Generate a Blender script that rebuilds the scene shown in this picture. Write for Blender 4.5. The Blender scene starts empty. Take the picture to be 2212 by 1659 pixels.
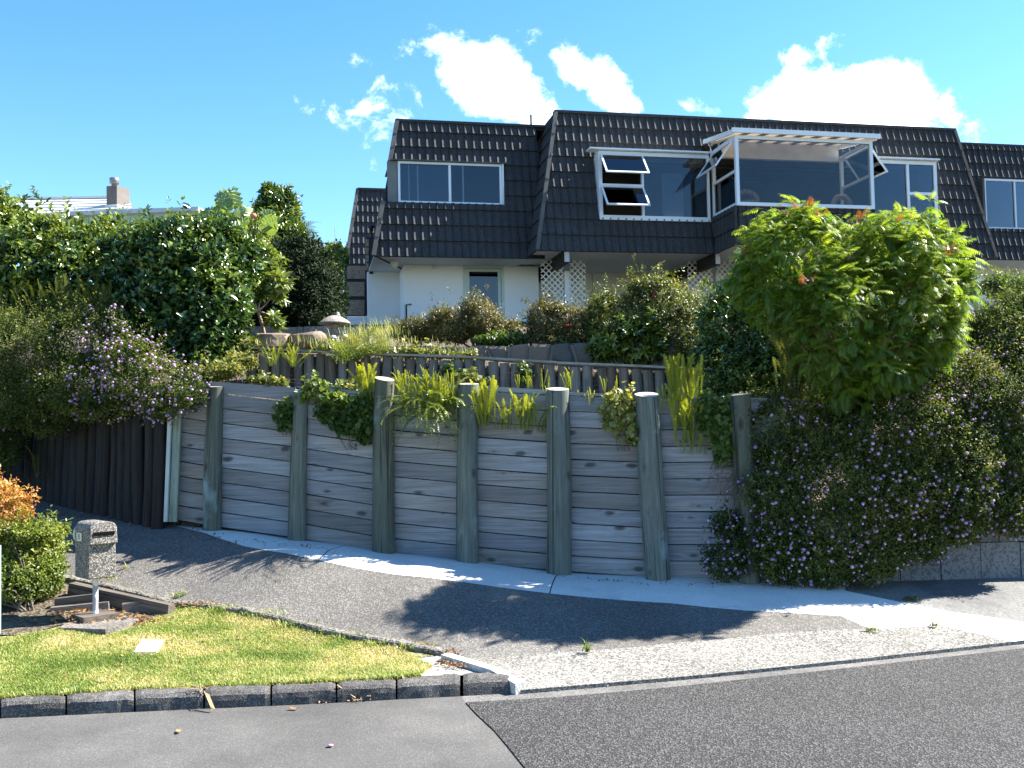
import bpy, bmesh, math, random
import numpy as np
from mathutils import Vector, Matrix, noise
from mathutils.geometry import delaunay_2d_cdt

scene = bpy.context.scene
COL = scene.collection
rad = math.radians

# ---------------------------------------------------------------- camera
FPX = 2125.0            # focal length in units of a 2212 wide picture
EYE = Vector((0.0, 0.0, 2.2))
PITCH, ROLL = rad(2.71), 0.02
_f = Vector((0, math.cos(PITCH), math.sin(PITCH)))
_u0 = Vector((0, -math.sin(PITCH), math.cos(PITCH)))
_r0 = Vector((1, 0, 0))
_r = _r0 * math.cos(ROLL) - _u0 * math.sin(ROLL)
_u = _u0 * math.cos(ROLL) + _r0 * math.sin(ROLL)
cam_data = bpy.data.cameras.new('camera')
cam_data.sensor_width = 36.0
cam_data.lens = 36.0 * FPX / 2212.0
cam_data.clip_start = 0.1
cam_data.clip_end = 6000
cam = bpy.data.objects.new('camera', cam_data)
COL.objects.link(cam)
m3 = Matrix((_r, _u, -_f)).transposed()
cam.matrix_world = Matrix.Translation(EYE) @ m3.to_4x4()
scene.camera = cam

# ---------------------------------------------------------------- sun, sky, exposure
SUN = Vector((1.0, 0.315, 1.05)).normalized()      # towards the sun
SUN_EL = math.asin(SUN.z)
SUN_AZ = math.atan2(SUN.x, SUN.y)
SUN_STRENGTH = 5.0
SKY_STRENGTH = 0.083
scene.view_settings.view_transform = 'Standard'
scene.view_settings.look = 'None'
scene.view_settings.gamma = 1.0
scene.view_settings.use_curve_mapping = False
scene.view_settings.exposure = 2.0
scene.render.engine = 'CYCLES'
scene.cycles.max_bounces = 8
scene.cycles.diffuse_bounces = 3
scene.cycles.glossy_bounces = 3
scene.cycles.transmission_bounces = 4
scene.cycles.transparent_max_bounces = 12
scene.cycles.sample_clamp_indirect = 6.0

sd = bpy.data.lights.new('sun', 'SUN')
sd.energy = SUN_STRENGTH
sd.angle = rad(0.5)
sd.color = (1.0, 0.955, 0.88)
so = bpy.data.objects.new('sun', sd)
so.rotation_euler = SUN.to_track_quat('Z', 'Y').to_euler()
so.location = (20, 10, 30)
COL.objects.link(so)

world = bpy.data.worlds.new('World')
scene.world = world
world.use_nodes = True
_n = world.node_tree.nodes
_l = world.node_tree.links
_n.clear()


def wn(t, **kw):
    n = _n.new(t)
    for k, v in kw.items():
        setattr(n, k, v)
    return n


sky = wn('ShaderNodeTexSky', sky_type='NISHITA', sun_disc=False)
sky.sun_elevation = SUN_EL
sky.sun_rotation = SUN_AZ
sky.altitude = 0
sky.air_density = 1.0
sky.dust_density = 0.1
sky.ozone_density = 2.5
hs = wn('ShaderNodeHueSaturation')
hs.inputs['Saturation'].default_value = 1.29
hs.inputs['Hue'].default_value = 0.503
_l.new(sky.outputs[0], hs.inputs['Color'])
bg1 = wn('ShaderNodeBackground')
bg1.inputs[1].default_value = SKY_STRENGTH
_l.new(hs.outputs[0], bg1.inputs[0])
bg2 = wn('ShaderNodeBackground')
bg2.inputs[0].default_value = (1.0, 0.985, 0.97, 1)
bg2.inputs[1].default_value = 1.15
tc = wn('ShaderNodeTexCoord')
sep = wn('ShaderNodeSeparateXYZ')
_l.new(tc.outputs['Generated'], sep.inputs[0])


def wm(op, a, b=None, clamp=False):
    n = _n.new('ShaderNodeMath')
    n.operation = op
    n.use_clamp = clamp
    for i, v in enumerate((a, b)):
        if v is None:
            continue
        if isinstance(v, (int, float)):
            n.inputs[i].default_value = v
        else:
            _l.new(v, n.inputs[i])
    return n.outputs[0]


# cumulus: soft blobs by direction (azimuth and height over the horizon) broken up with fractal noise
ysafe = wm('MAXIMUM', sep.outputs['Y'], 0.02)
uu = wm('DIVIDE', sep.outputs['X'], ysafe)
vv = wm('DIVIDE', sep.outputs['Z'], ysafe)
comb = wn('ShaderNodeCombineXYZ')
_l.new(uu, comb.inputs[0])
_l.new(vv, comb.inputs[1])
nz = wn('ShaderNodeTexNoise')
nz.inputs['Scale'].default_value = 19.0
nz.inputs['Detail'].default_value = 9.0
nz.inputs['Roughness'].default_value = 0.66
nz.inputs['Distortion'].default_value = 0.25
_l.new(comb.outputs[0], nz.inputs['Vector'])
nzf = wm('MULTIPLY', wm('SUBTRACT', nz.outputs['Fac'], 0.53), 7.6)


def dirpx(xv, yv):
    d = _f * FPX + _r * (xv - 1106) + _u * (829.5 - yv)
    return d


BLOBS = [  # picture-independent directions: azimuth/height tangents, radii, tilt, weight
    (1040, 162, 140, 84, 0.5, 2.1), (1105, 222, 130, 54, 0.3, 1.5), (1280, 165, 115, 56, 0.75, 1.8), (1210, 110, 60, 40, 0.4, 0.55),
    (1850, 228, 245, 95, 0.0, 2.6), (1945, 195, 105, 75, 0.0, 1.6), (1755, 112, 75, 30, -0.2, 0.75), (1505, 222, 70, 22, 0.35, 0.7),
    (800, 245, 90, 80, 0.3, 0.22), (735, 250, 28, 80, -0.4, 0.3), (2090, 260, 25, 50, 0.0, 0.3), (820, 300, 60, 40, 0.6, 0.15), (865, 115, 35, 22, 0, 0.18),
]
cov = None
for bx, by, brx, bry, tilt, wgt in BLOBS:
    d = dirpx(bx, by)
    cu, cv = d.x / d.y, d.z / d.y
    ru, rv = brx / FPX, bry / FPX
    du = wm('SUBTRACT', uu, cu)
    dv = wm('SUBTRACT', vv, cv)
    c, s = math.cos(-tilt), math.sin(-tilt)
    a = wm('ADD', wm('MULTIPLY', du, c / ru), wm('MULTIPLY', dv, s / ru))
    b = wm('ADD', wm('MULTIPLY', du, -s / rv), wm('MULTIPLY', dv, c / rv))
    q = wm('ADD', wm('MULTIPLY', a, a), wm('MULTIPLY', b, b))
    g = wm('MULTIPLY', wm('SUBTRACT', 1.25, q), wgt)
    g = wm('MAXIMUM', g, -1.5)
    cov = g if cov is None else wm('MAXIMUM', cov, g)
dens = wm('ADD', cov, nzf)
mr = wn('ShaderNodeMapRange', interpolation_type='SMOOTHSTEP')
mr.inputs['From Min'].default_value = 0.0
mr.inputs['From Max'].default_value = 2.6
_l.new(dens, mr.inputs['Value'])
front = wm('GREATER_THAN', sep.outputs['Y'], 0.05)
cmask = wm('MULTIPLY', mr.outputs[0], front)
mixw = wn('ShaderNodeMixShader')
_l.new(cmask, mixw.inputs[0])
_l.new(bg1.outputs[0], mixw.inputs[1])
_l.new(bg2.outputs[0], mixw.inputs[2])
wo = wn('ShaderNodeOutputWorld')
_l.new(mixw.outputs[0], wo.inputs[0])


# ---------------------------------------------------------------- helpers: where things stand
def pt(xv, yv, d):
    r = dirpx(xv, yv)
    return EYE + r * (d / r.y)


def gz(xv, yv, z):
    r = dirpx(xv, yv)
    return EYE + r * ((z - EYE.z) / r.z)


WM = {}


def tag(o, label=None, cat=None, group=None, kind=None):
    if label:
        o['label'] = label
    if cat:
        o['category'] = cat
    if group:
        o['group'] = group
    if kind:
        o['kind'] = kind
    return o


def link(o, parent=None, mw=None):
    COL.objects.link(o)
    mw = mw if mw is not None else Matrix.Identity(4)
    o.matrix_basis = mw
    WM[o] = mw
    if parent is not None:
        o.parent = parent
        o.matrix_parent_inverse = WM[parent].inverted()
    return o


def empty(name, loc, label=None, cat=None, group=None, kind=None):
    o = bpy.data.objects.new(name, None)
    o.empty_display_size = 0.2
    link(o, None, Matrix.Translation(Vector(loc)))
    return tag(o, label, cat, group, kind)


class MB:
    """collects faces of one mesh"""

    def __init__(self):
        self.v, self.f, self.sm, self.mi = [], [], [], []

    def add(self, vs, fs, smooth=False, mi=0):
        b = len(self.v)
        self.v += [tuple(p) for p in vs]
        for f in fs:
            self.f.append([i + b for i in f])
            self.sm.append(smooth)
            self.mi.append(mi)
        return self

    def hexa(self, p, mi=0):
        """p: 4 bottom points (counter-clockwise seen from above) then 4 top points"""
        return self.add(p, [(3, 2, 1, 0), (4, 5, 6, 7), (0, 1, 5, 4), (1, 2, 6, 5), (2, 3, 7, 6), (3, 0, 4, 7)], mi=mi)

    def box(self, o, ax, ay, az, mi=0):
        o, ax, ay, az = Vector(o), Vector(ax), Vector(ay), Vector(az)
        return self.hexa([o, o + ax, o + ax + ay, o + ay, o + az, o + ax + az, o + ax + ay + az, o + ay + az], mi)

    def bar(self, a, b, w, h, up=(0, 0, 1), mi=0):
        a, b = Vector(a), Vector(b)
        t = (b - a).normalized()
        s = t.cross(Vector(up))
        if s.length < 1e-4:
            s = t.cross(Vector((1, 0, 0)))
        s.normalize()
        n = s.cross(t)
        s, n = s * w / 2, n * h / 2
        return self.hexa([a - s - n, b - s - n, b + s - n, a + s - n, a - s + n, b - s + n, b + s + n, a + s + n], mi)

    def tube(self, pts, rs, seg=8, caps=True, mi=0):
        pts = [Vector(p) for p in pts]
        rings = []
        ref = Vector((0.37, 0.61, 0.7))
        for i, p in enumerate(pts):
            t = (pts[min(i + 1, len(pts) - 1)] - pts[max(i - 1, 0)]).normalized()
            x = t.cross(ref).normalized()
            y = t.cross(x)
            r = rs[i] if hasattr(rs, '__len__') else rs
            rings.append([p + x * r * math.cos(2 * math.pi * k / seg) + y * r * math.sin(2 * math.pi * k / seg) for k in range(seg)])
        vs = [q for ring in rings for q in ring]
        fs = []
        for i in range(len(pts) - 1):
            for k in range(seg):
                a, b = i * seg + k, i * seg + (k + 1) % seg
                fs.append((b, a, a + seg, b + seg))
        self.add(vs, fs, True, mi)
        if caps:
            n = len(pts)
            self.add(rings[0], [tuple(range(seg))], mi=mi)
            self.add(rings[-1], [tuple(reversed(range(seg)))], mi=mi)
        return self

    def lathe(self, prof, c=(0, 0, 0), seg=24, mi=0, smooth=True):
        c = Vector(c)
        vs, fs = [], []
        for r, z in prof:
            for k in range(seg):
                a = 2 * math.pi * k / seg
                vs.append(c + Vector((r * math.cos(a), r * math.sin(a), z)))
        for i in range(len(prof) - 1):
            for k in range(seg):
                a, b = i * seg + k, i * seg + (k + 1) % seg
                fs.append((a, b, b + seg, a + seg))
        return self.add(vs, fs, smooth, mi)

    def mesh(self, name, mats):
        me = bpy.data.meshes.new(name)
        me.from_pydata(self.v, [], self.f)
        if not isinstance(mats, (list, tuple)):
            mats = [mats]
        for m in mats:
            me.materials.append(m)
        me.polygons.foreach_set('use_smooth', self.sm)
        me.polygons.foreach_set('material_index', self.mi)
        me.update()
        return me

    def build(self, name, mats, parent=None, mw=None, **kw):
        o = bpy.data.objects.new(name, self.mesh(name, mats))
        link(o, parent, mw)
        return tag(o, **kw)


def np_mesh(name, V, T, mats, var=None, smooth=False, mi=None):
    V = np.asarray(V, dtype=np.float32)
    T = np.asarray(T, dtype=np.int32)
    me = bpy.data.meshes.new(name)
    me.vertices.add(len(V))
    me.vertices.foreach_set('co', V.ravel())
    me.loops.add(T.size)
    me.loops.foreach_set('vertex_index', T.ravel())
    me.polygons.add(len(T))
    me.polygons.foreach_set('loop_start', np.arange(0, T.size, 3, dtype=np.int32))
    if mi is not None:
        me.polygons.foreach_set('material_index', np.asarray(mi, dtype=np.int32))
    me.update(calc_edges=True)
    if smooth:
        me.polygons.foreach_set('use_smooth', np.ones(len(T), dtype=bool))
    if var is not None:
        at = me.attributes.new('var', 'FLOAT', 'POINT')
        at.data.foreach_set('value', np.asarray(var, dtype=np.float32))
    for m in (mats if isinstance(mats, (list, tuple)) else [mats]):
        me.materials.append(m)
    return me


def obj(name, me, parent=None, mw=None, **kw):
    o = bpy.data.objects.new(name, me)
    link(o, parent, mw)
    return tag(o, **kw)


# ---------------------------------------------------------------- materials
class NT:
    def __init__(self, name):
        self.m = bpy.data.materials.new(name)
        self.m.use_nodes = True
        self.t = self.m.node_tree
        self.n, self.l = self.t.nodes, self.t.links
        self.n.clear()
        self.out = self.n.new('ShaderNodeOutputMaterial')
        self.tc = self.n.new('ShaderNodeTexCoord')

    def node(self, ty, ins=None, **kw):
        n = self.n.new(ty)
        for k, v in kw.items():
            setattr(n, k, v)
        for k, v in (ins or {}).items():
            self.set(n.inputs[k], v)
        return n

    def set(self, sock, v):
        if isinstance(v, bpy.types.NodeSocket):
            self.l.new(v, sock)
        elif isinstance(v, bpy.types.Node):
            self.l.new(v.outputs[0], sock)
        elif hasattr(v, '__len__') and sock.type == 'RGBA' and len(v) == 3:
            sock.default_value = (*v, 1)
        else:
            sock.default_value = v

    def math(self, op, a, b=0.0, clamp=False):
        n = self.node('ShaderNodeMath', operation=op, use_clamp=clamp)
        self.set(n.inputs[0], a)
        self.set(n.inputs[1], b)
        return n.outputs[0]

    def coord(self, kind='Object', scale=(1, 1, 1), loc=(0, 0, 0), rand=0.0, rot=(0, 0, 0)):
        v = self.tc.outputs[kind]
        if rand:
            oi = self.node('ShaderNodeObjectInfo')
            k = self.math('MULTIPLY', oi.outputs['Random'], rand)
            ad = self.node('ShaderNodeVectorMath', operation='ADD')
            self.l.new(v, ad.inputs[0])
            self.l.new(k, ad.inputs[1])
            v = ad.outputs[0]
        mp = self.node('ShaderNodeMapping')
        mp.inputs['Scale'].default_value = scale
        mp.inputs['Location'].default_value = loc
        mp.inputs['Rotation'].default_value = rot
        self.l.new(v, mp.inputs[0])
        return mp.outputs[0]

    def noise(self, vec, scale, detail=4, rough=0.55, dist=0.0):
        n = self.node('ShaderNodeTexNoise', {'Scale': scale, 'Detail': detail, 'Roughness': rough, 'Distortion': dist})
        self.l.new(vec, n.inputs['Vector'])
        return n.outputs['Fac']

    def voro(self, vec, scale, feature='F1', out='Distance', rnd=1.0):
        n = self.node('ShaderNodeTexVoronoi', feature=feature)
        n.inputs['Scale'].default_value = scale
        n.inputs['Randomness'].default_value = rnd
        self.l.new(vec, n.inputs['Vector'])
        return n.outputs[out]

    def ramp(self, fac, stops):
        n = self.node('ShaderNodeValToRGB')
        e = n.color_ramp.elements
        while len(e) < len(stops):
            e.new(0.5)
        for el, (p, c) in zip(e, stops):
            el.position = p
            el.color = (*c, 1) if len(c) == 3 else c
        self.l.new(fac, n.inputs[0])
        return n.outputs[0]

    def mix(self, fac, a, b, mode='MIX'):
        n = self.node('ShaderNodeMix', data_type='RGBA', blend_type=mode)
        self.set(n.inputs[0], fac)
        self.set(n.inputs[6], a)
        self.set(n.inputs[7], b)
        return n.outputs[2]

    def sstep(self, v, a, b):
        n = self.node('ShaderNodeMapRange', interpolation_type='SMOOTHSTEP')
        n.inputs['From Min'].default_value = a
        n.inputs['From Max'].default_value = b
        self.l.new(v, n.inputs['Value'])
        return n.outputs[0]

    def bump(self, h, strength=0.5, dist=0.01, normal=None):
        n = self.node('ShaderNodeBump', {'Strength': strength, 'Distance': dist, 'Height': h})
        if normal is not None:
            self.l.new(normal, n.inputs['Normal'])
        return n.outputs[0]

    def pbr(self, color, rough=0.7, normal=None, spec=0.5, metallic=0.0):
        p = self.node('ShaderNodeBsdfPrincipled')
        self.set(p.inputs['Base Color'], color)
        self.set(p.inputs['Roughness'], rough)
        self.set(p.inputs['Metallic'], metallic)
        p.inputs['Specular IOR Level'].default_value = spec
        if normal is not None:
            self.l.new(normal, p.inputs['Normal'])
        return p

    def done(self, shader):
        self.l.new(shader.outputs[0] if isinstance(shader, bpy.types.Node) else shader, self.out.inputs[0])
        return self.m


def m_plain(name, c, rough=0.6, spec=0.5, vary=0.12, scale=3.0, bump=0.0, bscale=60, metallic=0.0, kind='Object'):
    t = NT(name)
    v = t.coord(kind)
    f = t.noise(v, scale, 5, 0.6)
    a = tuple(x * (1 - vary) for x in c)
    b = tuple(min(1, x * (1 + vary)) for x in c)
    col = t.ramp(f, [(0.3, a), (0.7, b)])
    nrm = t.bump(t.noise(v, bscale, 3), bump, 0.01) if bump else None
    return t.done(t.pbr(col, rough, nrm, spec, metallic))


def m_speckle(name, base, specks, scale, rough=0.85, big=(0.8, 0.25), bump=0.5, bdist=0.01, thr=(0.25, 0.5), stains=None, seed=0.0):
    """stony surfaces: two sizes of grain plus broad wear"""
    t = NT(name)
    v = t.coord('Object', loc=(seed, seed, 0))
    vo = t.node('ShaderNodeTexVoronoi')
    vo.inputs['Scale'].default_value = scale
    t.l.new(v, vo.inputs['Vector'])
    hv = t.node('ShaderNodeSeparateColor')
    t.l.new(vo.outputs['Color'], hv.inputs[0])
    sp = t.sstep(hv.outputs[0], thr[0], thr[1])
    f2 = t.noise(v, scale * 0.4, 5, 0.7)
    sp2 = t.math('ADD', t.math('MULTIPLY', sp, 0.75), t.math('MULTIPLY', t.math('SUBTRACT', f2, 0.5), 1.1), True)
    col = t.mix(sp2, base, specks)
    bf = t.noise(v, big[0], 6, 0.6)
    k = t.node('ShaderNodeMapRange')
    k.inputs['From Min'].default_value = 0.3
    k.inputs['From Max'].default_value = 0.7
    k.inputs['To Min'].default_value = 1 - big[1]
    k.inputs['To Max'].default_value = 1 + big[1]
    t.l.new(bf, k.inputs['Value'])
    g = t.node('ShaderNodeCombineColor')
    for i in range(3):
        t.l.new(k.outputs[0], g.inputs[i])
    col = t.mix(1.0, col, g.outputs[0], 'MULTIPLY')
    if stains:
        sc, sf, lo, hi, scol = stains
        s = t.sstep(t.noise(t.coord('Object', scale=sf), sc, 6, 0.65), lo, hi)
        col = t.mix(s, col, scol)
    nrm = t.bump(t.math('ADD', vo.outputs['Distance'], f2), bump, bdist)
    return t.done(t.pbr(col, rough, nrm, 0.35))


def m_wood(name, dark, light, tint, axis='x', rough=0.8, knots=True, grain=22.0, patch=None, bump=0.4, world=False, crackf=.6, cth=.66):
    """weathered timber: grain along one axis, knots, each piece a little different"""
    t = NT(name)
    sc = {'x': (1.2, grain, grain), 'z': (grain, grain, 1.2)}[axis]
    ks = {'x': (1.1, 4.2, 4.2), 'z': (4.2, 4.2, 1.1)}[axis]
    rnd = 0.0 if world else 37.0
    v = t.coord('Object', sc, rand=rnd)
    kv0 = t.coord('Object', {'x': (2.0, 4.6, 4.6), 'z': (4.6, 4.6, 2.0)}[axis], rand=rnd)
    ksep = t.node('ShaderNodeSeparateXYZ', {0: kv0})
    kcm = t.node('ShaderNodeCombineXYZ', {0: ksep.outputs[0], 1: ksep.outputs[2]})
    kv = kcm.outputs[0]
    kvo = t.node('ShaderNodeTexVoronoi', voronoi_dimensions='2D')
    kvo.inputs['Scale'].default_value = 1.0
    t.l.new(kv, kvo.inputs['Vector'])
    ksc = t.node('ShaderNodeSeparateColor', {0: kvo.outputs['Color']})
    kd = t.math('ADD', kvo.outputs['Distance'], t.math('MULTIPLY', t.math('MULTIPLY', ksc.outputs[0], ksc.outputs[0]), .75))
    kn = t.noise(kv, 2.2, 4, 0.6)
    kd2 = t.math('ADD', kd, t.math('MULTIPLY', t.math('SUBTRACT', kn, 0.5), 0.35))
    # grain bends round the knots
    bend = t.node('ShaderNodeVectorMath', operation='ADD')
    t.l.new(v, bend.inputs[0])
    t.l.new(t.math('MULTIPLY', t.math('SUBTRACT', 1.0, t.sstep(kd, 0.0, 0.4)), 1.0), bend.inputs[1])
    g1 = t.noise(bend.outputs[0], 1.0, 6, 0.65, 0.4)
    g2 = t.noise(t.coord('Object', (0.7, 0.7, 0.7), rand=rnd), 2.0, 3, 0.5)
    g3 = t.noise(t.coord('Object', {'x': (2.0, grain * 3, grain * 3), 'z': (grain * 3, grain * 3, 2.0)}[axis], rand=rnd), 1.0, 3, 0.6)
    g1 = t.math('ADD', t.math('MULTIPLY', g1, .62), t.math('MULTIPLY', g3, .38))
    col = t.ramp(g1, [(0.34, dark), (0.62, light)])
    oi = t.node('ShaderNodeObjectInfo')
    tf = t.math('MULTIPLY', t.math('ADD', oi.outputs['Random'], t.math('MULTIPLY', t.math('SUBTRACT', g2, 0.5), 1.8)), 0.8, True)
    col = t.mix(tf, col, t.mix(1.0, col, tint, 'MULTIPLY'))
    bv = t.math('ADD', .74, t.math('MULTIPLY', t.math('FRACT', t.math('MULTIPLY', oi.outputs['Random'], 7.31)), .5))
    bc = t.node('ShaderNodeCombineColor', {0: bv, 1: bv, 2: bv})
    col = t.mix(1.0, col, bc.outputs[0], 'MULTIPLY')
    if knots:
        kf = t.math('SUBTRACT', 1.0, t.sstep(kd2, 0.06, 0.20))
        col = t.mix(t.math('MULTIPLY', kf, 0.78), col, (0.035, 0.03, 0.028))
    crack = t.noise(t.coord('Object', {'x': (0.35, grain * 2.2, grain * 2.2), 'z': (grain * 1.6, grain * 1.6, 0.3)}[axis], rand=rnd), 1.0, 2, 0.5)
    cf = t.sstep(crack, cth, cth + .06)
    col = t.mix(t.math('MULTIPLY', cf, crackf), col, (0.03, 0.03, 0.028))
    if patch:
        pf = t.sstep(t.noise(t.coord('Object', (1.5, 1.5, 0.8) if axis == 'z' else (0.8, 3, 3), rand=rnd), 1.5, 5, 0.6), patch[1], patch[2])
        col = t.mix(pf, col, patch[0])
    h = t.math('SUBTRACT', g1, t.math('MULTIPLY', cf, 1.2))
    return t.done(t.pbr(col, rough, t.bump(h, bump, 0.006), 0.25))


def m_leaf(name, stops, rough=0.4, trans=0.3, tcol=1.6, spec=0.5):
    """leaves: colour by each leaf's own 'var' value; light shines through"""
    t = NT(name)
    at = t.node('ShaderNodeAttribute', attribute_name='var')
    col = t.ramp(at.outputs['Fac'], stops)
    p = t.pbr(col, rough, None, spec)
    tr = t.node('ShaderNodeBsdfTranslucent')
    tcn = t.mix(1.0, col, (tcol, tcol * 0.95, tcol * 0.4), 'MULTIPLY')
    t.l.new(tcn, tr.inputs[0])
    mx = t.node('ShaderNodeMixShader')
    mx.inputs[0].default_value = trans
    t.l.new(p.outputs[0], mx.inputs[1])
    t.l.new(tr.outputs[0], mx.inputs[2])
    return t.done(mx)


def m_glass(name, tint=(0.8, 0.85, 0.86), refl=1.6):
    t = NT(name)
    fr = t.node('ShaderNodeFresnel', {'IOR': 1.5})
    f = t.math('MULTIPLY', fr.outputs[0], refl, True)
    tr = t.node('ShaderNodeBsdfTransparent')
    tr.inputs[0].default_value = (*tint, 1)
    gl = t.node('ShaderNodeBsdfGlossy')
    gl.inputs['Roughness'].default_value = 0.01
    mx = t.node('ShaderNodeMixShader')
    t.l.new(f, mx.inputs[0])
    t.l.new(tr.outputs[0], mx.inputs[1])
    t.l.new(gl.outputs[0], mx.inputs[2])
    return t.done(mx)
# ================================================================ THE GROUND
M_OLD_ROAD = m_speckle('old smooth asphalt', (0.072, 0.069, 0.063), (0.14, 0.134, 0.124), 140, big=(0.9, 0.3), bump=0.25, bdist=0.004, thr=(0.6, 0.95), stains=(0.6, (1, 1, 1), 0.5, 0.72, (0.075, 0.073, 0.068)))
M_CHIP = m_speckle('dark chip seal', (0.024, 0.0232, 0.022), (0.125, 0.12, 0.113), 80, big=(0.6, 0.14), bump=0.9, bdist=0.012, thr=(0.45, 0.95), seed=3.0)
M_DRIVE = m_speckle('worn driveway asphalt', (0.094, 0.087, 0.076), (0.235, 0.218, 0.192), 75, big=(0.5, 0.3), bump=0.5, bdist=0.006, thr=(0.5, 0.95), stains=(0.9, (1, 1, 1), 0.55, 0.85, (0.17, 0.16, 0.14)), seed=7.0)
M_PATH = m_speckle('pale concrete', (0.56, 0.54, 0.49), (0.64, 0.62, 0.57), 60, big=(1.3, 0.1), bump=0.12, bdist=0.003, stains=(2.2, (1, 1, 1), 0.58, 0.8, (0.44, 0.42, 0.37)))
M_GREYPATH = m_speckle('old grey footpath', (0.11, 0.106, 0.098), (0.19, 0.184, 0.17), 60, big=(0.5, 0.3), bump=0.2, bdist=0.004, stains=(0.7, (1, 0.5, 1), 0.5, 0.66, (0.085, 0.085, 0.083)))
M_AGG = m_speckle('exposed aggregate', (0.085, 0.081, 0.071), (0.32, 0.302, 0.265), 60, big=(0.9, 0.2), bump=0.6, bdist=0.008, thr=(0.15, 0.8), stains=(1.2, (1, 1, 1), 0.45, 0.9, (0.2, 0.19, 0.16)))
M_GUTTER = m_speckle('dusty gutter', (0.085, 0.08, 0.074), (0.165, 0.158, 0.145), 80, big=(1.6, 0.4), bump=0.3, bdist=0.005)
M_KERB = m_speckle('weathered kerb stone', (0.05, 0.046, 0.042), (0.17, 0.162, 0.147), 120, big=(2.6, 0.4), bump=0.5, bdist=0.008, thr=(0.45, 0.98), stains=(2.6, (1, 1, 1), 0.6, 0.8, (0.17, 0.16, 0.14)))
M_SOIL = m_speckle('garden soil', (0.045, 0.036, 0.024), (0.14, 0.11, 0.07), 30, big=(1.5, 0.35), bump=0.8, bdist=0.03)
M_TURF = m_speckle('turf soil', (0.10, 0.115, 0.03), (0.26, 0.22, 0.1), 30, big=(1.2, 0.3), bump=0.6, bdist=0.02)

HPTS = [  # (x, y) in the 2212-wide picture and height: points where the ground can be read off
    (-150, 1517, .11), (0, 1510, .11), (300, 1490, .11), (586, 1480, .11), (720, 1475, .11), (900, 1464, .11), (1000, 1455, .10), (1100, 1452, .07),
    (1135, 1492, .03), (1500, 1461, .03), (1850, 1427, .03), (2190, 1388, .03), (2500, 1357, .03),
    (1010, 1421, .09), (1100, 1418, .09), (1350, 1400, .10), (1640, 1372, .10), (1882, 1359, .12), (2030, 1350, .10),
    (970, 1412, .10), (700, 1361, .20), (370, 1301, .35), (160, 1251, .55), (-200, 1190, .85),
    (350, 1134, 1.03), (440, 1150, .97), (620, 1195, .80), (850, 1240, .62), (1000, 1257, .53), (1200, 1283, .40), (1450, 1303, .29), (1700, 1323, .22), (1817, 1330, .2),
    (260, 1112, 1.13), (182, 1095, 1.21), (104, 1084, 1.28), (26, 1058, 1.42), (-200, 1000, 1.9),
    (458, 1140, .94), (640, 1165, .842), (830, 1197, .69), (1010, 1215, .58), (1207, 1237, .442), (1422, 1250, .40), (1618, 1252, .387), (1750, 1259, .35), (1950, 1250, .33), (2212, 1240, .33), (2500, 1230, .33),
    (205, 1342, .30), (-100, 1370, .31), (500, 1400, .17), (0, 1430, .2), (2212, 1345, .12), (3600, 1290, .03), (2368, 1371, .03),
]
_P = np.array([[*gz(x, y, z)] for x, y, z in HPTS])


def _tps(P):
    n = len(P)
    D = np.linalg.norm(P[:, None, :2] - P[None, :, :2], axis=2)
    K = np.where(D > 0, D * D * np.log(D + 1e-12), 0) + np.eye(n) * 0.02
    A = np.zeros((n + 3, n + 3))
    A[:n, :n] = K
    A[:n, n] = 1
    A[:n, n + 1:] = P[:, :2]
    A[n, :n] = 1
    A[n + 1:, :n] = P[:, :2].T
    b = np.zeros(n + 3)
    b[:n] = P[:, 2]
    return np.linalg.solve(A, b)


_W = _tps(_P)


def gh(x, y):
    """height of the paved and grassed ground at (x, y)"""
    x = np.atleast_1d(np.asarray(x, float))
    y = np.atleast_1d(np.asarray(y, float))
    D = np.hypot(x[:, None] - _P[None, :, 0], y[:, None] - _P[None, :, 1])
    K = np.where(D > 0, D * D * np.log(D + 1e-12), 0)
    h = K @ _W[:len(_P)] + _W[-3] + _W[-2] * x + _W[-1] * y
    return np.clip(h, -0.2, 2.4)


def GP(x, y, z):
    p = gz(x, y, z)
    return (p.x, p.y)


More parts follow.
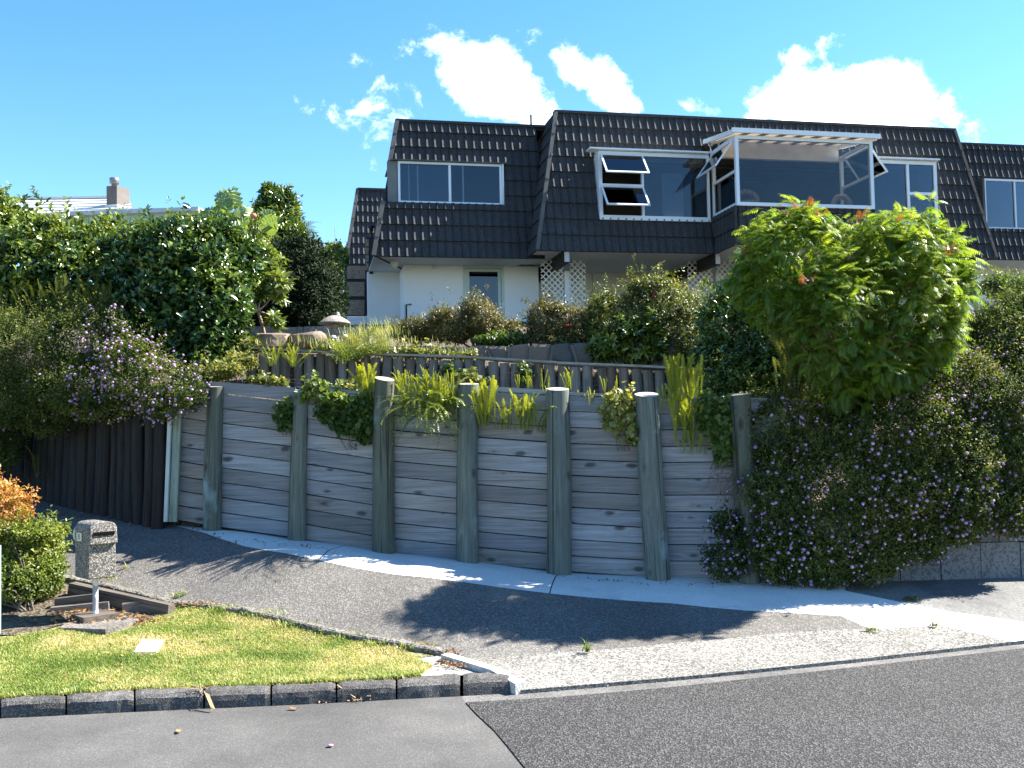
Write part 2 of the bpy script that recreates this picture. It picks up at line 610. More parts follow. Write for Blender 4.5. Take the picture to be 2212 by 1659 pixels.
def surface(name, poly, m, step=0.4, dz=0.0, flat=None, holes=()):
    """ground sheet over a plan polygon, following gh()"""
    pts = []
    for i, a in enumerate(poly):
        b = poly[(i + 1) % len(poly)]
        L = math.hypot(b[0] - a[0], b[1] - a[1])
        k = max(1, int(L / step))
        for j in range(k):
            pts.append((a[0] + (b[0] - a[0]) * j / k, a[1] + (b[1] - a[1]) * j / k))
    nb = len(pts)
    xs, ys = [p[0] for p in pts], [p[1] for p in pts]
    rng = random.Random(5)

    def inside(x, y):
        c = False
        j = len(poly) - 1
        for i in range(len(poly)):
            (xi, yi), (xj, yj) = poly[i], poly[j]
            if (yi > y) != (yj > y) and x < (xj - xi) * (y - yi) / (yj - yi) + xi:
                c = not c
            j = i
        return c
    x = min(xs)
    while x < max(xs):
        y = min(ys)
        while y < max(ys):
            q = (x + rng.uniform(-.1, .1) * step, y + rng.uniform(-.1, .1) * step)
            if inside(*q) and min((q[0] - p[0]) ** 2 + (q[1] - p[1]) ** 2 for p in pts[:nb]) > (0.35 * step) ** 2:
                pts.append(q)
            y += step
        x += step
    vv_, ee_, ff_, *_ = delaunay_2d_cdt([Vector(p) for p in pts], [], [list(range(nb))], 1, 1e-5)
    X = np.array([[v.x, v.y] for v in vv_])
    Z = (gh(X[:, 0], X[:, 1]) if flat is None else np.full(len(X), flat)) + dz
    mb = MB()
    fs = []
    for f in ff_:
        f = list(f)
        a, b, c = X[f[0]], X[f[1]], X[f[2]]
        if (b[0] - a[0]) * (c[1] - a[1]) - (b[1] - a[1]) * (c[0] - a[0]) < 0:
            f.reverse()
        fs.append(f)
    mb.add([(p[0], p[1], z) for p, z in zip(X, Z)], fs, True)
    return mb.build(name, m, kind='structure')


# plan lines shared by neighbouring sheets
KERB_FRONT = [GP(-900, 1592, 0), GP(-150, 1559, 0), GP(0, 1552, 0), GP(143, 1545, 0), GP(291, 1538, 0), GP(441, 1531, 0), GP(586, 1525, 0), GP(727, 1518, 0), GP(857, 1511, 0), GP(997, 1504, 0), GP(1128, 1496, 0)]
CROSS_FRONT = [GP(1128, 1494, .02), GP(1500, 1462, .02), GP(1850, 1427, .02), GP(2190, 1389, .02), GP(2600, 1350, .02), GP(3600, 1285, .02)]
GUTTER_EDGE = [GP(1006, 1519, 0), GP(1200, 1508, 0), GP(1440, 1487, 0), GP(1700, 1459, 0), GP(2212, 1402, 0), GP(2600, 1362, 0), GP(3600, 1296, 0)]
SEAM = [GP(1006, 1519, 0), GP(1030, 1545, 0), GP(1068, 1580, 0), GP(1095, 1612, 0), GP(1135, 1662, 0)]
_sd = Vector(SEAM[-1]) - Vector(SEAM[-2])
SEAM.append(tuple(Vector(SEAM[-1]) + _sd.normalized() * 1.2))
CROSS_BACK = [GP(1010, 1421, .09), GP(1100, 1418, .09), GP(1350, 1400, .10), GP(1640, 1372, .10), GP(1882, 1359, .12), GP(2030, 1350, .10)]
PATH_OUT = [GP(345, 1130, 1.03), GP(440, 1150, .97), GP(620, 1195, .80), GP(850, 1240, .62), GP(1000, 1257, .53), GP(1200, 1283, .40), GP(1450, 1303, .29), GP(1700, 1323, .22), GP(1817, 1330, .2)]
EDGING = [GP(970, 1412, .10), GP(850, 1388, .15), GP(700, 1361, .20), GP(530, 1331, .28), GP(370, 1301, .35), GP(160, 1251, .55), GP(-200, 1190, .85), GP(-700, 1120, 1.2)]


def wall_d(x):
    if x < 1618:
        return 13.1 + (x - 360) * (11.6 - 13.1) / (1618 - 360)
    return 11.6 + (min(x, 2440) - 1618) * (11.9 - 11.6) / (2212 - 1618) + max(0, x - 2440) * .011


WALL_BASE_PX = [(360, 1124), (458, 1139), (640, 1165), (830, 1197), (1010, 1216), (1207, 1236), (1422, 1250), (1618, 1252), (1750, 1259), (1950, 1250), (2212, 1240), (2440, 1234), (2700, 1226), (3600, 1205)]
WALL_BASE = [pt(x, y, wall_d(x)) for x, y in WALL_BASE_PX]
for _p in WALL_BASE[-3:]:
    _p.z = .34
LOGS_PX = [(350, 1134, 13.05), (260, 1112, 13.6), (182, 1095, 14.15), (104, 1084, 14.75), (26, 1058, 15.5), (-80, 1032, 16.4), (-300, 985, 18.2), (-700, 930, 21)]
LOGS_BASE = [pt(*p) for p in LOGS_PX]


def back(p, d=0.22):
    return (p[0], p[1] + d)


road_far = 60
surface('road', KERB_FRONT[:-1] + SEAM + [(SEAM[-1][0] + .3, -14), (-40, -14), (-40, 4.5)], M_OLD_ROAD, 0.6, flat=0.0)
surface('chip_seal_road', SEAM[::-1] + GUTTER_EDGE[1:] + [(40, 13.5), (40, -14), (SEAM[-1][0] + .3, -14)], M_CHIP, 0.6, flat=0.008)
surface('gutter', [KERB_FRONT[-2], KERB_FRONT[-1], *CROSS_FRONT, *GUTTER_EDGE[::-1]], M_GUTTER, 0.4, flat=0.0)
surface('vehicle_crossing', CROSS_FRONT[:4] + [CROSS_BACK[-1]] + CROSS_BACK[:-1][::-1] + [GP(985, 1424, .09)], M_AGG, 0.35)
# the little face between crossing and gutter
mb = MB()
for a, b in zip(CROSS_FRONT[:5], CROSS_FRONT[1:6]):
    za, zb = float(gh(*a)[0]), float(gh(*b)[0])
    mb.add([(a[0], a[1], -.05), (b[0], b[1], -.05), (b[0], b[1], zb), (a[0], a[1], za)], [(0, 1, 2, 3)])
mb.build('crossing_lip', M_AGG, kind='structure')
surface('driveway', PATH_OUT + [CROSS_BACK[4], *CROSS_BACK[:4][::-1], *EDGING, (-16, 19), *[(p.x - .05, p.y + .2) for p in LOGS_BASE[::-1][1:]]], M_DRIVE, 0.4)
_pw = [back(p) for p in WALL_BASE[:10]]
PATH_R_UP = [GP(1826, 1276, .3), GP(2212, 1344, .12), GP(2368, 1371.6, .02)]
PATH_IN = [back(p) for p in WALL_BASE[:9]]


def path_slab(ia, ib, fa, fb, tail=()):
    # one poured bay of the path between two joints
    def cut(line, f):
        k = min(int(f), len(line) - 2)
        a, b = line[k], line[k + 1]
        return (a[0] + (b[0] - a[0]) * (f - k), a[1] + (b[1] - a[1]) * (f - k))
    lo = [cut(PATH_OUT, fa)] + [PATH_OUT[k] for k in range(int(fa) + 1, int(math.ceil(fb)))] + ([cut(PATH_OUT, fb)] if not tail else [PATH_OUT[-1]])
    hi = [cut(PATH_IN, ia)] + [PATH_IN[k] for k in range(int(ia) + 1, int(math.ceil(ib)))] + ([cut(PATH_IN, ib)] if not tail else [PATH_IN[-1]])
    surface('concrete_path', lo + list(tail) + hi[::-1], M_PATH, .35)


path_slab(0, 2.55, 0, 2.3)
path_slab(2.56, 5.0, 2.308, 4.93)
path_slab(5.012, 8, 4.942, 8, [CROSS_BACK[4], CROSS_BACK[5], CROSS_FRONT[3], ] + PATH_R_UP[::-1] + [GP(1826, 1257, .34)])

surface('footpath', [PATH_R_UP[0], PATH_R_UP[1], PATH_R_UP[2], CROSS_FRONT[4], CROSS_FRONT[5], (26, 18)] + [back(p) for p in WALL_BASE[9:12]][::-1] + [GP(1826, 1257, .34)], M_GREYPATH, 0.4)
KERB_BACK = [GP(-900, 1545, .11), GP(-150, 1517, .11), GP(0, 1510, .11), GP(300, 1490, .11), GP(586, 1480, .11), GP(720, 1475, .11), GP(857, 1468, .11), GP(905, 1462, .11)]
LAWN = KERB_BACK + [GP(935, 1440, .1), GP(900, 1420, .11), GP(955, 1413, .1)] + EDGING[1:] + [(-18, 14), (-18, 7.7)]
surface('lawn', LAWN, M_TURF, 0.35)
surface('concrete_slab', [GP(900, 1463, .1), GP(935, 1440, .1), GP(900, 1420, .11), GP(962, 1414, .1), GP(1060, 1452, .09), GP(1000, 1458, .1)], m_speckle('grey slab', (.2, .19, .17), (.33, .32, .29), 60, big=(2, .2), bump=.2), 0.3)

# broad ground out to the horizon, under everything
mb = MB()
mb.add([(-2500, -2500, -.45), (2500, -2500, -.45), (2500, 2500, -.45), (-2500, 2500, -.45)], [(0, 1, 2, 3)])
mb.build('ground', m_speckle('far ground', (.06, .07, .03), (.12, .12, .06), 4, big=(.05, .3), bump=.2), kind='structure')


# ---- hillside behind the walls
def interp(poly, x):
    if x <= poly[0][0]:
        return poly[0][1]
    for a, b in zip(poly, poly[1:]):
        if x <= b[0]:
            return a[1] + (b[1] - a[1]) * (x - a[0]) / (b[0] - a[0])
    return poly[-1][1]


WALL_Y = sorted([(p.x, p.y) for p in LOGS_BASE] + [(p.x, p.y) for p in WALL_BASE])
TOPZ = [(-12, 2.9), (-5, 2.75), (-3.9, 2.75), (-2, 2.75), (0, 2.75), (2.9, 2.5), (3.4, 1.1), (12, 1.1)]
PAL_PX = [(540, 751, 14.5), (700, 760, 14.4), (830, 766, 14.3), (1000, 771, 14.15), (1200, 783, 13.95), (1373, 790, 13.75), (1515, 797, 13.6), (1750, 806, 13.4)]
PAL = [pt(*p) for p in PAL_PX]
PAL_Y = [(p.x, p.y) for p in PAL]
PAL_Z = [(p.x, p.z) for p in PAL]


def hill_profile(x):
    y0 = interp(WALL_Y, x) + .3
    z0 = interp(TOPZ, x) - .12
    prof = [(y0, -.4), (y0 + .02, z0)]
    if PAL_Y[0][0] < x < PAL_Y[-1][0] + .6:
        yp = interp(PAL_Y, x)
        zp = interp(PAL_Z, x)
        prof += [(yp - .02, max(z0, zp - .62)), (yp + .06, zp - .1), (yp + .9, zp + .02), (yp + 1.25, zp + .05), (yp + 1.3, zp + .2)]
    else:
        prof += [(y0 + .5, z0 + (.9 if x > 3.2 else .15)), (y0 + 1.4, max(z0 + .4, 2.7)), (y0 + 2.6, 3.3)]
    prof += [(max(prof[-1][0] + .4, 17.5), 3.75), (21.6, 4.6), (26, 4.8), (36, 6.6), (70, 8), (130, 6), (420, -12)]
    return prof


xs_ = list(np.arange(-40, 40.01, .35))
vs_, fs_ = [], []
profs = [hill_profile(x) for x in xs_]
NR = 40


def resample(prof, n):
    # keep the named breaks, pad to equal length
    out = list(prof)
    while len(out) < n:
        k = max(range(len(out) - 1), key=lambda i: out[i + 1][0] - out[i][0] if out[i + 1][0] < 60 else -1)
        a, b = out[k], out[k + 1]
        out.insert(k + 1, ((a[0] + b[0]) / 2, (a[1] + b[1]) / 2))
    return out[:n]


for x, pr in zip(xs_, profs):
    for (y, z) in resample(pr, NR):
        k = .05 if y < 60 else 0
        vs_.append((x * (1 if y < 60 else 1 + (y - 60) * .03), y, z + (k * noise.noise(Vector((x * 1.5, y * 1.5, 0))) if z > -.3 else 0)))
for i in range(len(xs_) - 1):
    for j in range(NR - 1):
        a = i * NR + j
        fs_.append((a, a + NR, a + NR + 1, a + 1))
MB().add(vs_, fs_, True).build('hillside', M_SOIL, kind='structure')
# ================================================================ WALLS OF THE GARDEN
rng = random.Random(11)
M_PLANK = m_wood('weathered grey plank', (.155, .163, .172), (.325, .335, .35), (.80, .69, .58), 'x', grain=30, crackf=.5)
M_POST = m_wood('treated green post', (.075, .088, .075), (.19, .21, .175), (.85, .78, .62), 'z', grain=20, knots=True, patch=((.22, .29, .28), .58, .72), bump=.8, crackf=.85, cth=.61)
M_POSTTOP = m_wood('sawn post end', (.30, .28, .22), (.5, .48, .4), (.9, .8, .6), 'x', grain=14, knots=False)
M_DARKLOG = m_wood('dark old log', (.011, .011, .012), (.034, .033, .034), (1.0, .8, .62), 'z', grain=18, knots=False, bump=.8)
M_GREYLOG = m_wood('grey log', (.085, .082, .075), (.23, .22, .2), (.95, .75, .58), 'z', grain=18, knots=False, patch=((.35, .35, .34), .68, .76), bump=.7)
M_CAP = m_wood('capping board', (.2, .2, .18), (.42, .42, .37), (.9, .8, .65), 'x', grain=24, knots=False)
M_GREENBOARD = m_wood('green board', (.17, .2, .16), (.3, .35, .28), (.9, .85, .7), 'z', grain=20)
M_WHITEPAINT = m_plain('white paint', (.74, .75, .74), .55, vary=.05, scale=2)


def log_mesh(name, h, r0, r1, seed, mats, slant=0.0, seg=18, rings=9, az=-1.57, wob=0.06):
    """round timber standing on the origin; its top sawn off at a slant"""
    r = random.Random(seed)
    mb = MB()
    vs, fs = [], []
    off = Vector((r.random() * 50, r.random() * 50, 0))
    bx, by = r.uniform(-.02, .02), r.uniform(-.015, .015)
    for i in range(rings):
        f = i / (rings - 1)
        for k in range(seg):
            a = 2 * math.pi * k / seg
            rr = (r0 + (r1 - r0) * f) * (1 + wob * noise.noise(off + Vector((math.cos(a) * 1.3, math.sin(a) * 1.3, f * 2.2))))
            x, y = rr * math.cos(a), rr * math.sin(a)
            z = f * h
            if i == rings - 1:
                z = h + slant * (x * math.cos(az) + y * math.sin(az)) / r1 * -1
            vs.append((x + bx * math.sin(f * 3), y + by * math.sin(f * 3), z))
    for i in range(rings - 1):
        for k in range(seg):
            a, b = i * seg + k, i * seg + (k + 1) % seg
            fs.append((a, b, b + seg, a + seg))
    mb.add(vs, fs, True)
    mb.add(vs[-seg:], [tuple(range(seg))], False, 1)
    return mb.mesh(name, mats)


def stand(base, top):
    """matrix that stands local z from base to top"""
    z = (Vector(top) - Vector(base)).normalized()
    x = Vector((1, 0, 0)) - z * z.x
    x.normalize()
    y = z.cross(x)
    return Matrix.Translation(Vector(base)) @ Matrix((x, y, z)).transposed().to_4x4()


# ---- the big timber retaining wall
POSTS = [  # base x, base y, top x, top y, width at base, width at top
    (459, 1140, 469, 834, 38, 36), (641, 1166, 652, 844, 40, 34), (829, 1198, 831, 818, 50, 44), (1011, 1218, 1012, 829, 47, 45),
    (1207, 1237, 1204, 840, 55, 50), (1422, 1251, 1398, 852, 54, 53), (1618, 1253, 1597, 852, 49, 48)]
wall = empty('retaining_wall', pt(1010, 1220, wall_d(1010)), 'long grey horizontal-plank retaining wall held by seven round green posts beside the concrete path', 'retaining wall')
for i, (bx, by, tx, ty, wb, wt) in enumerate(POSTS):
    d = wall_d(bx) + .02
    B = pt(bx, by, d)
    T = pt(tx, ty, d + .10)
    B2 = B + (B - T) * .08
    r0, r1 = wb / 2 / FPX * d, wt / 2 / FPX * d
    h = (T - B2).length
    me = log_mesh('post', h, r0, r1, 40 + i, [M_POST, M_POSTTOP], slant=.022 + .01 * (i % 3), az=rng.uniform(-2.2, -.9), rings=12, seg=22)
    obj('post', me, wall, stand(B2, T))

PLINE = [(372, 1122, 828)] + [(p[0], p[1] - 3, 0) for p in POSTS] + [(1760, 1256, 0)]
TOPS = [(822, 824), (824, 836), (843, 847), (819, 829), (831, 842), (844, 856), (857, 856), (858, 862)]
PITCH_P, GAP = .197, .013
for i in range(len(PLINE) - 1):
    (xa, ya, _), (xb, yb, _) = PLINE[i], PLINE[i + 1]
    da, db = wall_d(xa) + .14, wall_d(xb) + .14
    A, B = pt(xa, ya, da), pt(xb, yb, db)
    xta = xa + (9 if i < 3 else -8 if i > 5 else 0)
    xtb = xb + (9 if i < 2 else -8 if i > 4 else 0)
    za, zb = pt(xta, TOPS[i][0], da).z, pt(xtb, TOPS[i][1], db).z
    L = Vector((B.x - A.x, B.y - A.y, 0))
    ln = L.length
    L.normalize()
    N = Vector((L.y, -L.x, 0))          # towards the path
    base = Vector((A.x, A.y, A.z))
    slope = (B.z - A.z) / ln
    k = 0
    while True:
        z0, z1 = k * PITCH_P + .012, (k + 1) * PITCH_P + .012 - GAP
        # clip against the wall's sloping top
        ta, tb = za - A.z, zb - B.z
        l0, l1, r0_, r1_ = z0, min(z1, ta), z0, min(z1, tb)
        if l1 - l0 < .03 and r1_ - r0_ < .03:
            break
        l1, r1_ = max(l1, l0 + .004), max(r1_, r0_ + .004)
        jit = rng.uniform(-.006, .006)
        back_row = (i in (4, 6) and k >= 9 - (i == 4) * 1) or (i == 3 and k >= 8)
        off = -.07 if back_row else 0.0
        th = .045
        x0, x1 = .006, ln - .006
        f0 = .012 + jit + off
        wob = [rng.uniform(-.002, .002) for _ in range(4)]
        P = []
        for z_l, z_r, w0, w1 in ((l0, r0_, wob[0], wob[1]), (l1, r1_, wob[2], wob[3])):
            P += [(x0, -f0, z_l + x0 * slope + w0), (x1, -f0, z_r + x1 * slope + w1), (x1, -f0 + th, z_r + x1 * slope + w1), (x0, -f0 + th, z_l + x0 * slope + w0)]
        mw = Matrix.Translation(base) @ Matrix((L, Vector((-N.x, -N.y, 0)), Vector((0, 0, 1)))).transposed().to_4x4()
        MB().hexa(P).build('plank', M_PLANK, wall, mw)
        k += 1
        if k > 14:
            break
# corner: white strip and green board standing at the left end
d0 = wall_d(375)
MB().bar(pt(374.5, 1127, d0 - .02), pt(384, 893, d0 + .06), .10, .05, (0, -1, 0)).build('corner_board', M_GREENBOARD, wall)
MB().bar(pt(358.5, 1127, d0 - .06), pt(368, 885, d0 + .02), .045, .06, (0, -1, 0)).build('corner_strip', m_plain('grey-white strip', (.46, .5, .47), .6, vary=.1), wall)
# dark fill behind the planks so no daylight shows between them
mb = MB()
for a, b in zip(PLINE, PLINE[1:]):
    A, B = pt(a[0], a[1], wall_d(a[0]) + .27), pt(b[0], b[1], wall_d(b[0]) + .27)
    mb.add([(A.x, A.y, A.z - .1), (B.x, B.y, B.z - .1), (B.x, B.y, interp(TOPZ, B.x) - .2), (A.x, A.y, interp(TOPZ, A.x) - .2)], [(0, 1, 2, 3)])
mb.build('backing', M_SOIL, wall)

# ---- left: dark log palisade along the drive
pal = empty('log_palisade', LOGS_BASE[1], 'tall dark palisade of old upright logs along the left side of the drive', 'log wall')
pl = [(p.x, p.y, p.z) for p in LOGS_BASE]
acc = []
for a, b in zip(LOGS_BASE, LOGS_BASE[1:]):
    n_ = max(2, int((b - a).length / .05))
    acc += [a.lerp(b, k / n_) for k in range(n_)]
s_, last, i = 0.0, acc[0], 0
nextd = .06
for p in acc[1:]:
    s_ += (p - last).length
    last = p
    if s_ >= nextd and i < 46:
        r0 = rng.uniform(.075, .105)
        h = rng.uniform(1.42, 1.6) if i else 1.55
        base = Vector((p.x, p.y, p.z - .12))
        lean = Vector((rng.uniform(-.035, .035), .06, h))
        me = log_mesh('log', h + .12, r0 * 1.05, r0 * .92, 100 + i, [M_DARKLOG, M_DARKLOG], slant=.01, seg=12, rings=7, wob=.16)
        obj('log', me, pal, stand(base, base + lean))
        nextd = s_ + r0 * 1.93
        i += 1

# ---- upper palisade of short grey logs with its capping boards
up = empty('upper_log_wall', PAL[3], 'low wall of short grey upright logs under a thin capping board, above the plank wall', 'log wall')
acc = []
for a, b in zip(PAL, PAL[1:]):
    n_ = max(2, int((b - a).length / .02))
    acc += [a.lerp(b, k / n_) for k in range(n_)]
s_, last, i = 0.0, acc[0], 0
nextd = .03
for p in acc[1:]:
    s_ += (p - last).length
    last = p
    if s_ >= nextd:
        r0 = rng.uniform(.07, .085)
        top = Vector((p.x, p.y + .02, p.z - .03 - rng.random() * .03))
        h = .78
        base = Vector((p.x, p.y, top.z - h))
        me = log_mesh('log', h, r0, r0 * .97, 300 + i, [M_GREYLOG, M_GREYLOG], slant=.0, seg=12, rings=6, wob=.1)
        obj('log', me, up, stand(base, base + Vector((rng.uniform(-.015, .015), .02, h))))
        nextd = s_ + r0 * 2.06
        i += 1
for (ia, ib, dz) in ((0, 2, 0), (2, 4, .005), (4, 7, .0)):
    ptsb = PAL[ia:ib + 1]
    mb = MB()
    for a, b in zip(ptsb, ptsb[1:]):
        mb.bar(a + Vector((0, -.03, dz - .005)), b + Vector((0, -.03, dz - .005)), .13, .03)
    mb.build('capping_board', M_CAP, up)

# ---- stone wall behind it
M_STONE = NT('garden stone')
_v = M_STONE.coord('Object', rand=11.0)
_oi = M_STONE.node('ShaderNodeObjectInfo')
_c = M_STONE.ramp(_oi.outputs['Random'], [(0.0, (.055, .055, .06)), (.35, (.085, .082, .08)), (.6, (.12, .1, .08)), (.8, (.17, .12, .08)), (1.0, (.1, .085, .085))])
_n1 = M_STONE.noise(_v, 3.5, 6, .65)
_c = M_STONE.mix(M_STONE.math('MULTIPLY', _n1, .6), _c, (.2, .18, .15))
M_STONE = M_STONE.done(M_STONE.pbr(_c, .85, M_STONE.bump(M_STONE.noise(_v, 9, 5, .7), .7, .03), .3))
M_MORTAR = m_plain('mortar', (.2, .195, .18), .9, vary=.2, scale=6, bump=.4)
M_ROCK = m_plain('brown rock', (.17, .122, .085), .85, vary=.35, scale=4, bump=.7, bscale=14)

sw = empty('stone_wall', pt(1100, 765, 15.1), 'low garden wall of dark irregular stones in pale mortar below the azaleas', 'stone wall')


def voronoi_cells(pts, w, h):
    cells = []
    for i, p in enumerate(pts):
        poly = [(0, 0), (w, 0), (w, h), (0, h)]
        for j, q in enumerate(pts):
            if i == j or not poly:
                continue
            mx_, my_ = (p[0] + q[0]) / 2, (p[1] + q[1]) / 2
            nx, ny = q[0] - p[0], q[1] - p[1]
            new = []
            for k in range(len(poly)):
                a, b = poly[k], poly[(k + 1) % len(poly)]
                da = (a[0] - mx_) * nx + (a[1] - my_) * ny
                db = (b[0] - mx_) * nx + (b[1] - my_) * ny
                if da <= 0:
                    new.append(a)
                if (da < 0 < db) or (db < 0 < da):
                    t_ = da / (da - db)
                    new.append((a[0] + (b[0] - a[0]) * t_, a[1] + (b[1] - a[1]) * t_))
            poly = new
        cells.append(poly)
    return cells


SA, SB = pt(815, 774, 15.55), pt(1520, 806, 14.75)
SA.z -= .12
SB.z -= .12
ZT = pt(1100, 742, 15.2).z
Ls = Vector((SB.x - SA.x, SB.y - SA.y, 0))
lenS = Ls.length
Ls.normalize()
Nst = Vector((Ls.y, -Ls.x, 0))
hS = ZT - min(SA.z, SB.z) + .02
org = Vector((SA.x, SA.y, ZT - hS))
cpts = []
nxs = int(lenS / .33)
for ix in range(nxs):
    for iy in range(2):
        cpts.append(((ix + .5 + (iy % 2) * .45 + rng.uniform(-.28, .28)) * lenS / nxs, (iy + .5 + rng.uniform(-.25, .25)) * hS / 2))
for poly in voronoi_cells(cpts, lenS, hS):
    if len(poly) < 3:
        continue
    cx_ = sum(p[0] for p in poly) / len(poly)
    cy_ = sum(p[1] for p in poly) / len(poly)

    def P3(p, s, o):
        x, y = cx_ + (p[0] - cx_) * s, cy_ + (p[1] - cy_) * s
        tops = .04 * noise.noise(Vector((x * 2.2, 3, 1)))
        return org + Ls * x + Vector((0, 0, y + (tops if y > hS * .8 else 0))) + Nst * o
    s0 = max(.55, 1 - .022 / max(.05, min(math.hypot(p[0] - cx_, p[1] - cy_) for p in poly)))
    rings = [[P3(p, s0, .0) for p in poly], [P3(p, s0 * .98, .05) for p in poly], [P3(p, s0 * .72, .075 + rng.uniform(-.01, .015)) for p in poly]]
    n = len(poly)
    mb = MB()
    vs = [q for r_ in rings for q in r_]
    fs = []
    for r_ in range(2):
        for k in range(n):
            a, b = r_ * n + k, r_ * n + (k + 1) % n
            fs.append((a, b, b + n, a + n))
    fs.append(tuple(2 * n + k for k in range(n)))
    mb.add(vs, fs)
    mb.build('stone', M_STONE, sw)
mb = MB()
mb.box(org - Nst * .06 - Ls * .02, Ls * (lenS + .04), Nst * .08, Vector((0, 0, hS - .05)))
mb.build('mortar', M_MORTAR, sw)


def rock(name, c, rx, ry, rz, seed, m, cuts=7):
    """an angular boulder: a ball sliced by random planes"""
    bm = bmesh.new()
    bmesh.ops.create_icosphere(bm, subdivisions=3, radius=1)
    r = random.Random(seed)
    for q_ in range(cuts):
        nn = Vector((r.uniform(-1, 1), r.uniform(-1, 1), r.uniform(-.5, .4))).normalized()
        dd = r.uniform(.55, .8)
        if q_ < 2:
            nn, dd = Vector((r.uniform(-.25, .25), r.uniform(-.2, .1), 1)).normalized(), .5 + .12 * q_
        for v in bm.verts:
            q = v.co.dot(nn)
            if q > dd:
                v.co -= nn * (q - dd)
    for v in bm.verts:
        v.co *= 1 + .06 * noise.noise(v.co * 2 + Vector((seed, 0, 0)))
        v.co = Vector((v.co.x * rx, v.co.y * ry, v.co.z * rz))
    me = bpy.data.meshes.new(name)
    bm.to_mesh(me)
    bm.free()
    me.materials.append(m)
    o = bpy.data.objects.new(name, me)
    link(o, None, Matrix.Translation(Vector(c)))
    return o


tag(rock('boulder', pt(595, 735, 14.75), .36, .26, .20, 3, M_ROCK), 'dark angular boulder above the left end of the grey log wall', 'boulder', 'boulders above the log wall')
tag(rock('boulder', pt(662, 733, 14.8), .31, .25, .19, 8, M_ROCK), 'brown angular boulder beside the mushroom-shaped stone lantern', 'boulder', 'boulders above the log wall')

# ---- right: low wall of big pale blocks under the flowering shrub
M_BLOCK = m_speckle('rough concrete block', (.10, .105, .11), (.2, .205, .205), 40, big=(1.5, .25), bump=.5, bdist=.01)
bw = empty('block_wall', WALL_BASE[9], 'low wall of large pale concrete blocks under the purple-flowered shrub', 'block wall')
prev = None
path_pts = []
for a, b in zip(WALL_BASE[7:13], WALL_BASE[8:14]):
    n_ = max(1, round(math.hypot(b.x - a.x, b.y - a.y) / .6))
    path_pts += [a.lerp(b, k / n_) for k in range(n_)]
for row in range(2):
    for k in range(len(path_pts) - 2):
        a, b = path_pts[k], path_pts[k + 1]
        if row:
            a, b = a.lerp(b, .5), b.lerp(path_pts[k + 2], .5)
        t_ = Vector((b.x - a.x, b.y - a.y, 0))
        ln = t_.length
        t_.normalize()
        nb = Vector((-t_.y, t_.x, 0))
        o_ = Vector((a.x, a.y, min(a.z, b.z) - .05 + row * .44)) + nb * (.05 + row * .02 + rng.uniform(-.006, .006)) + t_ * .006
        mb = MB()
        mb.box(o_, t_ * (ln - .012), nb * .3, Vector((0, 0, .43)))
        mb.build('block', M_BLOCK, bw)

# ---- grey concrete wall and steps at the back left of the garden
M_GREYWALL = m_speckle('grey garden wall', (.16, .165, .165), (.27, .275, .27), 35, big=(1.5, .2), bump=.3)
gw = empty('concrete_garden_wall', pt(640, 730, 17.6), 'low grey concrete wall behind the stone lantern', 'garden wall')
for k, (x0, x1) in enumerate([(520, 585), (585, 655), (655, 725), (725, 800)]):
    a, b = pt(x0 + 1, 745, 17.6), pt(x1 - 1, 745, 17.6)
    zt = pt(650, 703 + k * 1.2, 17.6).z - (.015 if k % 2 else 0)
    MB().box((a.x, a.y, a.z - .15), (b.x - a.x, 0, 0), (0, .22, 0), (0, 0, zt - a.z + .15)).build('wall_block', M_GREYWALL, gw)
# ================================================================ THE HOUSE
AL = rad(11.5)
TT = Vector((math.cos(AL), math.sin(AL), 0))       # along the front
NN = Vector((math.sin(AL), -math.cos(AL), 0))      # out of the front
UP = Vector((0, 0, 1))
H0 = pt(1160, 541, 21.3)
H0 = Vector((H0.x, H0.y, 0))


def H(u, w, z):
    return H0 + TT * u + NN * w + UP * z


def hp(xv, yv, w):
    """(u, z) where the line of sight meets the vertical plane w in front of the eave line"""
    r = dirpx(xv, yv)
    o = H0 + NN * w
    k = (o - EYE).dot(NN) / r.dot(NN)
    p = EYE + r * k
    return (p - H0).dot(TT), p.z


M_TILE = m_speckle('black chip-coated tile', (.023, .0245, .027), (.060, .060, .060), 70, rough=.9, big=(1.2, .18), bump=.35, bdist=.004, stains=(1.4, (1, 1, .3), .6, .85, (.045, .044, .04)))
M_BARGE = m_plain('dark hip trim', (.085, .08, .072), .75, vary=.25, scale=3)
M_ALU = m_plain('white window frame', (.70, .74, .77), .4, vary=.04)
M_FLASH = m_plain('white flashing', (.8, .8, .78), .45, vary=.04)
M_HWALL = m_plain('white plaster', (.86, .88, .90), .8, vary=.03, scale=1.2, bump=.1, bscale=30)
M_PANELW = m_plain('cream panel', (.70, .70, .67), .75, vary=.05, scale=1.0)
M_SOFFIT = m_plain('soffit paint', (.68, .71, .70), .75, vary=.04)
M_DOOR = m_plain('pale aqua door paint', (.52, .64, .62), .5, vary=.04)
M_BEAM = m_plain('dark brown beam', (.022, .017, .014), .7, vary=.3)
M_BEAMEND = m_plain('painted beam end', (.5, .47, .46), .7)
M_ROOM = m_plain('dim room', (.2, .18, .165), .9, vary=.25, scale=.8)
M_CEIL = m_plain('room ceiling', (.6, .57, .53), .9)
M_CURTAIN = m_plain('curtain', (.55, .55, .56), .9)
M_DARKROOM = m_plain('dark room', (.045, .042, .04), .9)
M_GLASS = m_glass('window glass', (.5, .56, .62), 1.5)
M_GLASS2 = m_glass('clear bay glass', (.8, .81, .8), .8)
M_DGLASS = m_glass('door glass', (.2, .27, .36), 2.0)
M_BLACK = m_plain('black metal', (.02, .02, .022), .5)
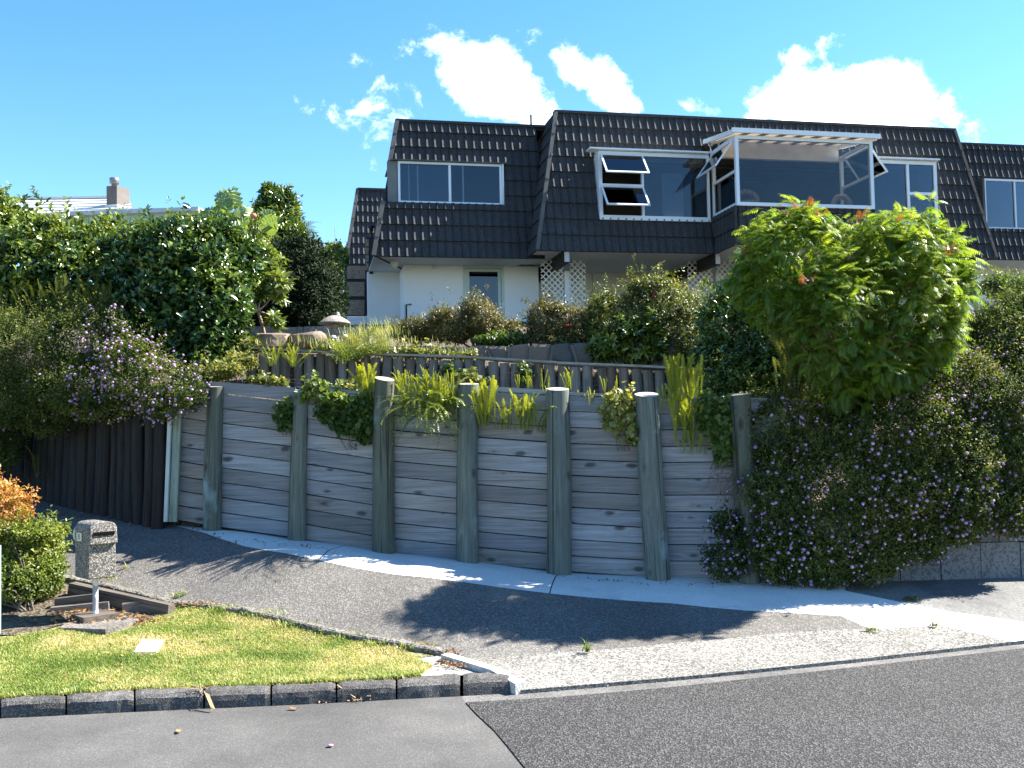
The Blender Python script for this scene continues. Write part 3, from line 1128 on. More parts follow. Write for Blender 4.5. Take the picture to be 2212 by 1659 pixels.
M_BROWNBRICK = m_speckle('pebble-brown panel', (.24, .16, .105), (.42, .31, .225), 45, big=(1.5, .2), bump=.4)
_t = NT('translucent roof sheet')
_tr = _t.node('ShaderNodeBsdfTranslucent')
_tr.inputs[0].default_value = (.62, .55, .47, 1)
_df = _t.node('ShaderNodeBsdfDiffuse')
_df.inputs[0].default_value = (.6, .56, .5, 1)
_mx = _t.node('ShaderNodeMixShader')
_mx.inputs[0].default_value = .6
_t.l.new(_df.outputs[0], _mx.inputs[1])
_t.l.new(_tr.outputs[0], _mx.inputs[2])
M_TRANSL = _t.done(_mx)

house = empty('house', H(3, 0, 4.0), 'large black-tiled house with mansard roof, white windows and a projecting glass bay', 'house')

ROW, RIB = .372, .18


class Slope:
    """a tiled face: eave line at depth w0 and height z0, leaning back by 'lean' per metre of height"""

    def __init__(self, w0, z0, z1, lean, uL, uR, t=TT, n=NN, o=None):
        self.w0, self.z0, self.z1, self.lean = w0, z0, z1, lean
        self.uL, self.uR = uL, uR        # functions of height: left and right end
        self.t, self.n = t, n
        self.o = o if o is not None else H0
        self.nrm = (n + UP * lean).normalized()

    def at(self, u, z, h=0.0):
        return self.o + self.t * u + self.n * (self.w0 - self.lean * (z - self.z0)) + UP * z + self.nrm * h


def rib_profile(u):
    """height of the pressed tile across its ribs"""
    f = (u / RIB) % 1.0
    prof = [(0, 0), (.38, 0), (.45, .026), (.50, .017), (.57, .034), (.86, 0), (1.0, 0)]
    for (a, ha), (b, hb) in zip(prof, prof[1:]):
        if a <= f <= b:
            return ha + (hb - ha) * (f - a) / (b - a)
    return 0


STOPS = [0, .38, .45, .50, .57, .86]


def tile_panels(S, holes=(), length=RIB * 7, name='roof_tile', row=ROW, phase=0.0):
    """courses of pressed tiles; holes: (uA, uB, zA, zB) left free for windows"""
    z, r = S.z0, 0
    while z < S.z1 - .03:
        zt = min(z + row, S.z1)
        # vertical cuts of this course
        cuts = sorted({z, zt, *[c for h in holes for c in (h[2], h[3]) if z + .01 < c < zt - .01]})
        for za, zb in zip(cuts, cuts[1:]):
            ul = min(S.uL(za), S.uL(zb))
            ur = max(S.uR(za), S.uR(zb))
            spans = [(ul, ur)]
            for hA, hB, hzA, hzB in holes:
                if hzA < (za + zb) / 2 < hzB:
                    new = []
                    for a, b in spans:
                        if hB <= a or hA >= b:
                            new.append((a, b))
                        else:
                            if hA - a > .02:
                                new.append((a, hA))
                            if b - hB > .02:
                                new.append((hB, b))
                    spans = new
            for a, b in spans:
                st = math.floor((a - phase + (r % 2) * length / 2) / length) * length + phase - (r % 2) * length / 2
                while st < b - .01:
                    p0, p1 = max(a, st), min(b, st + length)
                    if p1 - p0 > .015:
                        panel(S, p0, p1, za, zb, z, name)
                    st += length
        z, r = zt, r + 1


def panel(S, p0, p1, za, zb, zrow, name):
    us = [p0, p1]
    k0 = math.floor(p0 / RIB)
    for k in range(int(k0), int(p1 / RIB) + 2):
        for s in STOPS:
            u = (k + s) * RIB
            if p0 + .004 < u < p1 - .004:
                us.append(u)
    us.sort()
    lap0 = .042 * (1 - (za - zrow) / ROW)
    lap1 = .042 * (1 - (zb - zrow) / ROW) + .001
    vs = []
    sag = random.uniform(-.002, .002)
    for u in us:
        h = rib_profile(u)
        ub = min(max(u, S.uL(za)), S.uR(za))
        ut = min(max(u, S.uL(zb)), S.uR(zb))
        vs.append(S.at(ub, za - (.012 if za == zrow else 0) + sag, h + lap0))
        vs.append(S.at(ut, zb, h + lap1))
        vs.append(S.at(ub, za - (.012 if za == zrow else 0) + sag, -.004))
    fs = []
    for i in range(len(us) - 1):
        a, b = i * 3, (i + 1) * 3
        fs.append((a, b, b + 1, a + 1))
        fs.append((a + 2, b + 2, b, a))
    MB().add(vs, fs).build(name, M_TILE, house)


def hip(S, side, n=5, w=.09, m=None, zA=None, zB=None, name='hip_cap'):
    fn = S.uL if side < 0 else S.uR
    zA = S.z0 if zA is None else zA
    zB = S.z1 if zB is None else zB
    for k in range(n):
        a, b = zA + (zB - zA) * k / n, zA + (zB - zA) * (k + 1) / n
        MB().bar(S.at(fn(a), a, .035), S.at(fn(b), b, .028), w, .07, S.nrm).build(name, m or M_BARGE, house)


# --- measure the blocks from where their corners are seen
uA, zE = hp(1160, 541, 0)
LEAN = .20
zR = hp(1197, 247, -.8)[1]
uB = hp(2150, 553, 0)[0]
uTL, uTR = hp(1197, 249, -.8)[0], hp(2052, 285, -.8)[0]
W_LEFT = -.75


def lin(z0, a, z1, b):
    return lambda z: a + (b - a) * (z - z0) / (z1 - z0)


main = Slope(0, zE, zR, LEAN, lin(zE, uA, zR, uTL), lin(zE, uB, zR, uTR))
# left wing
uLa, zEl = hp(807, 553, W_LEFT)
uLk, zKl = hp(836, 437, W_LEFT - .3)
uLt = hp(857, 266, W_LEFT - .71)[0]
zRl = hp(857, 264, W_LEFT - .71)[1]
uLr = uA - .02
left = Slope(W_LEFT, zEl, zRl, LEAN, lin(zEl, uLa, zRl, uLt), lambda z: uA + .35)
# right wing
W_R = -.95
uRa = uTR - .6
uRb = uRa + 6.5
zEr = hp(2170, 561, W_R)[1]
zRr = hp(2140, 315, W_R - .62)[1]
right = Slope(W_R, zEr, zRr, LEAN, lambda z: uRa, lambda z: uRb)
print('house', uA, zE, zR, uB, uTL, uTR, 'left', uLa, zEl, zRl, 'right', uRa, zEr, zRr)

# --- windows in the main face
wl_u0, wl_z0 = hp(1300, 466, .05)
wl_u1 = hp(1541, 466, .05)[0]
wl_z1 = hp(1300, 324, .05)[1]
wr_u1, wr_z0 = hp(2037, 479, .05)
wr_u0 = hp(1870, 470, .05)[0]
wr_z1 = hp(2000, 347, .05)[1]
wr_z0 = wl_z0
W_WIN = -(wl_z0 - zE) * LEAN + .05
BAY_W = 1.15
by_u0, by_z0 = hp(1592, 438, BAY_W)
by_u1 = hp(1890, 446, BAY_W)[0]
by_z1 = hp(1580, 291, BAY_W)[1]
by_fz = hp(1570, 275, BAY_W + .12)[1]
by_z0 = (by_z0 + wl_z0) / 2
print('bay', by_u0, by_u1, by_z0, by_z1, by_fz, 'win', wl_u0, wl_u1, wl_z0, wl_z1, W_WIN)
bayback = by_u0 - .02
tile_panels(main, [(wl_u0 - .03, bayback, wl_z0 - .02, wl_z1 + .04), (by_u0 - .05, by_u1 + .03, zE - .2, by_fz + .05), (by_u1, wr_u1 + .03, wr_z0 - .02, wr_z1 + .04)])
# left wing window
lw_u0, lw_z0 = hp(861, 437, W_LEFT - .28)
lw_u1 = hp(1086, 438, W_LEFT - .28)[0]
lw_z1 = hp(861, 346, W_LEFT - .28)[1]
tile_panels(left, [(-9, lw_u1 + .04, lw_z0 - .01, lw_z1 + .03)])
# right wing window
rw_u0, rw_z0 = hp(2132, 494, W_R - .2)
rw_u1 = rw_u0 + 2.2
rw_z1 = hp(2140, 385, W_R - .2)[1]
tile_panels(right, [(rw_u0 - .06, rw_u1 + .04, rw_z0 - .01, rw_z1 + .03)])
# left return of the main block, facing left
wside = Slope(0, zE, zR, .0, lambda z: 0, lambda z: 0)


class SideSlope(Slope):
    def at(self, u, z, h=0.0):
        f = (z - zE) / (zR - zE)
        return H(uA + (uTL - uA) * f - h, -.8 * f - u, z)


ss = SideSlope(0, zE, zR, 0, lambda z: 0.0, lambda z: .95)
ss.nrm = -TT
z, r = zE, 0
while z < zR - .03:
    zt = min(z + ROW, zR)
    panel(ss, 0, .95, z, zt, z, 'roof_tile')
    z = zt
# same on the far sides (face away from the street)
for S_, u_, sgn in ((main, None, 1), (left, None, -1)):
    mb = MB()
    if sgn > 0:
        p = [H(uB, 0, zE), H(uB, -8, zE), H(uTR, -8, zR), H(uTR, -.8, zR)]
    else:
        p = [H(uLa, W_LEFT, zEl), H(uLa + .8, -2.6, zEl), H(uLt + .8, -2.6, zRl), H(uLt, W_LEFT - .71, zRl)]
    mb.add(p, [(0, 1, 2, 3)])
    mb.build('mansard_side', M_TILE, house)
hip(main, -1, 6, .085)
hip(main, 1, 6, .075, M_TILE)
hip(left, -1, 3, .1, None, zEl, lw_z0)
hip(left, -1, 3, .1, None, lw_z1, zRl)
# ridges and flat roof
for S_, a, b in ((main, uTL - .04, uTR + .04), (left, uLt - .04, uTL), (right, uRa, uRb)):
    w_ = S_.w0 - LEAN * (S_.z1 - S_.z0)
    n_ = max(2, int((b - a) / 1.3))
    for k in range(n_):
        ua, ub = a + (b - a) * k / n_, a + (b - a) * (k + 1) / n_
        MB().bar(H(ua + .004, w_ - .04, S_.z1 + .015), H(ub - .004, w_ - .04, S_.z1 + .015), .2, .06).build('ridge_cap', M_TILE, house)
    a2 = a + (.8 if S_ is left else 0)
    MB().box(H(a2, w_ - .02, S_.z1 - .06), TT * (b - a2), -NN * (1.6 if S_ is left else 7.5), UP * .05).build('flat_roof', M_TILE, house)

# --- soffits
Z_S = zE + .03
MB().box(H(uA, -.03, Z_S), TT * (uB - uA), -NN * 3.2, UP * .03).build('soffit', M_SOFFIT, house)
MB().box(H(uLa + .02, W_LEFT - .03, zEl + .035), TT * (uA - uLa - .03), -NN * 2.4, UP * .03).build('soffit', M_SOFFIT, house)
MB().box(H(uB - .3, W_R - .03, zEr + .03), TT * (uRb - uB + .3), -NN * 2.4, UP * .03).build('soffit', M_SOFFIT, house)
MB().box(H(by_u0 - .02, BAY_W - .04, Z_S - .002), TT * (by_u1 - by_u0 + .04), -NN * (BAY_W - .02), UP * .03).build('soffit', M_SOFFIT, house)
# --- lower walls
W_DW = W_LEFT - 1.25      # wall with the door
W_RC = -3.05              # recessed wall
G0 = 3.7
u_c = hp(872, 600, W_DW)[0]
u_c2 = hp(1163, 600, W_DW)[0]
u_d0, z_d1 = hp(1000, 573, W_DW)
u_d1 = hp(1088, 573, W_DW)[0]
MB().box(H(u_c, W_DW, G0), TT * (u_d0 - u_c), -NN * .2, UP * (zEl + .03 - G0)).build('wall', M_HWALL, house)
MB().box(H(u_d1, W_DW, G0), TT * (u_c2 - u_d1), -NN * .2, UP * (zEl + .03 - G0)).build('wall', M_HWALL, house)
MB().box(H(u_d0, W_DW, z_d1), TT * (u_d1 - u_d0), -NN * .2, UP * (zEl + .03 - z_d1)).build('wall', M_HWALL, house)
MB().box(H(u_c, W_DW - .2, G0), TT * .2, NN * -(W_DW - .2 - W_RC), UP * (zEl + .03 - G0)).build('wall', M_HWALL, house)
u_l = hp(794, 640, W_RC)[0]
MB().box(H(u_l, W_RC, G0), TT * (u_c - u_l), -NN * .2, UP * (zEl + .03 - G0)).build('wall', M_HWALL, house)
# door
dr = MB()
fw = .065
for (a, b) in ((u_d0, u_d0 + fw), (u_d1 - fw, u_d1)):
    dr.box(H(a, W_DW + .02, G0), TT * (b - a), -NN * .14, UP * (z_d1 - G0))
dr.box(H(u_d0 + fw, W_DW + .02, z_d1 - fw), TT * (u_d1 - u_d0 - 2 * fw), -NN * .14, UP * fw)
door = dr.build('door_frame', M_DOOR, house)
dl = MB()
a0, a1, b1 = u_d0 + fw + .006, u_d1 - fw - .006, z_d1 - fw - .006
st = .075
dl.box(H(a0, W_DW - .01, G0), TT * st, -NN * .045, UP * (b1 - G0))
dl.box(H(a1 - st, W_DW - .01, G0), TT * st, -NN * .045, UP * (b1 - G0))
dl.box(H(a0 + st, W_DW - .01, b1 - st), TT * (a1 - a0 - 2 * st), -NN * .045, UP * st)
dl.box(H(a0 + st, W_DW - .01, G0), TT * (a1 - a0 - 2 * st), -NN * .045, UP * .3)
dl.build('door_leaf', M_DOOR, door)
MB().box(H(a0 + st, W_DW - .025, G0 + .3), TT * (a1 - a0 - 2 * st), -NN * .012, UP * (b1 - st - G0 - .3)).build('pane', M_DGLASS, door)
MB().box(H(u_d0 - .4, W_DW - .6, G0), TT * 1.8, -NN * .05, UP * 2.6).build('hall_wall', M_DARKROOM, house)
# recessed panels behind the posts
ue = u_c2
pan_edges = [u_c2] + [hp(x, 600, W_RC)[0] for x in (1279, 1366, 1448, 1530, 1615, 1700, 1790, 1880, 1970, 2060)]
for a, b in zip(pan_edges, pan_edges[1:]):
    MB().box(H(a + .006, W_RC, G0), TT * (b - a - .012), -NN * .12, UP * (Z_S - G0)).build('wall_panel', M_PANELW, house)
MB().box(H(u_c2, W_RC - .05, G0), TT * (pan_edges[-1] - u_c2), -NN * .1, UP * (Z_S - G0)).build('wall', M_DARKROOM, house)
MB().box(H(u_c2 - .2, W_DW - .2, G0), TT * .2, NN * -(W_DW - .2 - W_RC), UP * (Z_S - G0)).build('wall', M_HWALL, house)
u_r0 = hp(2068, 620, W_R - 1.3)[0]
MB().box(H(u_r0, W_R - 1.3, G0), TT * 7, -NN * .2, UP * (zEr + .03 - G0)).build('wall', M_HWALL, house)
MB().box(H(u_r0, W_R - 1.5, G0), TT * .2, -NN * 1.5, UP * (zEr + .03 - G0)).build('wall', M_HWALL, house)
# back and far walls close the house
MB().box(H(u_l + 2.5, -8.2, G0), TT * (uRb - u_l - 2.5), -NN * .2, UP * (zR - G0 - .1)).build('wall', M_HWALL, house)
# --- beams under the main block
for xv in (1224.5, 1550.5, 2113):
    wb_ = -.04
    u_ = hp(xv, 557, wb_)[0]
    MB().box(H(u_ - .065, wb_, Z_S - .27), TT * .13, -NN * 3.0, UP * .268).build('beam', M_BEAM, house)
    MB().box(H(u_ - .055, wb_ + .012, Z_S - .262), TT * .11, -NN * .01, UP * .25).build('beam_end', M_BEAMEND, house)
    pu = hp(xv + 1, 640, -1.25)[0]
    MB().box(H(pu - .07, -1.2, G0), TT * .14, -NN * .12, UP * (Z_S - .28 - G0)).build('post', M_WHITEPAINT, house)
# downpipe from the corner of the bay
dpu = hp(1596, 560, .9)[0]
MB().tube([H(dpu, .9, Z_S + .02), H(dpu, .9, 4.0)], .045, 10).build('downpipe', M_ALU, house)


# --- windows
def frame_bars(mb, rects, w, depth, fw_):
    for u0, u1, z0, z1 in rects:
        mb.box(H(u0, w, z0), TT * (u1 - u0), -NN * depth, UP * fw_)
        mb.box(H(u0, w, z1 - fw_), TT * (u1 - u0), -NN * depth, UP * fw_)
        mb.box(H(u0, w, z0 + fw_), TT * fw_, -NN * depth, UP * (z1 - z0 - 2 * fw_))
        mb.box(H(u1 - fw_, w, z0 + fw_), TT * fw_, -NN * depth, UP * (z1 - z0 - 2 * fw_))


def pane_box(u0, u1, z0, z1, w, parent, m=None):
    MB().box(H(u0, w, z0), TT * (u1 - u0), -NN * .006, UP * (z1 - z0)).build('pane', m or M_GLASS, parent)


def sash(hl, hr, out, height, ang, parent, fw_=.045, m=M_ALU):
    """top-hung sash swung open: hinge line hl-hr, 'out' the way it opens"""
    t_ = (hr - hl)
    L_ = t_.length
    t_.normalize()
    dn = (-UP * math.cos(ang) + out * math.sin(ang))
    nr = t_.cross(dn)
    nr.normalize()
    mb = MB()
    mb.box(hl, t_ * L_, dn * fw_, nr * .03)
    mb.box(hl + dn * (height - fw_), t_ * L_, dn * fw_, nr * .03)
    mb.box(hl + dn * fw_, t_ * fw_, dn * (height - 2 * fw_), nr * .03)
    mb.box(hl + dn * fw_ + t_ * (L_ - fw_), t_ * fw_, dn * (height - 2 * fw_), nr * .03)
    o = mb.build('sash', m, parent)
    MB().box(hl + dn * fw_ + t_ * fw_ + nr * .012, t_ * (L_ - 2 * fw_), dn * (height - 2 * fw_), nr * .006).build('pane', M_GLASS, parent)
    return o


FW = .055
# main left window
mb = MB()
mb.box(H(wl_u0, W_WIN, wl_z0 + .001), TT * .025, -NN * .7, UP * (wl_z1 - wl_z0 - .002))
mb.box(H(wl_u0, W_WIN, wl_z1 + .001), TT * (wl_u1 - wl_u0), -NN * .7, UP * .03)
mb.box(H(wl_u0, W_WIN + .02, wl_z0 - .05), TT * (wl_u1 - wl_u0), -NN * .14, UP * .05)
frame_bars(mb, [(wl_u0 + .026, wl_u1, wl_z0 + .002, wl_z1)], W_WIN, .09, FW)
u_m = hp(1389, 400, W_WIN)[0]
mb.box(H(u_m - .025, W_WIN - .003, wl_z0 + FW + .002), TT * .05, -NN * .08, UP * (wl_z1 - wl_z0 - 2 * FW - .004))
z_t = (wl_z0 + wl_z1) / 2
mb.box(H(wl_u0 + .026 + FW, W_WIN - .003, z_t - .03), TT * (u_m - .025 - wl_u0 - .026 - FW), -NN * .08, UP * .06)
win = mb.build('window', M_ALU, house)
pane_box(u_m + .025, wl_u1 - FW, wl_z0 + FW, wl_z1 - FW, W_WIN - .04, win)
shh = (wl_z1 - wl_z0) / 2 - .06
for zz in (wl_z1 - FW * .6, z_t - .02):
    sash(H(wl_u0 + .04, W_WIN + .012, zz), H(u_m + .01, W_WIN + .012, zz), NN, shh, rad(40), win, .04)
MB().box(H(wl_u0 - .22, W_WIN + .10, wl_z1 + .045), TT * (wl_u1 - wl_u0 + .2), -NN * .3, UP * .035).build('head_flashing', M_FLASH, house)
# main right window
mb = MB()
mb.box(H(wr_u1 - .025, W_WIN, wr_z0 + .001), TT * .025, -NN * .7, UP * (wr_z1 - wr_z0 - .002))
mb.box(H(wr_u0, W_WIN, wr_z1 + .001), TT * (wr_u1 - wr_u0), -NN * .7, UP * .03)
frame_bars(mb, [(wr_u0, wr_u1 - .026, wr_z0 + .002, wr_z1)], W_WIN, .09, FW)
u_m2 = hp(1963, 420, W_WIN)[0]
zm = (wr_z0 + wr_z1) / 2
mb.box(H(u_m2 - .03, W_WIN + .004, wr_z0 + FW + .002), TT * .06, -NN * .09, UP * (wr_z1 - wr_z0 - 2 * FW - .004))
mb.box(H(u_m2 + .03, W_WIN + .004, zm - .035), TT * (wr_u1 - u_m2 - .03 - .026 - FW), -NN * .09, UP * .07)
win = mb.build('window', M_ALU, house)
pane_box(wr_u0 + FW, u_m2 - .03, wr_z0 + FW, wr_z1 - FW, W_WIN - .04, win)
for z0_, z1_ in ((wr_z0 + FW, zm - .035), (zm + .035, wr_z1 - FW)):
    pane_box(u_m2 + .03, wr_u1 - .026 - FW, z0_, z1_, W_WIN - .03, win)
MB().box(H(by_u1 + .02, W_WIN + .10, wr_z1 + .045), TT * (wr_u1 - by_u1 + .02), -NN * .3, UP * .035).build('head_flashing', M_FLASH, house)
# bay window
mb = MB()
BF = .075
frame_bars(mb, [(by_u0, by_u1, by_z0, by_z1)], BAY_W, .08, BF)
wb2 = BAY_W - .082
wI = W_WIN - .05
dB = wb2 - wI
zb_top = by_z1 + .16
# left return
mb.box(H(by_u0, wb2, by_z0), TT * .07, -NN * dB, UP * BF)
mb.box(H(by_u0, wb2, by_z1 - BF), TT * .07, -NN * dB, UP * BF)
mb.box(H(by_u0, wI + .07, by_z0 + BF), TT * .07, -NN * .07, UP * (by_z1 - by_z0 - 2 * BF))
zmid = by_z0 + (by_z1 - by_z0) * .5
mb.box(H(by_u0, wb2, zmid - .03), TT * .06, -NN * (dB - .07), UP * .06)
# right return
mb.box(H(by_u1 - .07, wb2, by_z0), TT * .07, -NN * dB, UP * BF)
mb.box(H(by_u1 - .07, wb2, by_z1 - BF), TT * .07, -NN * dB, UP * BF)
mb.box(H(by_u1 - .07, wb2, zmid - .03), TT * .06, -NN * (dB - .07), UP * .06)
mb.box(H(by_u1 - .07, wI + .07, by_z0 + BF), TT * .07, -NN * .07, UP * (by_z1 - by_z0 - 2 * BF))
bay = mb.build('bay_window', M_ALU, house)
pane_box(by_u0 + BF, by_u1 - BF, by_z0 + BF, by_z1 - BF, BAY_W - .03, bay, M_GLASS2)
MB().box(H(by_u0 + .03, wb2, by_z0 + BF), TT * .006, -NN * (dB - .07), UP * (zmid - .03 - by_z0 - BF)).build('pane', M_GLASS, bay)
MB().box(H(by_u1 - .03, wb2, by_z0 + BF), TT * .006, -NN * (dB - .07), UP * (zmid - .03 - by_z0 - BF)).build('pane', M_GLASS, bay)
sash(H(by_u0 - .01, wI + .12, by_z1 - .07), H(by_u0 - .01, wb2 - .02, by_z1 - .07), -TT, (by_z1 - zmid) - .05, rad(36), bay, .04)
sash(H(by_u1 + .01, wb2 - .02, by_z1 - .07), H(by_u1 + .01, wI + .12, by_z1 - .07), TT, (by_z1 - zmid) - .05, rad(36), bay, .04)
# bay roof: white fascia, sloping translucent sheet on rafters
z_bk = hp(1511, 300, W_WIN - .1)[1]
z_bk = max(z_bk, by_fz + .12)
MB().box(H(by_u0 - .12, BAY_W + .14, by_fz - .10), TT * (by_u1 - by_u0 + .24), -NN * .05, UP * .10).build('bay_fascia', M_FLASH, house)
mb = MB()
for du_ in (-.08, by_u1 - by_u0 + .04):
    mb = MB()
    a = H(by_u0 + du_, BAY_W + .09, by_fz - .08)
    b = H(by_u0 + du_, wI - .2, z_bk - .02)
    mb.bar(a, b, .05, .1)
    mb.build('bay_fascia', M_FLASH, house)
nsh = 8
M_RAFTER = m_plain('grey-brown rafter', (.2, .18, .165), .7)
MB().box(H(by_u0 + .05, W_WIN - .1, by_z1 - .10), TT * (by_u1 - by_u0 - .1), -NN * .12, UP * (z_bk - by_z1 + .06)).build('header_beam', m_plain('cream header', (.72, .68, .62), .8), house)
for k in range(nsh):
    a = by_u0 - .08 + (by_u1 - by_u0 + .16) * k / nsh
    b = by_u0 - .08 + (by_u1 - by_u0 + .16) * (k + 1) / nsh
    p = [H(a + .003, BAY_W + .1, by_fz - .03), H(b - .003, BAY_W + .1, by_fz - .03), H(b - .003, wI - .25, z_bk + .03), H(a + .003, wI - .25, z_bk + .03)]
    MB().hexa(p + [q + UP * .012 for q in p]).build('roof_sheet', M_TRANSL, house)
    if k:
        MB().bar(H(a, BAY_W + .05, by_fz - .06), H(a, wI - .2, z_bk), .035, .05).build('rafter', M_RAFTER, house)
# strip between window head and sloping roof at the left return
MB().add([H(by_u0 + .03, wb2, by_z1), H(by_u0 + .03, wI, by_z1), H(by_u0 + .03, wI - .15, z_bk - .06), H(by_u0 + .03, wb2, by_fz - .1)], [(0, 1, 2, 3)]).build('pane', M_GLASS, bay)
# tiled apron below the bay


class Apron(Slope):
    pass


ap = Slope(BAY_W - .06, zE, by_z0, .04, lambda z: by_u0 - .01, lambda z: by_u1 + .02)
tile_panels(ap)


class ApronSide(Slope):
    def at(self, u, z, h=0.0):
        return H(by_u0 - .01 - h, BAY_W - .06 - u, z)


aps = ApronSide(0, zE, by_z0, 0, lambda z: 0, lambda z: BAY_W + .1)
aps.nrm = -TT
z = zE
while z < by_z0 - .03:
    zt = min(z + ROW, by_z0)
    panel(aps, 0, BAY_W + .12, z, zt, z, 'roof_tile')
    z = zt
MB().add([H(by_u1 + .02, BAY_W - .06, zE), H(by_u1 + .02, -.3, zE), H(by_u1 + .02, -.3, by_z0), H(by_u1 + .02, BAY_W - .06, by_z0)], [(0, 1, 2, 3)]).build('mansard_side', M_TILE, house)
MB().bar(H(by_u0 - .03, BAY_W - .03, zE), H(by_u0 - .03, BAY_W - .03, by_z0), .05, .05, NN).build('hip_cap', M_TILE, house)

# rooms
mb = MB()
r0, r1, zf, zc = uA + .6, uB - .8, by_z0 - .75, zR - .15
mb.add([H(r0, -5, zf), H(r1, -5, zf), H(r1, -5, zc), H(r0, -5, zc)], [(0, 1, 2, 3)])
mb.add([H(r0, -.2, zf), H(r0, -5, zf), H(r0, -5, zc), H(r0, -.8, zc)], [(0, 1, 2, 3)])
mb.add([H(r1, -.2, zf), H(r1, -5, zf), H(r1, -5, zc), H(r1, -.8, zc)], [(0, 1, 2, 3)])
mb.add([H(r0, -.2, zf), H(r1, -.2, zf), H(r1, -5, zf), H(r0, -5, zf)], [(0, 1, 2, 3)])
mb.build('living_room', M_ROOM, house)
MB().add([H(r0, -1.1, zc - .02), H(r1, -1.1, zc - .02), H(r1, -5, zc - .02), H(r0, -5, zc - .02)], [(0, 1, 2, 3)]).build('room_ceiling', M_CEIL, house)
for k in range(4):
    MB().box(H(r0 + .1, -1.3 - k * .95, zc - .2), TT * (r1 - r0 - .2), -NN * .1, UP * .17).build('ceiling_beam', M_ROOM, house)
MB().box(H(by_u0 + .1, BAY_W - .1, by_z0 - .02), TT * (by_u1 - by_u0 - .2), -NN * 1.4, UP * .02).build('bay_sill', M_CEIL, house)
# curtain behind the left pane
mb = MB()
cu0, cu1 = hp(1432, 430, W_WIN - .25)[0], hp(1478, 430, W_WIN - .25)[0]
cvs = []
for k in range(15):
    u_ = cu0 + (cu1 - cu0) * k / 14
    o_ = W_WIN - .3 + .03 * (k % 2)
    cvs += [H(u_, o_, wl_z0 - .1), H(u_, o_, wl_z1 - .35)]
mb.add(cvs, [(2 * k, 2 * k + 2, 2 * k + 3, 2 * k + 1) for k in range(14)], True)
mb.build('curtain', M_CURTAIN, house)
# left wing recess, room and window
mb = MB()
W_LW = W_LEFT - .34
lr1 = lw_u1 + .35
mb.add([H(uLk + .6, -4, zEl + .3), H(lr1, -4, zEl + .3), H(lr1, -4, zRl - .1), H(uLk + .6, -4, zRl - .1)], [(0, 1, 2, 3)])
mb.add([H(lr1, -1.5, zEl + .3), H(lr1, -5, zEl + .3), H(lr1, -5, zRl - .1), H(lr1, -1.6, zRl - .1)], [(0, 1, 2, 3)])
mb.add([H(uLk + .25, -2.0, zRl - .35), H(lr1, -2.0, zRl - .35), H(lr1, -5, zRl - .35), H(uLk + .25, -5, zRl - .35)], [(0, 1, 2, 3)])
mb.add([H(uLk + .25, -1.6, zEl + .3), H(uLk + .6, -4, zEl + .3), H(uLk + .6, -4, zRl - .1), H(uLk + .25, -1.6, zRl - .1)], [(0, 1, 2, 3)])
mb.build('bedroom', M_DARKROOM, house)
mb = MB()
frame_bars(mb, [(lw_u0, lw_u1, lw_z0 + .005, lw_z1)], W_LW, .09, .05)
x975 = hp(972, 400, W_LW)[0]
for xx, ww, dd in ((972, .055, 0), (1001, .035, .03), (903, .03, .05), (884, .02, .05)):
    u_ = hp(xx, 400, W_LW)[0]
    mb.box(H(u_ - ww / 2, W_LW - .004 - dd, lw_z0 + .057), TT * ww, -NN * .05, UP * (lw_z1 - lw_z0 - .11))
mb.box(H(lw_u1 + .004, W_LW + .03, lw_z0 + .01), TT * .04, -NN * .5, UP * (lw_z1 - lw_z0))
win = mb.build('window', M_ALU, house)
pane_box(lw_u0 + .05, x975 - .03, lw_z0 + .057, lw_z1 - .05, W_LW - .05, win, m_glass('blue reflecting glass', (.45, .52, .62), 2.0))
pane_box(x975 + .03, lw_u1 - .05, lw_z0 + .057, lw_z1 - .05, W_LW - .03, win)
# pale cheek left of that window, ledge under and head over it
MB().box(H(uLk + .02, W_LW - .02, lw_z0), TT * (lw_u0 - uLk - .03), -NN * .1, UP * (lw_z1 - lw_z0)).build('wall_cheek', m_plain('grey cheek', (.16, .16, .15), .8), house)
MB().box(H(uLk - .05, W_LEFT - .25, lw_z0 - .03), TT * (lw_u1 - uLk + .1), -NN * .4, UP * .03).build('window_ledge', M_BARGE, house)
MB().box(H(uLk + .1, W_LW + .06, lw_z1 + .005), TT * (lw_u1 - uLk), -NN * .5, UP * .025).build('window_head', M_BARGE, house)
# right wing window
W_RW = W_R - .24
mb = MB()
frame_bars(mb, [(rw_u0, rw_u1, rw_z0 + .005, rw_z1)], W_RW, .09, .05)
u_ = hp(2194, 440, W_RW)[0]
mb.box(H(u_ - .02, W_RW - .004, rw_z0 + .057), TT * .04, -NN * .06, UP * (rw_z1 - rw_z0 - .11))
win = mb.build('window', M_ALU, house)
pane_box(rw_u0 + .05, u_ - .02, rw_z0 + .057, rw_z1 - .05, W_RW - .04, win)
pane_box(u_ + .02, rw_u1 - .05, rw_z0 + .057, rw_z1 - .05, W_RW - .04, win)
MB().hexa([H(rw_u0 - .07, W_R - .2, rw_z0), H(rw_u0 - .01, W_R - .2, rw_z0), H(rw_u0 - .01, W_R - .9, rw_z0), H(rw_u0 - .07, W_R - .9, rw_z0),
           H(rw_u0 - .07, W_R - .2, rw_z1), H(rw_u0 - .01, W_R - .2, rw_z1), H(rw_u0 - .01, W_R - .9, rw_z1), H(rw_u0 - .07, W_R - .9, rw_z1)]).build('window_jamb', M_BARGE, house)
mb = MB()
mb.add([H(uRa, -4, zEr + .2), H(uRb, -4, zEr + .2), H(uRb, -4, zRr - .1), H(uRa, -4, zRr - .1)], [(0, 1, 2, 3)])
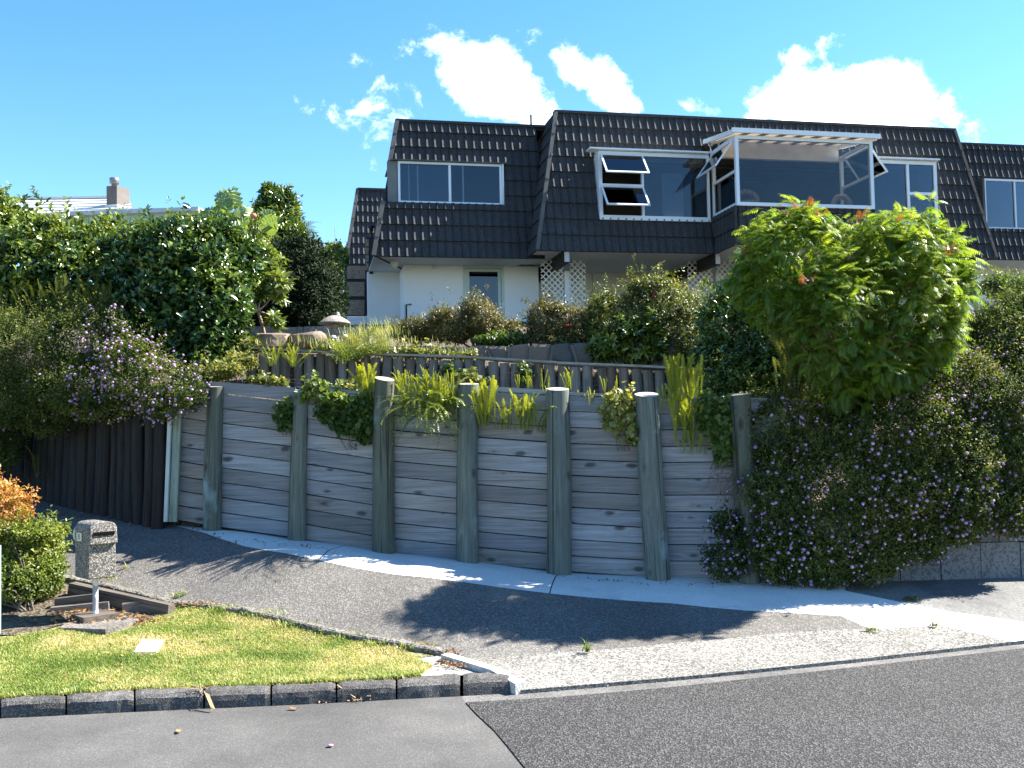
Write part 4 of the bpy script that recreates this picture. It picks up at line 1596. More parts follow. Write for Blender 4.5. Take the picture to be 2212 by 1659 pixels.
mb.add([H(uRa, -2.0, zRr - .2), H(uRb, -2.0, zRr - .2), H(uRb, -4, zRr - .2), H(uRa, -4, zRr - .2)], [(0, 1, 2, 3)])
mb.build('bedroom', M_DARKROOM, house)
# little things on the house: lamps, tap pipe, roof vent
p = H(*[hp(939, 577, W_DW + .04)[0], W_DW + .04, hp(939, 577, W_DW + .04)[1]])
MB().lathe([(0, -.04), (.04, -.035), (.055, 0), (.04, .035), (0, .04)], p, 14).build('wall_lamp', M_FLASH, house)
uu_, zz_ = hp(852, 566, W_LEFT - .8)
p = H(uu_, W_LEFT - .8, zEl + .03)
MB().lathe([(0, -.17), (.06, -.15), (.09, -.09), (.095, -.03), (.095, 0)], p, 16).build('soffit_lamp', M_PANELW, house)
a_, b_ = hp(878, 690, W_DW + .05)[0], hp(878, 658, W_DW + .05)[1]
MB().tube([H(a_, W_DW + .05, G0 + .2), H(a_, W_DW + .05, b_), H(a_ + .12, W_DW + .05, b_ + .01)], .018, 8).build('tap_pipe', M_BLACK, house)
u_, z_ = hp(1124, 266, -3)
MB().lathe([(.0, .0), (.13, 0), (.13, .14), (.15, .15), (.15, .19), (0, .22)], H(u_, -3, zRl - .1 + .12), 14).build('roof_vent', m_plain('galvanised steel', (.5, .52, .53), .4, metallic=.6), house)
u_, z_ = hp(1147, 255, -3)
MB().tube([H(u_, -3, zRl - .1), H(u_, -3, z_ + .08)], .028, 8).build('vent_pipe', M_BLACK, house)

# --- back part of the house, seen beyond the left corner
d_b = 35.0
B0 = pt(746, 572, d_b)
B1 = pt(772, 411, d_b + 1.0)
o_b = Vector((B0.x, B0.y, 0))
tb = TT.copy()
nb_ = NN.copy()
bk = Slope(0, B0.z, B1.z, .25, lin(B0.z, 0, B1.z, (B1 - B0).dot(tb)), lambda z: 3.6, tb, nb_, o_b)
ROW_keep = ROW
tile_panels(bk, row=.41)
hip(bk, -1, 5, .12)
MB().bar(bk.at(bk.uL(bk.z1), bk.z1, .0), bk.at(3.6, bk.z1, 0), .2, .07).build('ridge_cap', M_TILE, house)
MB().box(o_b + UP * (B0.z - .3) + nb_ * -.3 + tb * .02, tb * 3.6, -nb_ * 4, UP * .25).build('soffit', M_BEAM, house)
# dark framed wall with brown panels under it, nearer
d_p = 24.6
fr = MB()
q = lambda x, y, dd=0: pt(x, y, d_p + dd)
fr.hexa([q(744, 683), q(795, 683), q(795, 683, .2), q(744, 683, .2), q(744, 569), q(795, 569), q(795, 569, .2), q(744, 569, .2)])
sidewall = fr.build('framed_wall', M_BEAM, house)
for (x0, x1, y0, y1) in ((749, 789, 602, 574), (749, 787, 640, 609), (750, 787, 680, 648)):
    a, b, c, d = q(x0, y0, -.03), q(x1, y0, -.03), q(x1, y1, -.03), q(x0, y1, -.03)
    MB().hexa([a, b, b + Vector((0, .05, 0)), a + Vector((0, .05, 0)), d, c, c + Vector((0, .05, 0)), d + Vector((0, .05, 0))]).build('wall_panel', M_BROWNBRICK, sidewall)
fr = MB()
q2 = lambda x, y, dd=0: pt(x, y, 23.6 + dd)
fr.hexa([q2(793, 592), q2(806, 592), q2(806, 592, .25), q2(793, 592, .25), q2(794, 512), q2(810, 512), q2(810, 512, .25), q2(794, 512, .25)])
ch = fr.build('chimney_stack', M_BEAM, house)
for k in range(4):
    y1 = 517 + k * 17
    a, b, c, d = q2(789, y1 + 15, -.02), q2(796, y1 + 15, -.02), q2(796.5, y1, -.02), q2(789.5, y1, -.02)
    MB().hexa([a, b, b + Vector((0, .2, 0)), a + Vector((0, .2, 0)), d, c, c + Vector((0, .2, 0)), d + Vector((0, .2, 0))]).build('wall_panel', M_BROWNBRICK, ch)
p = q2(802, 513)
MB().lathe([(.03, 0), (.03, .14), (.055, .16), (.055, .22), (.1, .24), (.09, .28), (0, .32)], p, 12).build('flue', M_BLACK, house)
# pale weatherboards beside the steps
for k in range(4):
    a, b = pt(728 if k == 0 else 730, 688 + k * 9, 24.2), pt(794, 688 + k * 9, 24.2)
    MB().box((a.x, a.y - .02 * k, a.z - .045), (b.x - a.x, 0, 0), (0, .1, 0), (0, 0, .085)).build('weatherboard', M_HWALL, house)


# --- white lattice screens
def trellis(x0, x1, ytop, ybot, w, label):
    ua, zt = hp(x0, ytop, w)
    ub = hp(x1, ytop, w)[0]
    zb = hp(x0, ybot, w)[1]
    root = empty('trellis', H((ua + ub) / 2, w, zb), label, 'trellis', 'white lattice screens under the house')
    pitch = .14
    W_, Hh = ub - ua, zt - zb
    for sgn in (1, -1):
        n_ = int((W_ + Hh) / pitch) + 1
        for k in range(n_):
            c = k * pitch + .02
            # line u + sgn*v = c over the rectangle
            if sgn > 0:
                a = (max(0, c - Hh), min(c, Hh))
                b = (min(c, W_), max(0, c - W_))
            else:
                c2 = c - Hh
                a = (max(0, c2), max(0, -c2))
                b = (min(W_, Hh + c2), min(Hh, W_ - c2))
            A, B = H(ua + a[0], w + sgn * .006, zb + a[1]), H(ua + b[0], w + sgn * .006, zb + b[1])
            if (A - B).length > .06:
                MB().bar(A, B, .025, .01, NN).build('slat', M_WHITEPAINT, root)


trellis(1168, 1216, 561, 700, -1.15, 'white lattice screen left of the first white post, beside the door wall')
trellis(1231, 1264, 561, 700, -1.15, 'narrow white lattice screen right of the first white post')
trellis(1484, 1538, 557, 690, -1.15, 'white lattice screen left of the second post, above the yellow-green azalea')
trellis(1547, 1596, 560, 690, -1.15, 'white lattice screen between the second post and the blue downpipe')
trellis(2070, 2118, 590, 690, -1.6, 'white lattice screen partly hidden at the right edge of the tree')

# --- wicker chairs just inside the bay
M_WICK = m_speckle('brown wicker', (.3, .16, .09), (.5, .32, .19), 60, big=(2, .2), bump=.5)


def chair(xv, ytop, r, label):
    u_, z_ = hp(xv, ytop, BAY_W - .5)
    c = H(u_, BAY_W - .5, z_ - .28)
    root = empty('wicker_chair', c - UP * .25, label, 'chair', 'wicker chairs in the bay')
    prof = []
    bk_ = MB()
    vs, fs = [], []
    for i in range(9):
        a = math.pi * i / 8
        for (dr, dz, dy) in ((1, 1, 0), (.93, .93, .12), (.55, .5, .05)):
            vs.append(c + TT * (math.cos(a) * r * dr) + UP * (math.sin(a) * .28 * dz) + NN * dy)
    for i in range(8):
        for k in range(2):
            a = i * 3 + k
            fs.append((a, a + 3, a + 4, a + 1))
    for i in range(8):
        fs.append((i * 3, i * 3 + 2, i * 3 + 5, i * 3 + 3))
    bk_.add(vs, fs, True).build('backrest', M_WICK, root)
    MB().lathe([(0, .0), (r * .9, .0), (r * .95, -.06), (0, -.08)], c - UP * .02, 16).build('seat', M_WICK, root)


chair(1608, 409, .33, 'brown wicker chair behind the left end of the bay glass')
chair(1815, 419, .25, 'brown wicker chair behind the right end of the bay glass')

# ================================================================ THE NEIGHBOUR'S HOUSE, far left
M_NROOF = m_plain('pale grey roof tile', (.5, .51, .5), .55, vary=.08, scale=2)
M_GREEN = m_plain('pale green weatherboard', (.30, .46, .38), .7, vary=.06)
M_CHIM = m_plain('brown-grey chimney', (.13, .11, .098), .85, vary=.12, scale=2.5)
M_STEEL = m_plain('flue steel', (.22, .21, .215), .4, vary=.1, metallic=.5)
nb = empty('neighbour_house', pt(200, 470, 41), 'pale-roofed house with a chimney beyond the tall hedge at the left', 'house')
dr_, de_ = 44.0, 41.0
R0, R1 = pt(-80, 434, dr_), pt(278, 428, dr_)
E0, E1 = pt(-80, 467, de_), pt(286, 458, de_)
for k in range(5):
    f0, f1 = k / 5, (k + 1) / 5
    nseg = 14
    for j in range(nseg):
        g0, g1 = j / nseg, (j + 1) / nseg
        P = lambda f, g, dz=0: E0.lerp(E1, g).lerp(R0.lerp(R1, g), f) + Vector((0, 0, dz))
        p = [P(f0, g0, .05), P(f0, g1, .05), P(f1, g1, .0), P(f1, g0, .0)]
        MB().hexa([x_ - Vector((0, 0, .04)) for x_ in p] + p).build('roof_tile', M_NROOF, nb)
MB().bar(R0 + Vector((0, 0, .04)), R1 + Vector((0, 0, .04)), .25, .1).build('ridge_cap', M_NROOF, nb)
mb = MB()
mb.add([R0, R1, R1 + Vector((0, 3, -1.5)), R0 + Vector((0, 3, -1.5))], [(0, 1, 2, 3)])
mb.build('rear_roof', M_NROOF, nb)
G0_, G1_ = pt(120, 463, 40.5), pt(430, 452, 40.5)
MB().bar(G0_, G1_, .2, .18).build('gutter', m_plain('blue-grey gutter', (.45, .5, .53), .5), nb)
mb = MB()
n_ = 24
for k in range(n_):
    a, b = G0_.lerp(G1_, k / n_), G0_.lerp(G1_, (k + 1) / n_)
    MB().box(a + Vector((.01, .3, -2.6)), (b.x - a.x - .02, 0, 0), (0, .1, 0), (0, 0, 2.5)).build('wall_board', M_GREEN, nb)
MB().box(G0_ + Vector((0, .2, -.02)), (G1_.x - G0_.x, 0, .16), (0, 4, .2), (0, 0, .06)).build('lean_to_roof', M_NROOF, nb)
c0 = pt(230, 447, 42.0)
cw = 24 * 42 / FPX
chim = MB()
chh = pt(230, 402, 42).z - c0.z + .3
chim.box(c0 - Vector((0, 0, .3)), (cw, -.06, 0), (.28, .7, 0), (0, 0, chh))
chim.build('chimney', M_CHIM, nb)
MB().box(c0 + Vector((-.05, -.06, -.2)), (cw + .08, -.06, 0), (.3, .8, 0), (0, 0, .28)).build('chimney_flashing', M_NROOF, nb)
cc = pt(247, 402, 42.2)
MB().lathe([(.13, -.05), (.13, .08), (.2, .1), (.2, .33), (.18, .35), (0, .36)], cc, 16).build('chimney_cowl', M_STEEL, nb)
# ================================================================ PLANTS
nrg = np.random.default_rng(7)


def unit(v):
    return v / np.maximum(np.linalg.norm(v, axis=-1, keepdims=True), 1e-9)


def leaf_tpl(kind):
    if kind == 'oval':     # folded along the midrib, tip turned down
        V = np.array([(0, 0, 0), (-.5, .32, .10), (-.42, .68, .08), (0, 1, -.08), (.42, .68, .08), (.5, .32, .10), (0, .5, 0)], float)
        T = [(0, 6, 1), (1, 6, 2), (2, 6, 3), (3, 6, 4), (4, 6, 5), (5, 6, 0)]
    elif kind == 'small':
        V = np.array([(0, 0, 0), (-.5, .45, .12), (0, 1, -.05), (.5, .45, .12)], float)
        T = [(0, 2, 1), (0, 3, 2)]
    elif kind == 'round':
        V = np.array([(0, 0, 0), (-.5, .12, .06), (-.55, .55, .1), (0, 1, -.04), (.55, .55, .1), (.5, .12, .06)], float)
        T = [(0, 3, 2), (0, 2, 1), (0, 4, 3), (0, 5, 4)]
    return V, np.array(T)


def instance(V, T, pos, ax_y, ax_z, L, W):
    """copies of a template: local y along ax_y, local z near ax_z"""
    ay = unit(ax_y)
    ax = unit(np.cross(ay, ax_z))
    az = np.cross(ax, ay)
    n, k = len(pos), len(V)
    P = pos[:, None, :] + ax[:, None, :] * (V[None, :, 0, None] * W[:, None, None]) + ay[:, None, :] * (V[None, :, 1, None] * L[:, None, None]) + az[:, None, :] * (V[None, :, 2, None] * L[:, None, None])
    TT_ = (T[None] + (np.arange(n) * k)[:, None, None]).reshape(-1, 3)
    return P.reshape(-1, 3), TT_


def fnoise(P, s, seed=0.0):
    return np.array([noise.noise(Vector((p[0] * s + seed, p[1] * s, p[2] * s))) for p in P])


def blobs_px(lst):
    out = []
    for b in lst:
        x, y, d, rx, ry, rd = b
        c = pt(x, y, d)
        out.append((c.x, c.y, c.z, rx * d / FPX, rd, ry * d / FPX))
    return np.array(out, float)


def sample_shell(B, n, rough=.22, back=.45, zmin=None, nfreq=1.4, seed=0.0):
    """points on the lumpy outer surface of a group of ellipsoids, with outward normals"""
    area = (B[:, 3] * B[:, 5] + B[:, 3] * B[:, 4] + B[:, 4] * B[:, 5])
    P, N = [], []
    tries = 0
    got = 0
    while got < n and tries < 12:
        tries += 1
        m = int((n - got) * 1.8) + 50
        bi = nrg.choice(len(B), m, p=area / area.sum())
        d = unit(nrg.normal(size=(m, 3)))
        keep = (d[:, 1] < .25) | (nrg.random(m) < back)
        bi, d = bi[keep], d[keep]
        c, r = B[bi, :3], B[bi, 3:]
        p0 = c + d * r
        k = 1 + rough * fnoise(p0, nfreq, seed) + nrg.normal(size=len(d)) * rough * .22
        p = c + d * r * k[:, None]
        ok = np.ones(len(p), bool)
        for j in range(len(B)):
            q = (p - B[j, :3]) / B[j, 3:]
            ins = (np.einsum('ij,ij->i', q, q) < .62) & (bi != j)
            ok &= ~ins
        if zmin is not None:
            ok &= p[:, 2] > zmin
        p, d, r = p[ok], d[ok], r[ok]
        nn = unit(d / r)
        P.append(p)
        N.append(nn)
        got += len(p)
    P, N = np.concatenate(P)[:n], np.concatenate(N)[:n]
    return P, N


def shrub_foliage(B, tips, per, tw, L, W, kind='oval', rough=.22, back=.45, up=.35, spread=.9, var0=.5, varn=.45, zmin=None, seed=0.0, inner=.35, topvar=.0, droop=0.0, nfreq=1.4, flat=0.0, shoot=.10):
    P, N = sample_shell(B, tips, rough, back, zmin, nfreq, seed)
    n = len(P)
    P = P + (N * .7 + np.array([0, 0, .5])) * (np.clip(nrg.normal(size=n) - .9, 0, 1.6) * shoot)[:, None]
    tdir = unit(N * 1.0 + np.array([0, 0, up]) + nrg.normal(size=(n, 3)) * .35)
    clump = fnoise(P, 2.3, seed + 9) * .9 + nrg.normal(size=n) * .15
    pos, ay, az, var, sz = [], [], [], [], []
    side = unit(np.cross(tdir, nrg.normal(size=(n, 3))))
    oth = np.cross(tdir, side)
    for j in range(per):
        f = j / max(1, per - 1)
        a = j * 2.4 + nrg.random(n) * .8
        radial = side * np.cos(a)[:, None] + oth * np.sin(a)[:, None]
        q = P - tdir * (f * tw)[..., None] if np.ndim(f) else P - tdir * (f * tw)
        q = q + nrg.normal(size=(n, 3)) * tw * .10
        dirv = unit(radial * spread + tdir * (.75 - .45 * f) + np.array([0, 0, -droop]))
        nz = unit(tdir * 1.0 + nrg.normal(size=(n, 3)) * .3 + np.array([0, 0, .5 + flat]))
        pos.append(q)
        ay.append(dirv)
        az.append(nz)
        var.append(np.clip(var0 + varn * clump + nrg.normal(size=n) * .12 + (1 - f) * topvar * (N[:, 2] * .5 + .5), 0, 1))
        sz.append(nrg.uniform(.7, 1.15, n))
    if inner > 0:
        k = int(n * per * inner)
        idx = nrg.integers(0, n, k)
        depth = nrg.uniform(.1, .45, k)
        # towards the nearest blob centre
        C = B[:, :3]
        near = np.argmin(np.linalg.norm(P[idx][:, None, :] - C[None], axis=2), axis=1)
        q = P[idx] + (C[near] - P[idx]) * depth[:, None] + nrg.normal(size=(k, 3)) * .04
        if zmin is not None:
            q[:, 2] = np.maximum(q[:, 2], zmin)
        pos.append(q)
        ay.append(unit(nrg.normal(size=(k, 3)) + N[idx] * .6))
        az.append(unit(nrg.normal(size=(k, 3)) + N[idx]))
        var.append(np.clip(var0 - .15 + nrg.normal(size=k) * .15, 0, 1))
        sz.append(nrg.uniform(.9, 1.5, k))
    pos, ay, az = np.concatenate(pos), np.concatenate(ay), np.concatenate(az)
    var, sz = np.concatenate(var), np.concatenate(sz)
    V, T = leaf_tpl(kind)
    VV, TT_ = instance(V, T, pos, ay, az, sz * L, sz * W)
    return VV, TT_, np.repeat(var, len(V)), P, N


def stems_mesh(base, P, n, r0=.025, seed=0, bend=.25):
    """woody stems from the base to points in the crown"""
    mb = MB()
    r = random.Random(seed)
    base = Vector(base)
    for i in r.sample(range(len(P)), min(n, len(P))):
        e = Vector(P[i])
        mid = base.lerp(e, .5) + Vector((r.uniform(-bend, bend), r.uniform(-bend, bend), r.uniform(.0, bend)))
        b2 = base + Vector((r.uniform(-.08, .08), r.uniform(-.08, .08), 0))
        pts_ = [(b2 * (1 - t_) ** 2 + mid * 2 * t_ * (1 - t_) + e * t_ ** 2) for t_ in (0, .25, .5, .75, 1)]
        mb.tube(pts_, [r0, r0 * .8, r0 * .6, r0 * .4, r0 * .2], 6, caps=False)
    return mb


M_BARK = m_plain('bark', (.13, .10, .075), .85, vary=.35, scale=8, bump=.5)
M_PALEBARK = m_plain('pale pinkish bark', (.36, .25, .18), .8, vary=.25, scale=10, bump=.4)

L_CAM = m_leaf('glossy camellia leaf', [(.0, (.014, .034, .008)), (.5, (.045, .09, .016)), (.8, (.13, .19, .028)), (1, (.24, .28, .045))], .27, .22, 1.5, .6)
L_CAM2 = m_leaf('dark camellia leaf', [(.0, (.010, .026, .008)), (.6, (.026, .06, .013)), (.9, (.07, .13, .022)), (1, (.14, .19, .03))], .25, .2, 1.5, .6)
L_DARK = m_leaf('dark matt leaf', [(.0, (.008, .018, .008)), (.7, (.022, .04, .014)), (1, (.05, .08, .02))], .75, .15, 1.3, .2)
L_BRIGHT = m_leaf('bright leaf', [(.0, (.03, .06, .012)), (.5, (.09, .14, .025)), (1, (.22, .26, .06))], .35, .35, 1.5)
L_LANT = m_leaf('small dull leaf', [(.0, (.016, .034, .008)), (.45, (.058, .088, .018)), (.8, (.14, .165, .04)), (1, (.23, .22, .07))], .55, .36, 1.7, .25)
L_AZ_BR = m_leaf('bronze azalea leaf', [(.0, (.045, .042, .014)), (.45, (.13, .125, .035)), (.75, (.2, .155, .06)), (1, (.3, .26, .09))], .42, .3, 1.4)
L_AZ_YG = m_leaf('yellow-green azalea leaf', [(.0, (.02, .03, .008)), (.45, (.075, .095, .02)), (.8, (.17, .19, .035)), (1, (.28, .26, .06))], .4, .35, 1.5)
L_TREE = m_leaf('pinnate leaf', [(.0, (.026, .066, .014)), (.42, (.085, .15, .02)), (.8, (.18, .25, .03)), (1, (.28, .32, .04))], .42, .5, 1.9, .35)
L_RED = m_leaf('red young leaf', [(.0, (.2, .05, .025)), (.5, (.26, .10, .04)), (1, (.28, .2, .05))], .35, .4, 1.3)
L_FERN = m_leaf('yellow-green fern', [(.0, (.05, .09, .012)), (.5, (.15, .2, .02)), (1, (.32, .32, .04))], .45, .4, 1.4)
L_BRACKEN = m_leaf('bracken', [(.0, (.05, .09, .014)), (.6, (.14, .2, .03)), (.85, (.2, .19, .05)), (1, (.24, .15, .06))], .5, .4, 1.4)
L_IVY = m_leaf('creeper leaf', [(.0, (.03, .07, .014)), (.5, (.075, .13, .025)), (1, (.22, .27, .05))], .4, .35, 1.5)
L_SUCC = m_leaf('yellow fleshy leaf', [(.0, (.08, .1, .03)), (.5, (.24, .26, .06)), (1, (.42, .4, .16))], .4, .3, 1.3)
L_NAND = m_leaf('orange nandina leaf', [(.0, (.22, .2, .03)), (.35, (.42, .26, .05)), (.7, (.52, .2, .09)), (1, (.5, .11, .06))], .45, .35, 1.3)
L_HEBE = m_leaf('yellow-green hedge leaf', [(.0, (.04, .07, .012)), (.5, (.13, .18, .025)), (1, (.3, .32, .06))], .4, .35, 1.4)
L_GRASS = m_leaf('lawn grass', [(.0, (.12, .19, .03)), (.4, (.25, .32, .075)), (.65, (.4, .41, .15)), (1, (.6, .5, .28))], .55, .35, 1.3, .3)
L_DRY = m_leaf('dry leaf', [(.0, (.10, .05, .025)), (.5, (.25, .13, .06)), (1, (.4, .28, .14))], .7, .2, 1.1, .2)
M_MAUVE = m_leaf('mauve flower', [(.0, (.34, .19, .46)), (1, (.66, .46, .74))], .6, .3, 1.0, .3)
M_REDFLOWER = m_leaf('red flower', [(.0, (.6, .02, .03)), (1, (.75, .06, .06))], .5, .3, 1.0)


def shrub(name, label, cat, B, mat, base=None, group=None, nstems=10, stem_r=.022, stem_m=None, extra=None, **kw):
    B = blobs_px(B)
    V, T, var, P, N = shrub_foliage(B, **kw)
    if base is None:
        base = Vector((B[:, 0].mean(), B[:, 1].mean(), (B[:, 2] - B[:, 5]).min() - .1))
    root = empty(name, base, label, cat, group)
    obj('foliage', np_mesh('foliage', V, T, mat, var), root, kind='stuff')
    if nstems:
        stems_mesh(base, P, nstems, stem_r, 3).build('stems', stem_m or M_BARK, root, kind='stuff')
    return root, P, N


def flowers(root, P, N, n, size, mat, name='flowers', frontal=True):
    """little domed flower heads scattered over the leaf surface"""
    w = np.ones(len(P))
    idx = nrg.choice(len(P), min(n, len(P)), replace=False)
    pos = P[idx] + N[idx] * .02
    k = 7
    V = [(0, 0, .5)] + [(math.cos(a) * .5, math.sin(a) * .5, .12) for a in np.arange(k) * 2 * math.pi / k] + [(math.cos(a) * .3, math.sin(a) * .3, -.15) for a in np.arange(k) * 2 * math.pi / k]
    T = [(0, 1 + i, 1 + (i + 1) % k) for i in range(k)]
    for i in range(k):
        a, b = 1 + i, 1 + (i + 1) % k
        T += [(a, a + k, b + k), (a, b + k, b)]
    V, T = np.array(V, float), np.array(T)
    up = unit(N[idx] + np.array([0, -.35, .5]) + nrg.normal(size=(len(idx), 3)) * .3)
    sd_ = unit(np.cross(up, nrg.normal(size=up.shape)))
    s = nrg.uniform(.6, 1.15, len(idx)) * size
    VV, TT_ = instance(V, T, pos, sd_, up, s, s)
    var = np.repeat(nrg.random(len(idx)), len(V))
    return obj(name, np_mesh(name, VV, TT_, mat, var), root, kind='stuff')


# ---------------- hedge of camellias at the left
shrub('camellia', 'dark glossy camellia hedge at the far left edge, below the pale tiled roof', 'shrub',
      [(-60, 570, 16.2, 130, 140, .9), (70, 590, 16.0, 120, 115, .9), (180, 590, 15.9, 100, 105, .85), (30, 505, 16.3, 80, 45, .7), (-70, 470, 16.4, 80, 60, .8), (150, 528, 16.2, 90, 40, .6), (240, 540, 16.2, 45, 60, .6), (-10, 450, 16.4, 34, 40, .5)],
      L_CAM, tips=3300, per=7, tw=.16, L=.10, W=.05, rough=.3, shoot=.18, inner=.5, topvar=.4, seed=1.0, var0=.58, nstems=14)
r_, P_, N_ = shrub('camellia', 'large rounded camellia with shining dark leaves left of the bare-stemmed shrub', 'shrub',
      [(400, 590, 14.9, 135, 110, .85), (370, 690, 14.7, 120, 110, .8), (450, 680, 14.6, 85, 105, .75), (430, 760, 14.5, 85, 60, .6), (310, 610, 15.1, 70, 90, .7), (480, 560, 15.0, 80, 70, .7), (350, 540, 15.2, 120, 45, .7)],
      L_CAM2, tips=3400, per=7, tw=.16, L=.10, W=.05, rough=.26, shoot=.14, inner=.5, topvar=.4, seed=2.0, var0=.58, nstems=14)
shrub('pittosporum', 'yellow-green clipped hedge top along the wall of the neighbour house', 'shrub',
      [(250, 526, 16.9, 100, 40, .6), (350, 522, 16.9, 100, 38, .6), (430, 512, 16.7, 90, 38, .6), (520, 510, 16.6, 60, 48, .6)],
      L_BRIGHT, tips=1900, per=6, tw=.14, L=.065, W=.028, rough=.3, shoot=.2, inner=.4, topvar=.3, seed=3.0, nstems=5, var0=.42)
shrub('tall_tree', 'tall pointed leafy tree rising behind the hedge against the sky', 'tree',
      [(590, 490, 21, 55, 60, .7), (600, 445, 21, 36, 38, .5), (612, 500, 21, 36, 50, .6), (565, 520, 20.5, 60, 60, .7), (585, 425, 21, 18, 26, .3), (622, 550, 20.5, 40, 55, .6)],
      L_CAM, tips=1500, per=7, tw=.2, L=.11, W=.045, rough=.3, inner=.4, topvar=.2, seed=4.0, nstems=8, stem_r=.04, var0=.55)
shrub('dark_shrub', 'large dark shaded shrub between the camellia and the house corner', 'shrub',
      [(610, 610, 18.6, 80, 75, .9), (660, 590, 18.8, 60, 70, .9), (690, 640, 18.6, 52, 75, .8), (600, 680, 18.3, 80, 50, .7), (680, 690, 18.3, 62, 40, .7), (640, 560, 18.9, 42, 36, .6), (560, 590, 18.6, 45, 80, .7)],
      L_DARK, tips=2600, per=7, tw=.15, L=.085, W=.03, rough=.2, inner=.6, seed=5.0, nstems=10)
shrub('white_flowered_shrub', 'light-leaved shrub against the left side wall of the house', 'shrub',
      [(716, 590, 21.5, 26, 40, .5), (722, 640, 21.5, 26, 45, .5), (728, 555, 22, 22, 22, .4), (715, 680, 21.3, 25, 25, .4)],
      L_BRIGHT, tips=600, per=6, tw=.14, L=.09, W=.04, rough=.3, inner=.4, seed=6.0, nstems=6, var0=.6, topvar=.3)

# ---------------- small rhododendron with a bare branching stem
rb = pt(572, 728, 15.6)
rho = empty('rhododendron', rb, 'small open rhododendron with a bare branched stem beside the camellia', 'shrub')
mb = MB()
fork = pt(557, 672, 15.5)
mb.tube([rb, pt(566, 700, 15.55), fork], [.03, .027, .022], 8)
ends = [pt(528, 655, 15.4), pt(540, 648, 15.45), pt(548, 640, 15.5), pt(565, 630, 15.5), pt(588, 640, 15.6), pt(598, 680, 15.4), pt(520, 668, 15.4)]
for e in ends:
    mb.tube([fork, fork.lerp(e, .5) + Vector((0, 0, -.02)), e], [.018, .013, .008], 6)
mb.build('stems', M_PALEBARK, rho)
Bq = blobs_px([(548, 600, 15.5, 42, 38, .3), (585, 590, 15.6, 30, 45, .3), (600, 620, 15.5, 25, 25, .25), (560, 560, 15.6, 30, 20, .25), (598, 690, 15.3, 18, 16, .15), (530, 570, 15.6, 25, 25, .25)])
V, T, var, P_, N_ = shrub_foliage(Bq, tips=110, per=9, tw=.05, L=.15, W=.05, rough=.3, inner=.1, spread=1.3, var0=.6, seed=7.0)
obj('foliage', np_mesh('foliage', V, T, L_BRIGHT, var), rho, kind='stuff')


# ---------------- split-leaf plant on top of the hedge, each leaf a part
def split_leaf_mesh():
    V, T = [], []
    mb = MB()
    n = 7
    for s in (-1, 1):
        for k in range(n):
            f = k / (n - 1)
            y0 = f * .8
            wdt = math.sin(math.pi * (f * .75 + .2)) * .55
            a = (0, y0, 0)
            b = (0, y0 + .11, 0)
            c = (s * wdt, y0 + .28, -.12 - .1 * f)
            d = (s * wdt * .9, y0 + .14, -.14 - .1 * f)
            e0 = (s * wdt * .5, y0 + .20, .03)
            e1 = (s * wdt * .5, y0 + .08, .03)
            mb.add([a, e1, d, c, e0, b], [(0, 1, 4, 5), (1, 2, 3, 4)] if s > 0 else [(5, 4, 1, 0), (4, 3, 2, 1)])
    return mb.mesh('leaf', L_SPLIT)


L_SPLIT = m_leaf('split leaf', [(0, (.19, .27, .075)), (1, (.24, .32, .1))], .33, .35, 1.4, .5)
sl = split_leaf_mesh()
phi = empty('split_leaf_plant', pt(490, 490, 15.4), 'big split-leaved plant with pale shining leaves on top of the hedge', 'plant')
for (x, y, dy, yaw, pitch_, s) in ((478, 452, -1, -.5, .5, .42), (505, 450, -1, .9, .35, .44), (455, 458, -1, -1.6, .2, .34), (540, 480, -1, 1.4, .25, .36), (520, 470, -1, .3, -.1, .36), (600, 470, 0, 1.8, .1, .42), (575, 498, -1, .8, -.5, .42), (545, 510, -1, 1.9, -.2, .34), (440, 470, -1, -1.0, .0, .3), (495, 475, -1, -.2, -.4, .36)):
    c = pt(x, y, 15.5)
    mw = Matrix.Translation(c) @ Matrix.Rotation(-yaw, 4, 'Y') @ Matrix.Rotation(rad(55) + pitch_, 4, 'X') @ Matrix.Scale(s, 4)
    o = bpy.data.objects.new('leaf', sl)
    link(o, phi, mw)
mbf = MB().lathe([(0, -.03), (.04, -.02), (.05, .01), (.03, .04), (0, .045)], pt(548, 467, 15.4), 10)
mbf.build('flower', m_plain('salmon flower', (.6, .16, .11), .6), phi)


# ---------------- fern fronds
def frond_mesh(name, mat, n=16, arch=.55, width=.055, curl=.2, seed=0, var=.5, taper=True):
    """one long narrow fern frond: a stalk with rows of little leaflets; 1 m long, growing up local z, arching to -y"""
    r = random.Random(seed)
    V, T, va = [], [], []

    def pos(s):
        return Vector((.03 * math.sin(s * 3 + seed), -arch * s * s, s * (1 - .35 * arch * s) - curl * max(0, s - .75) ** 2 * 4))
    for k in range(n):
        s = .08 + .92 * k / n
        p = pos(s)
        t_ = (pos(s + .02) - pos(s - .02)).normalized()
        sx = Vector((1, 0, 0))
        nz_ = sx.cross(t_)
        w = width * (math.sin(math.pi * min(1, .18 + .82 * (1 - s) ** .6 * 1.0)) ** .5 if taper else 1) * (.75 if s > .9 else 1)
        for sg in (-1, 1):
            b = len(V)
            h = .42 / n
            tip = p + sx * sg * w + t_ * h * .8 + nz_ * w * .25 * r.uniform(-.4, 1)
            V += [tuple(p - t_ * h), tuple(p + t_ * h), tuple(tip + t_ * h * .4), tuple(tip - t_ * h * .5)]
            T += [(b, b + 1, b + 2), (b, b + 2, b + 3)] if sg < 0 else [(b, b + 2, b + 1), (b, b + 3, b + 2)]
            va += [min(1, max(0, var + .25 * (s - .4) + r.uniform(-.08, .08)))] * 4
    return np_mesh(name, V, T, mat, va)


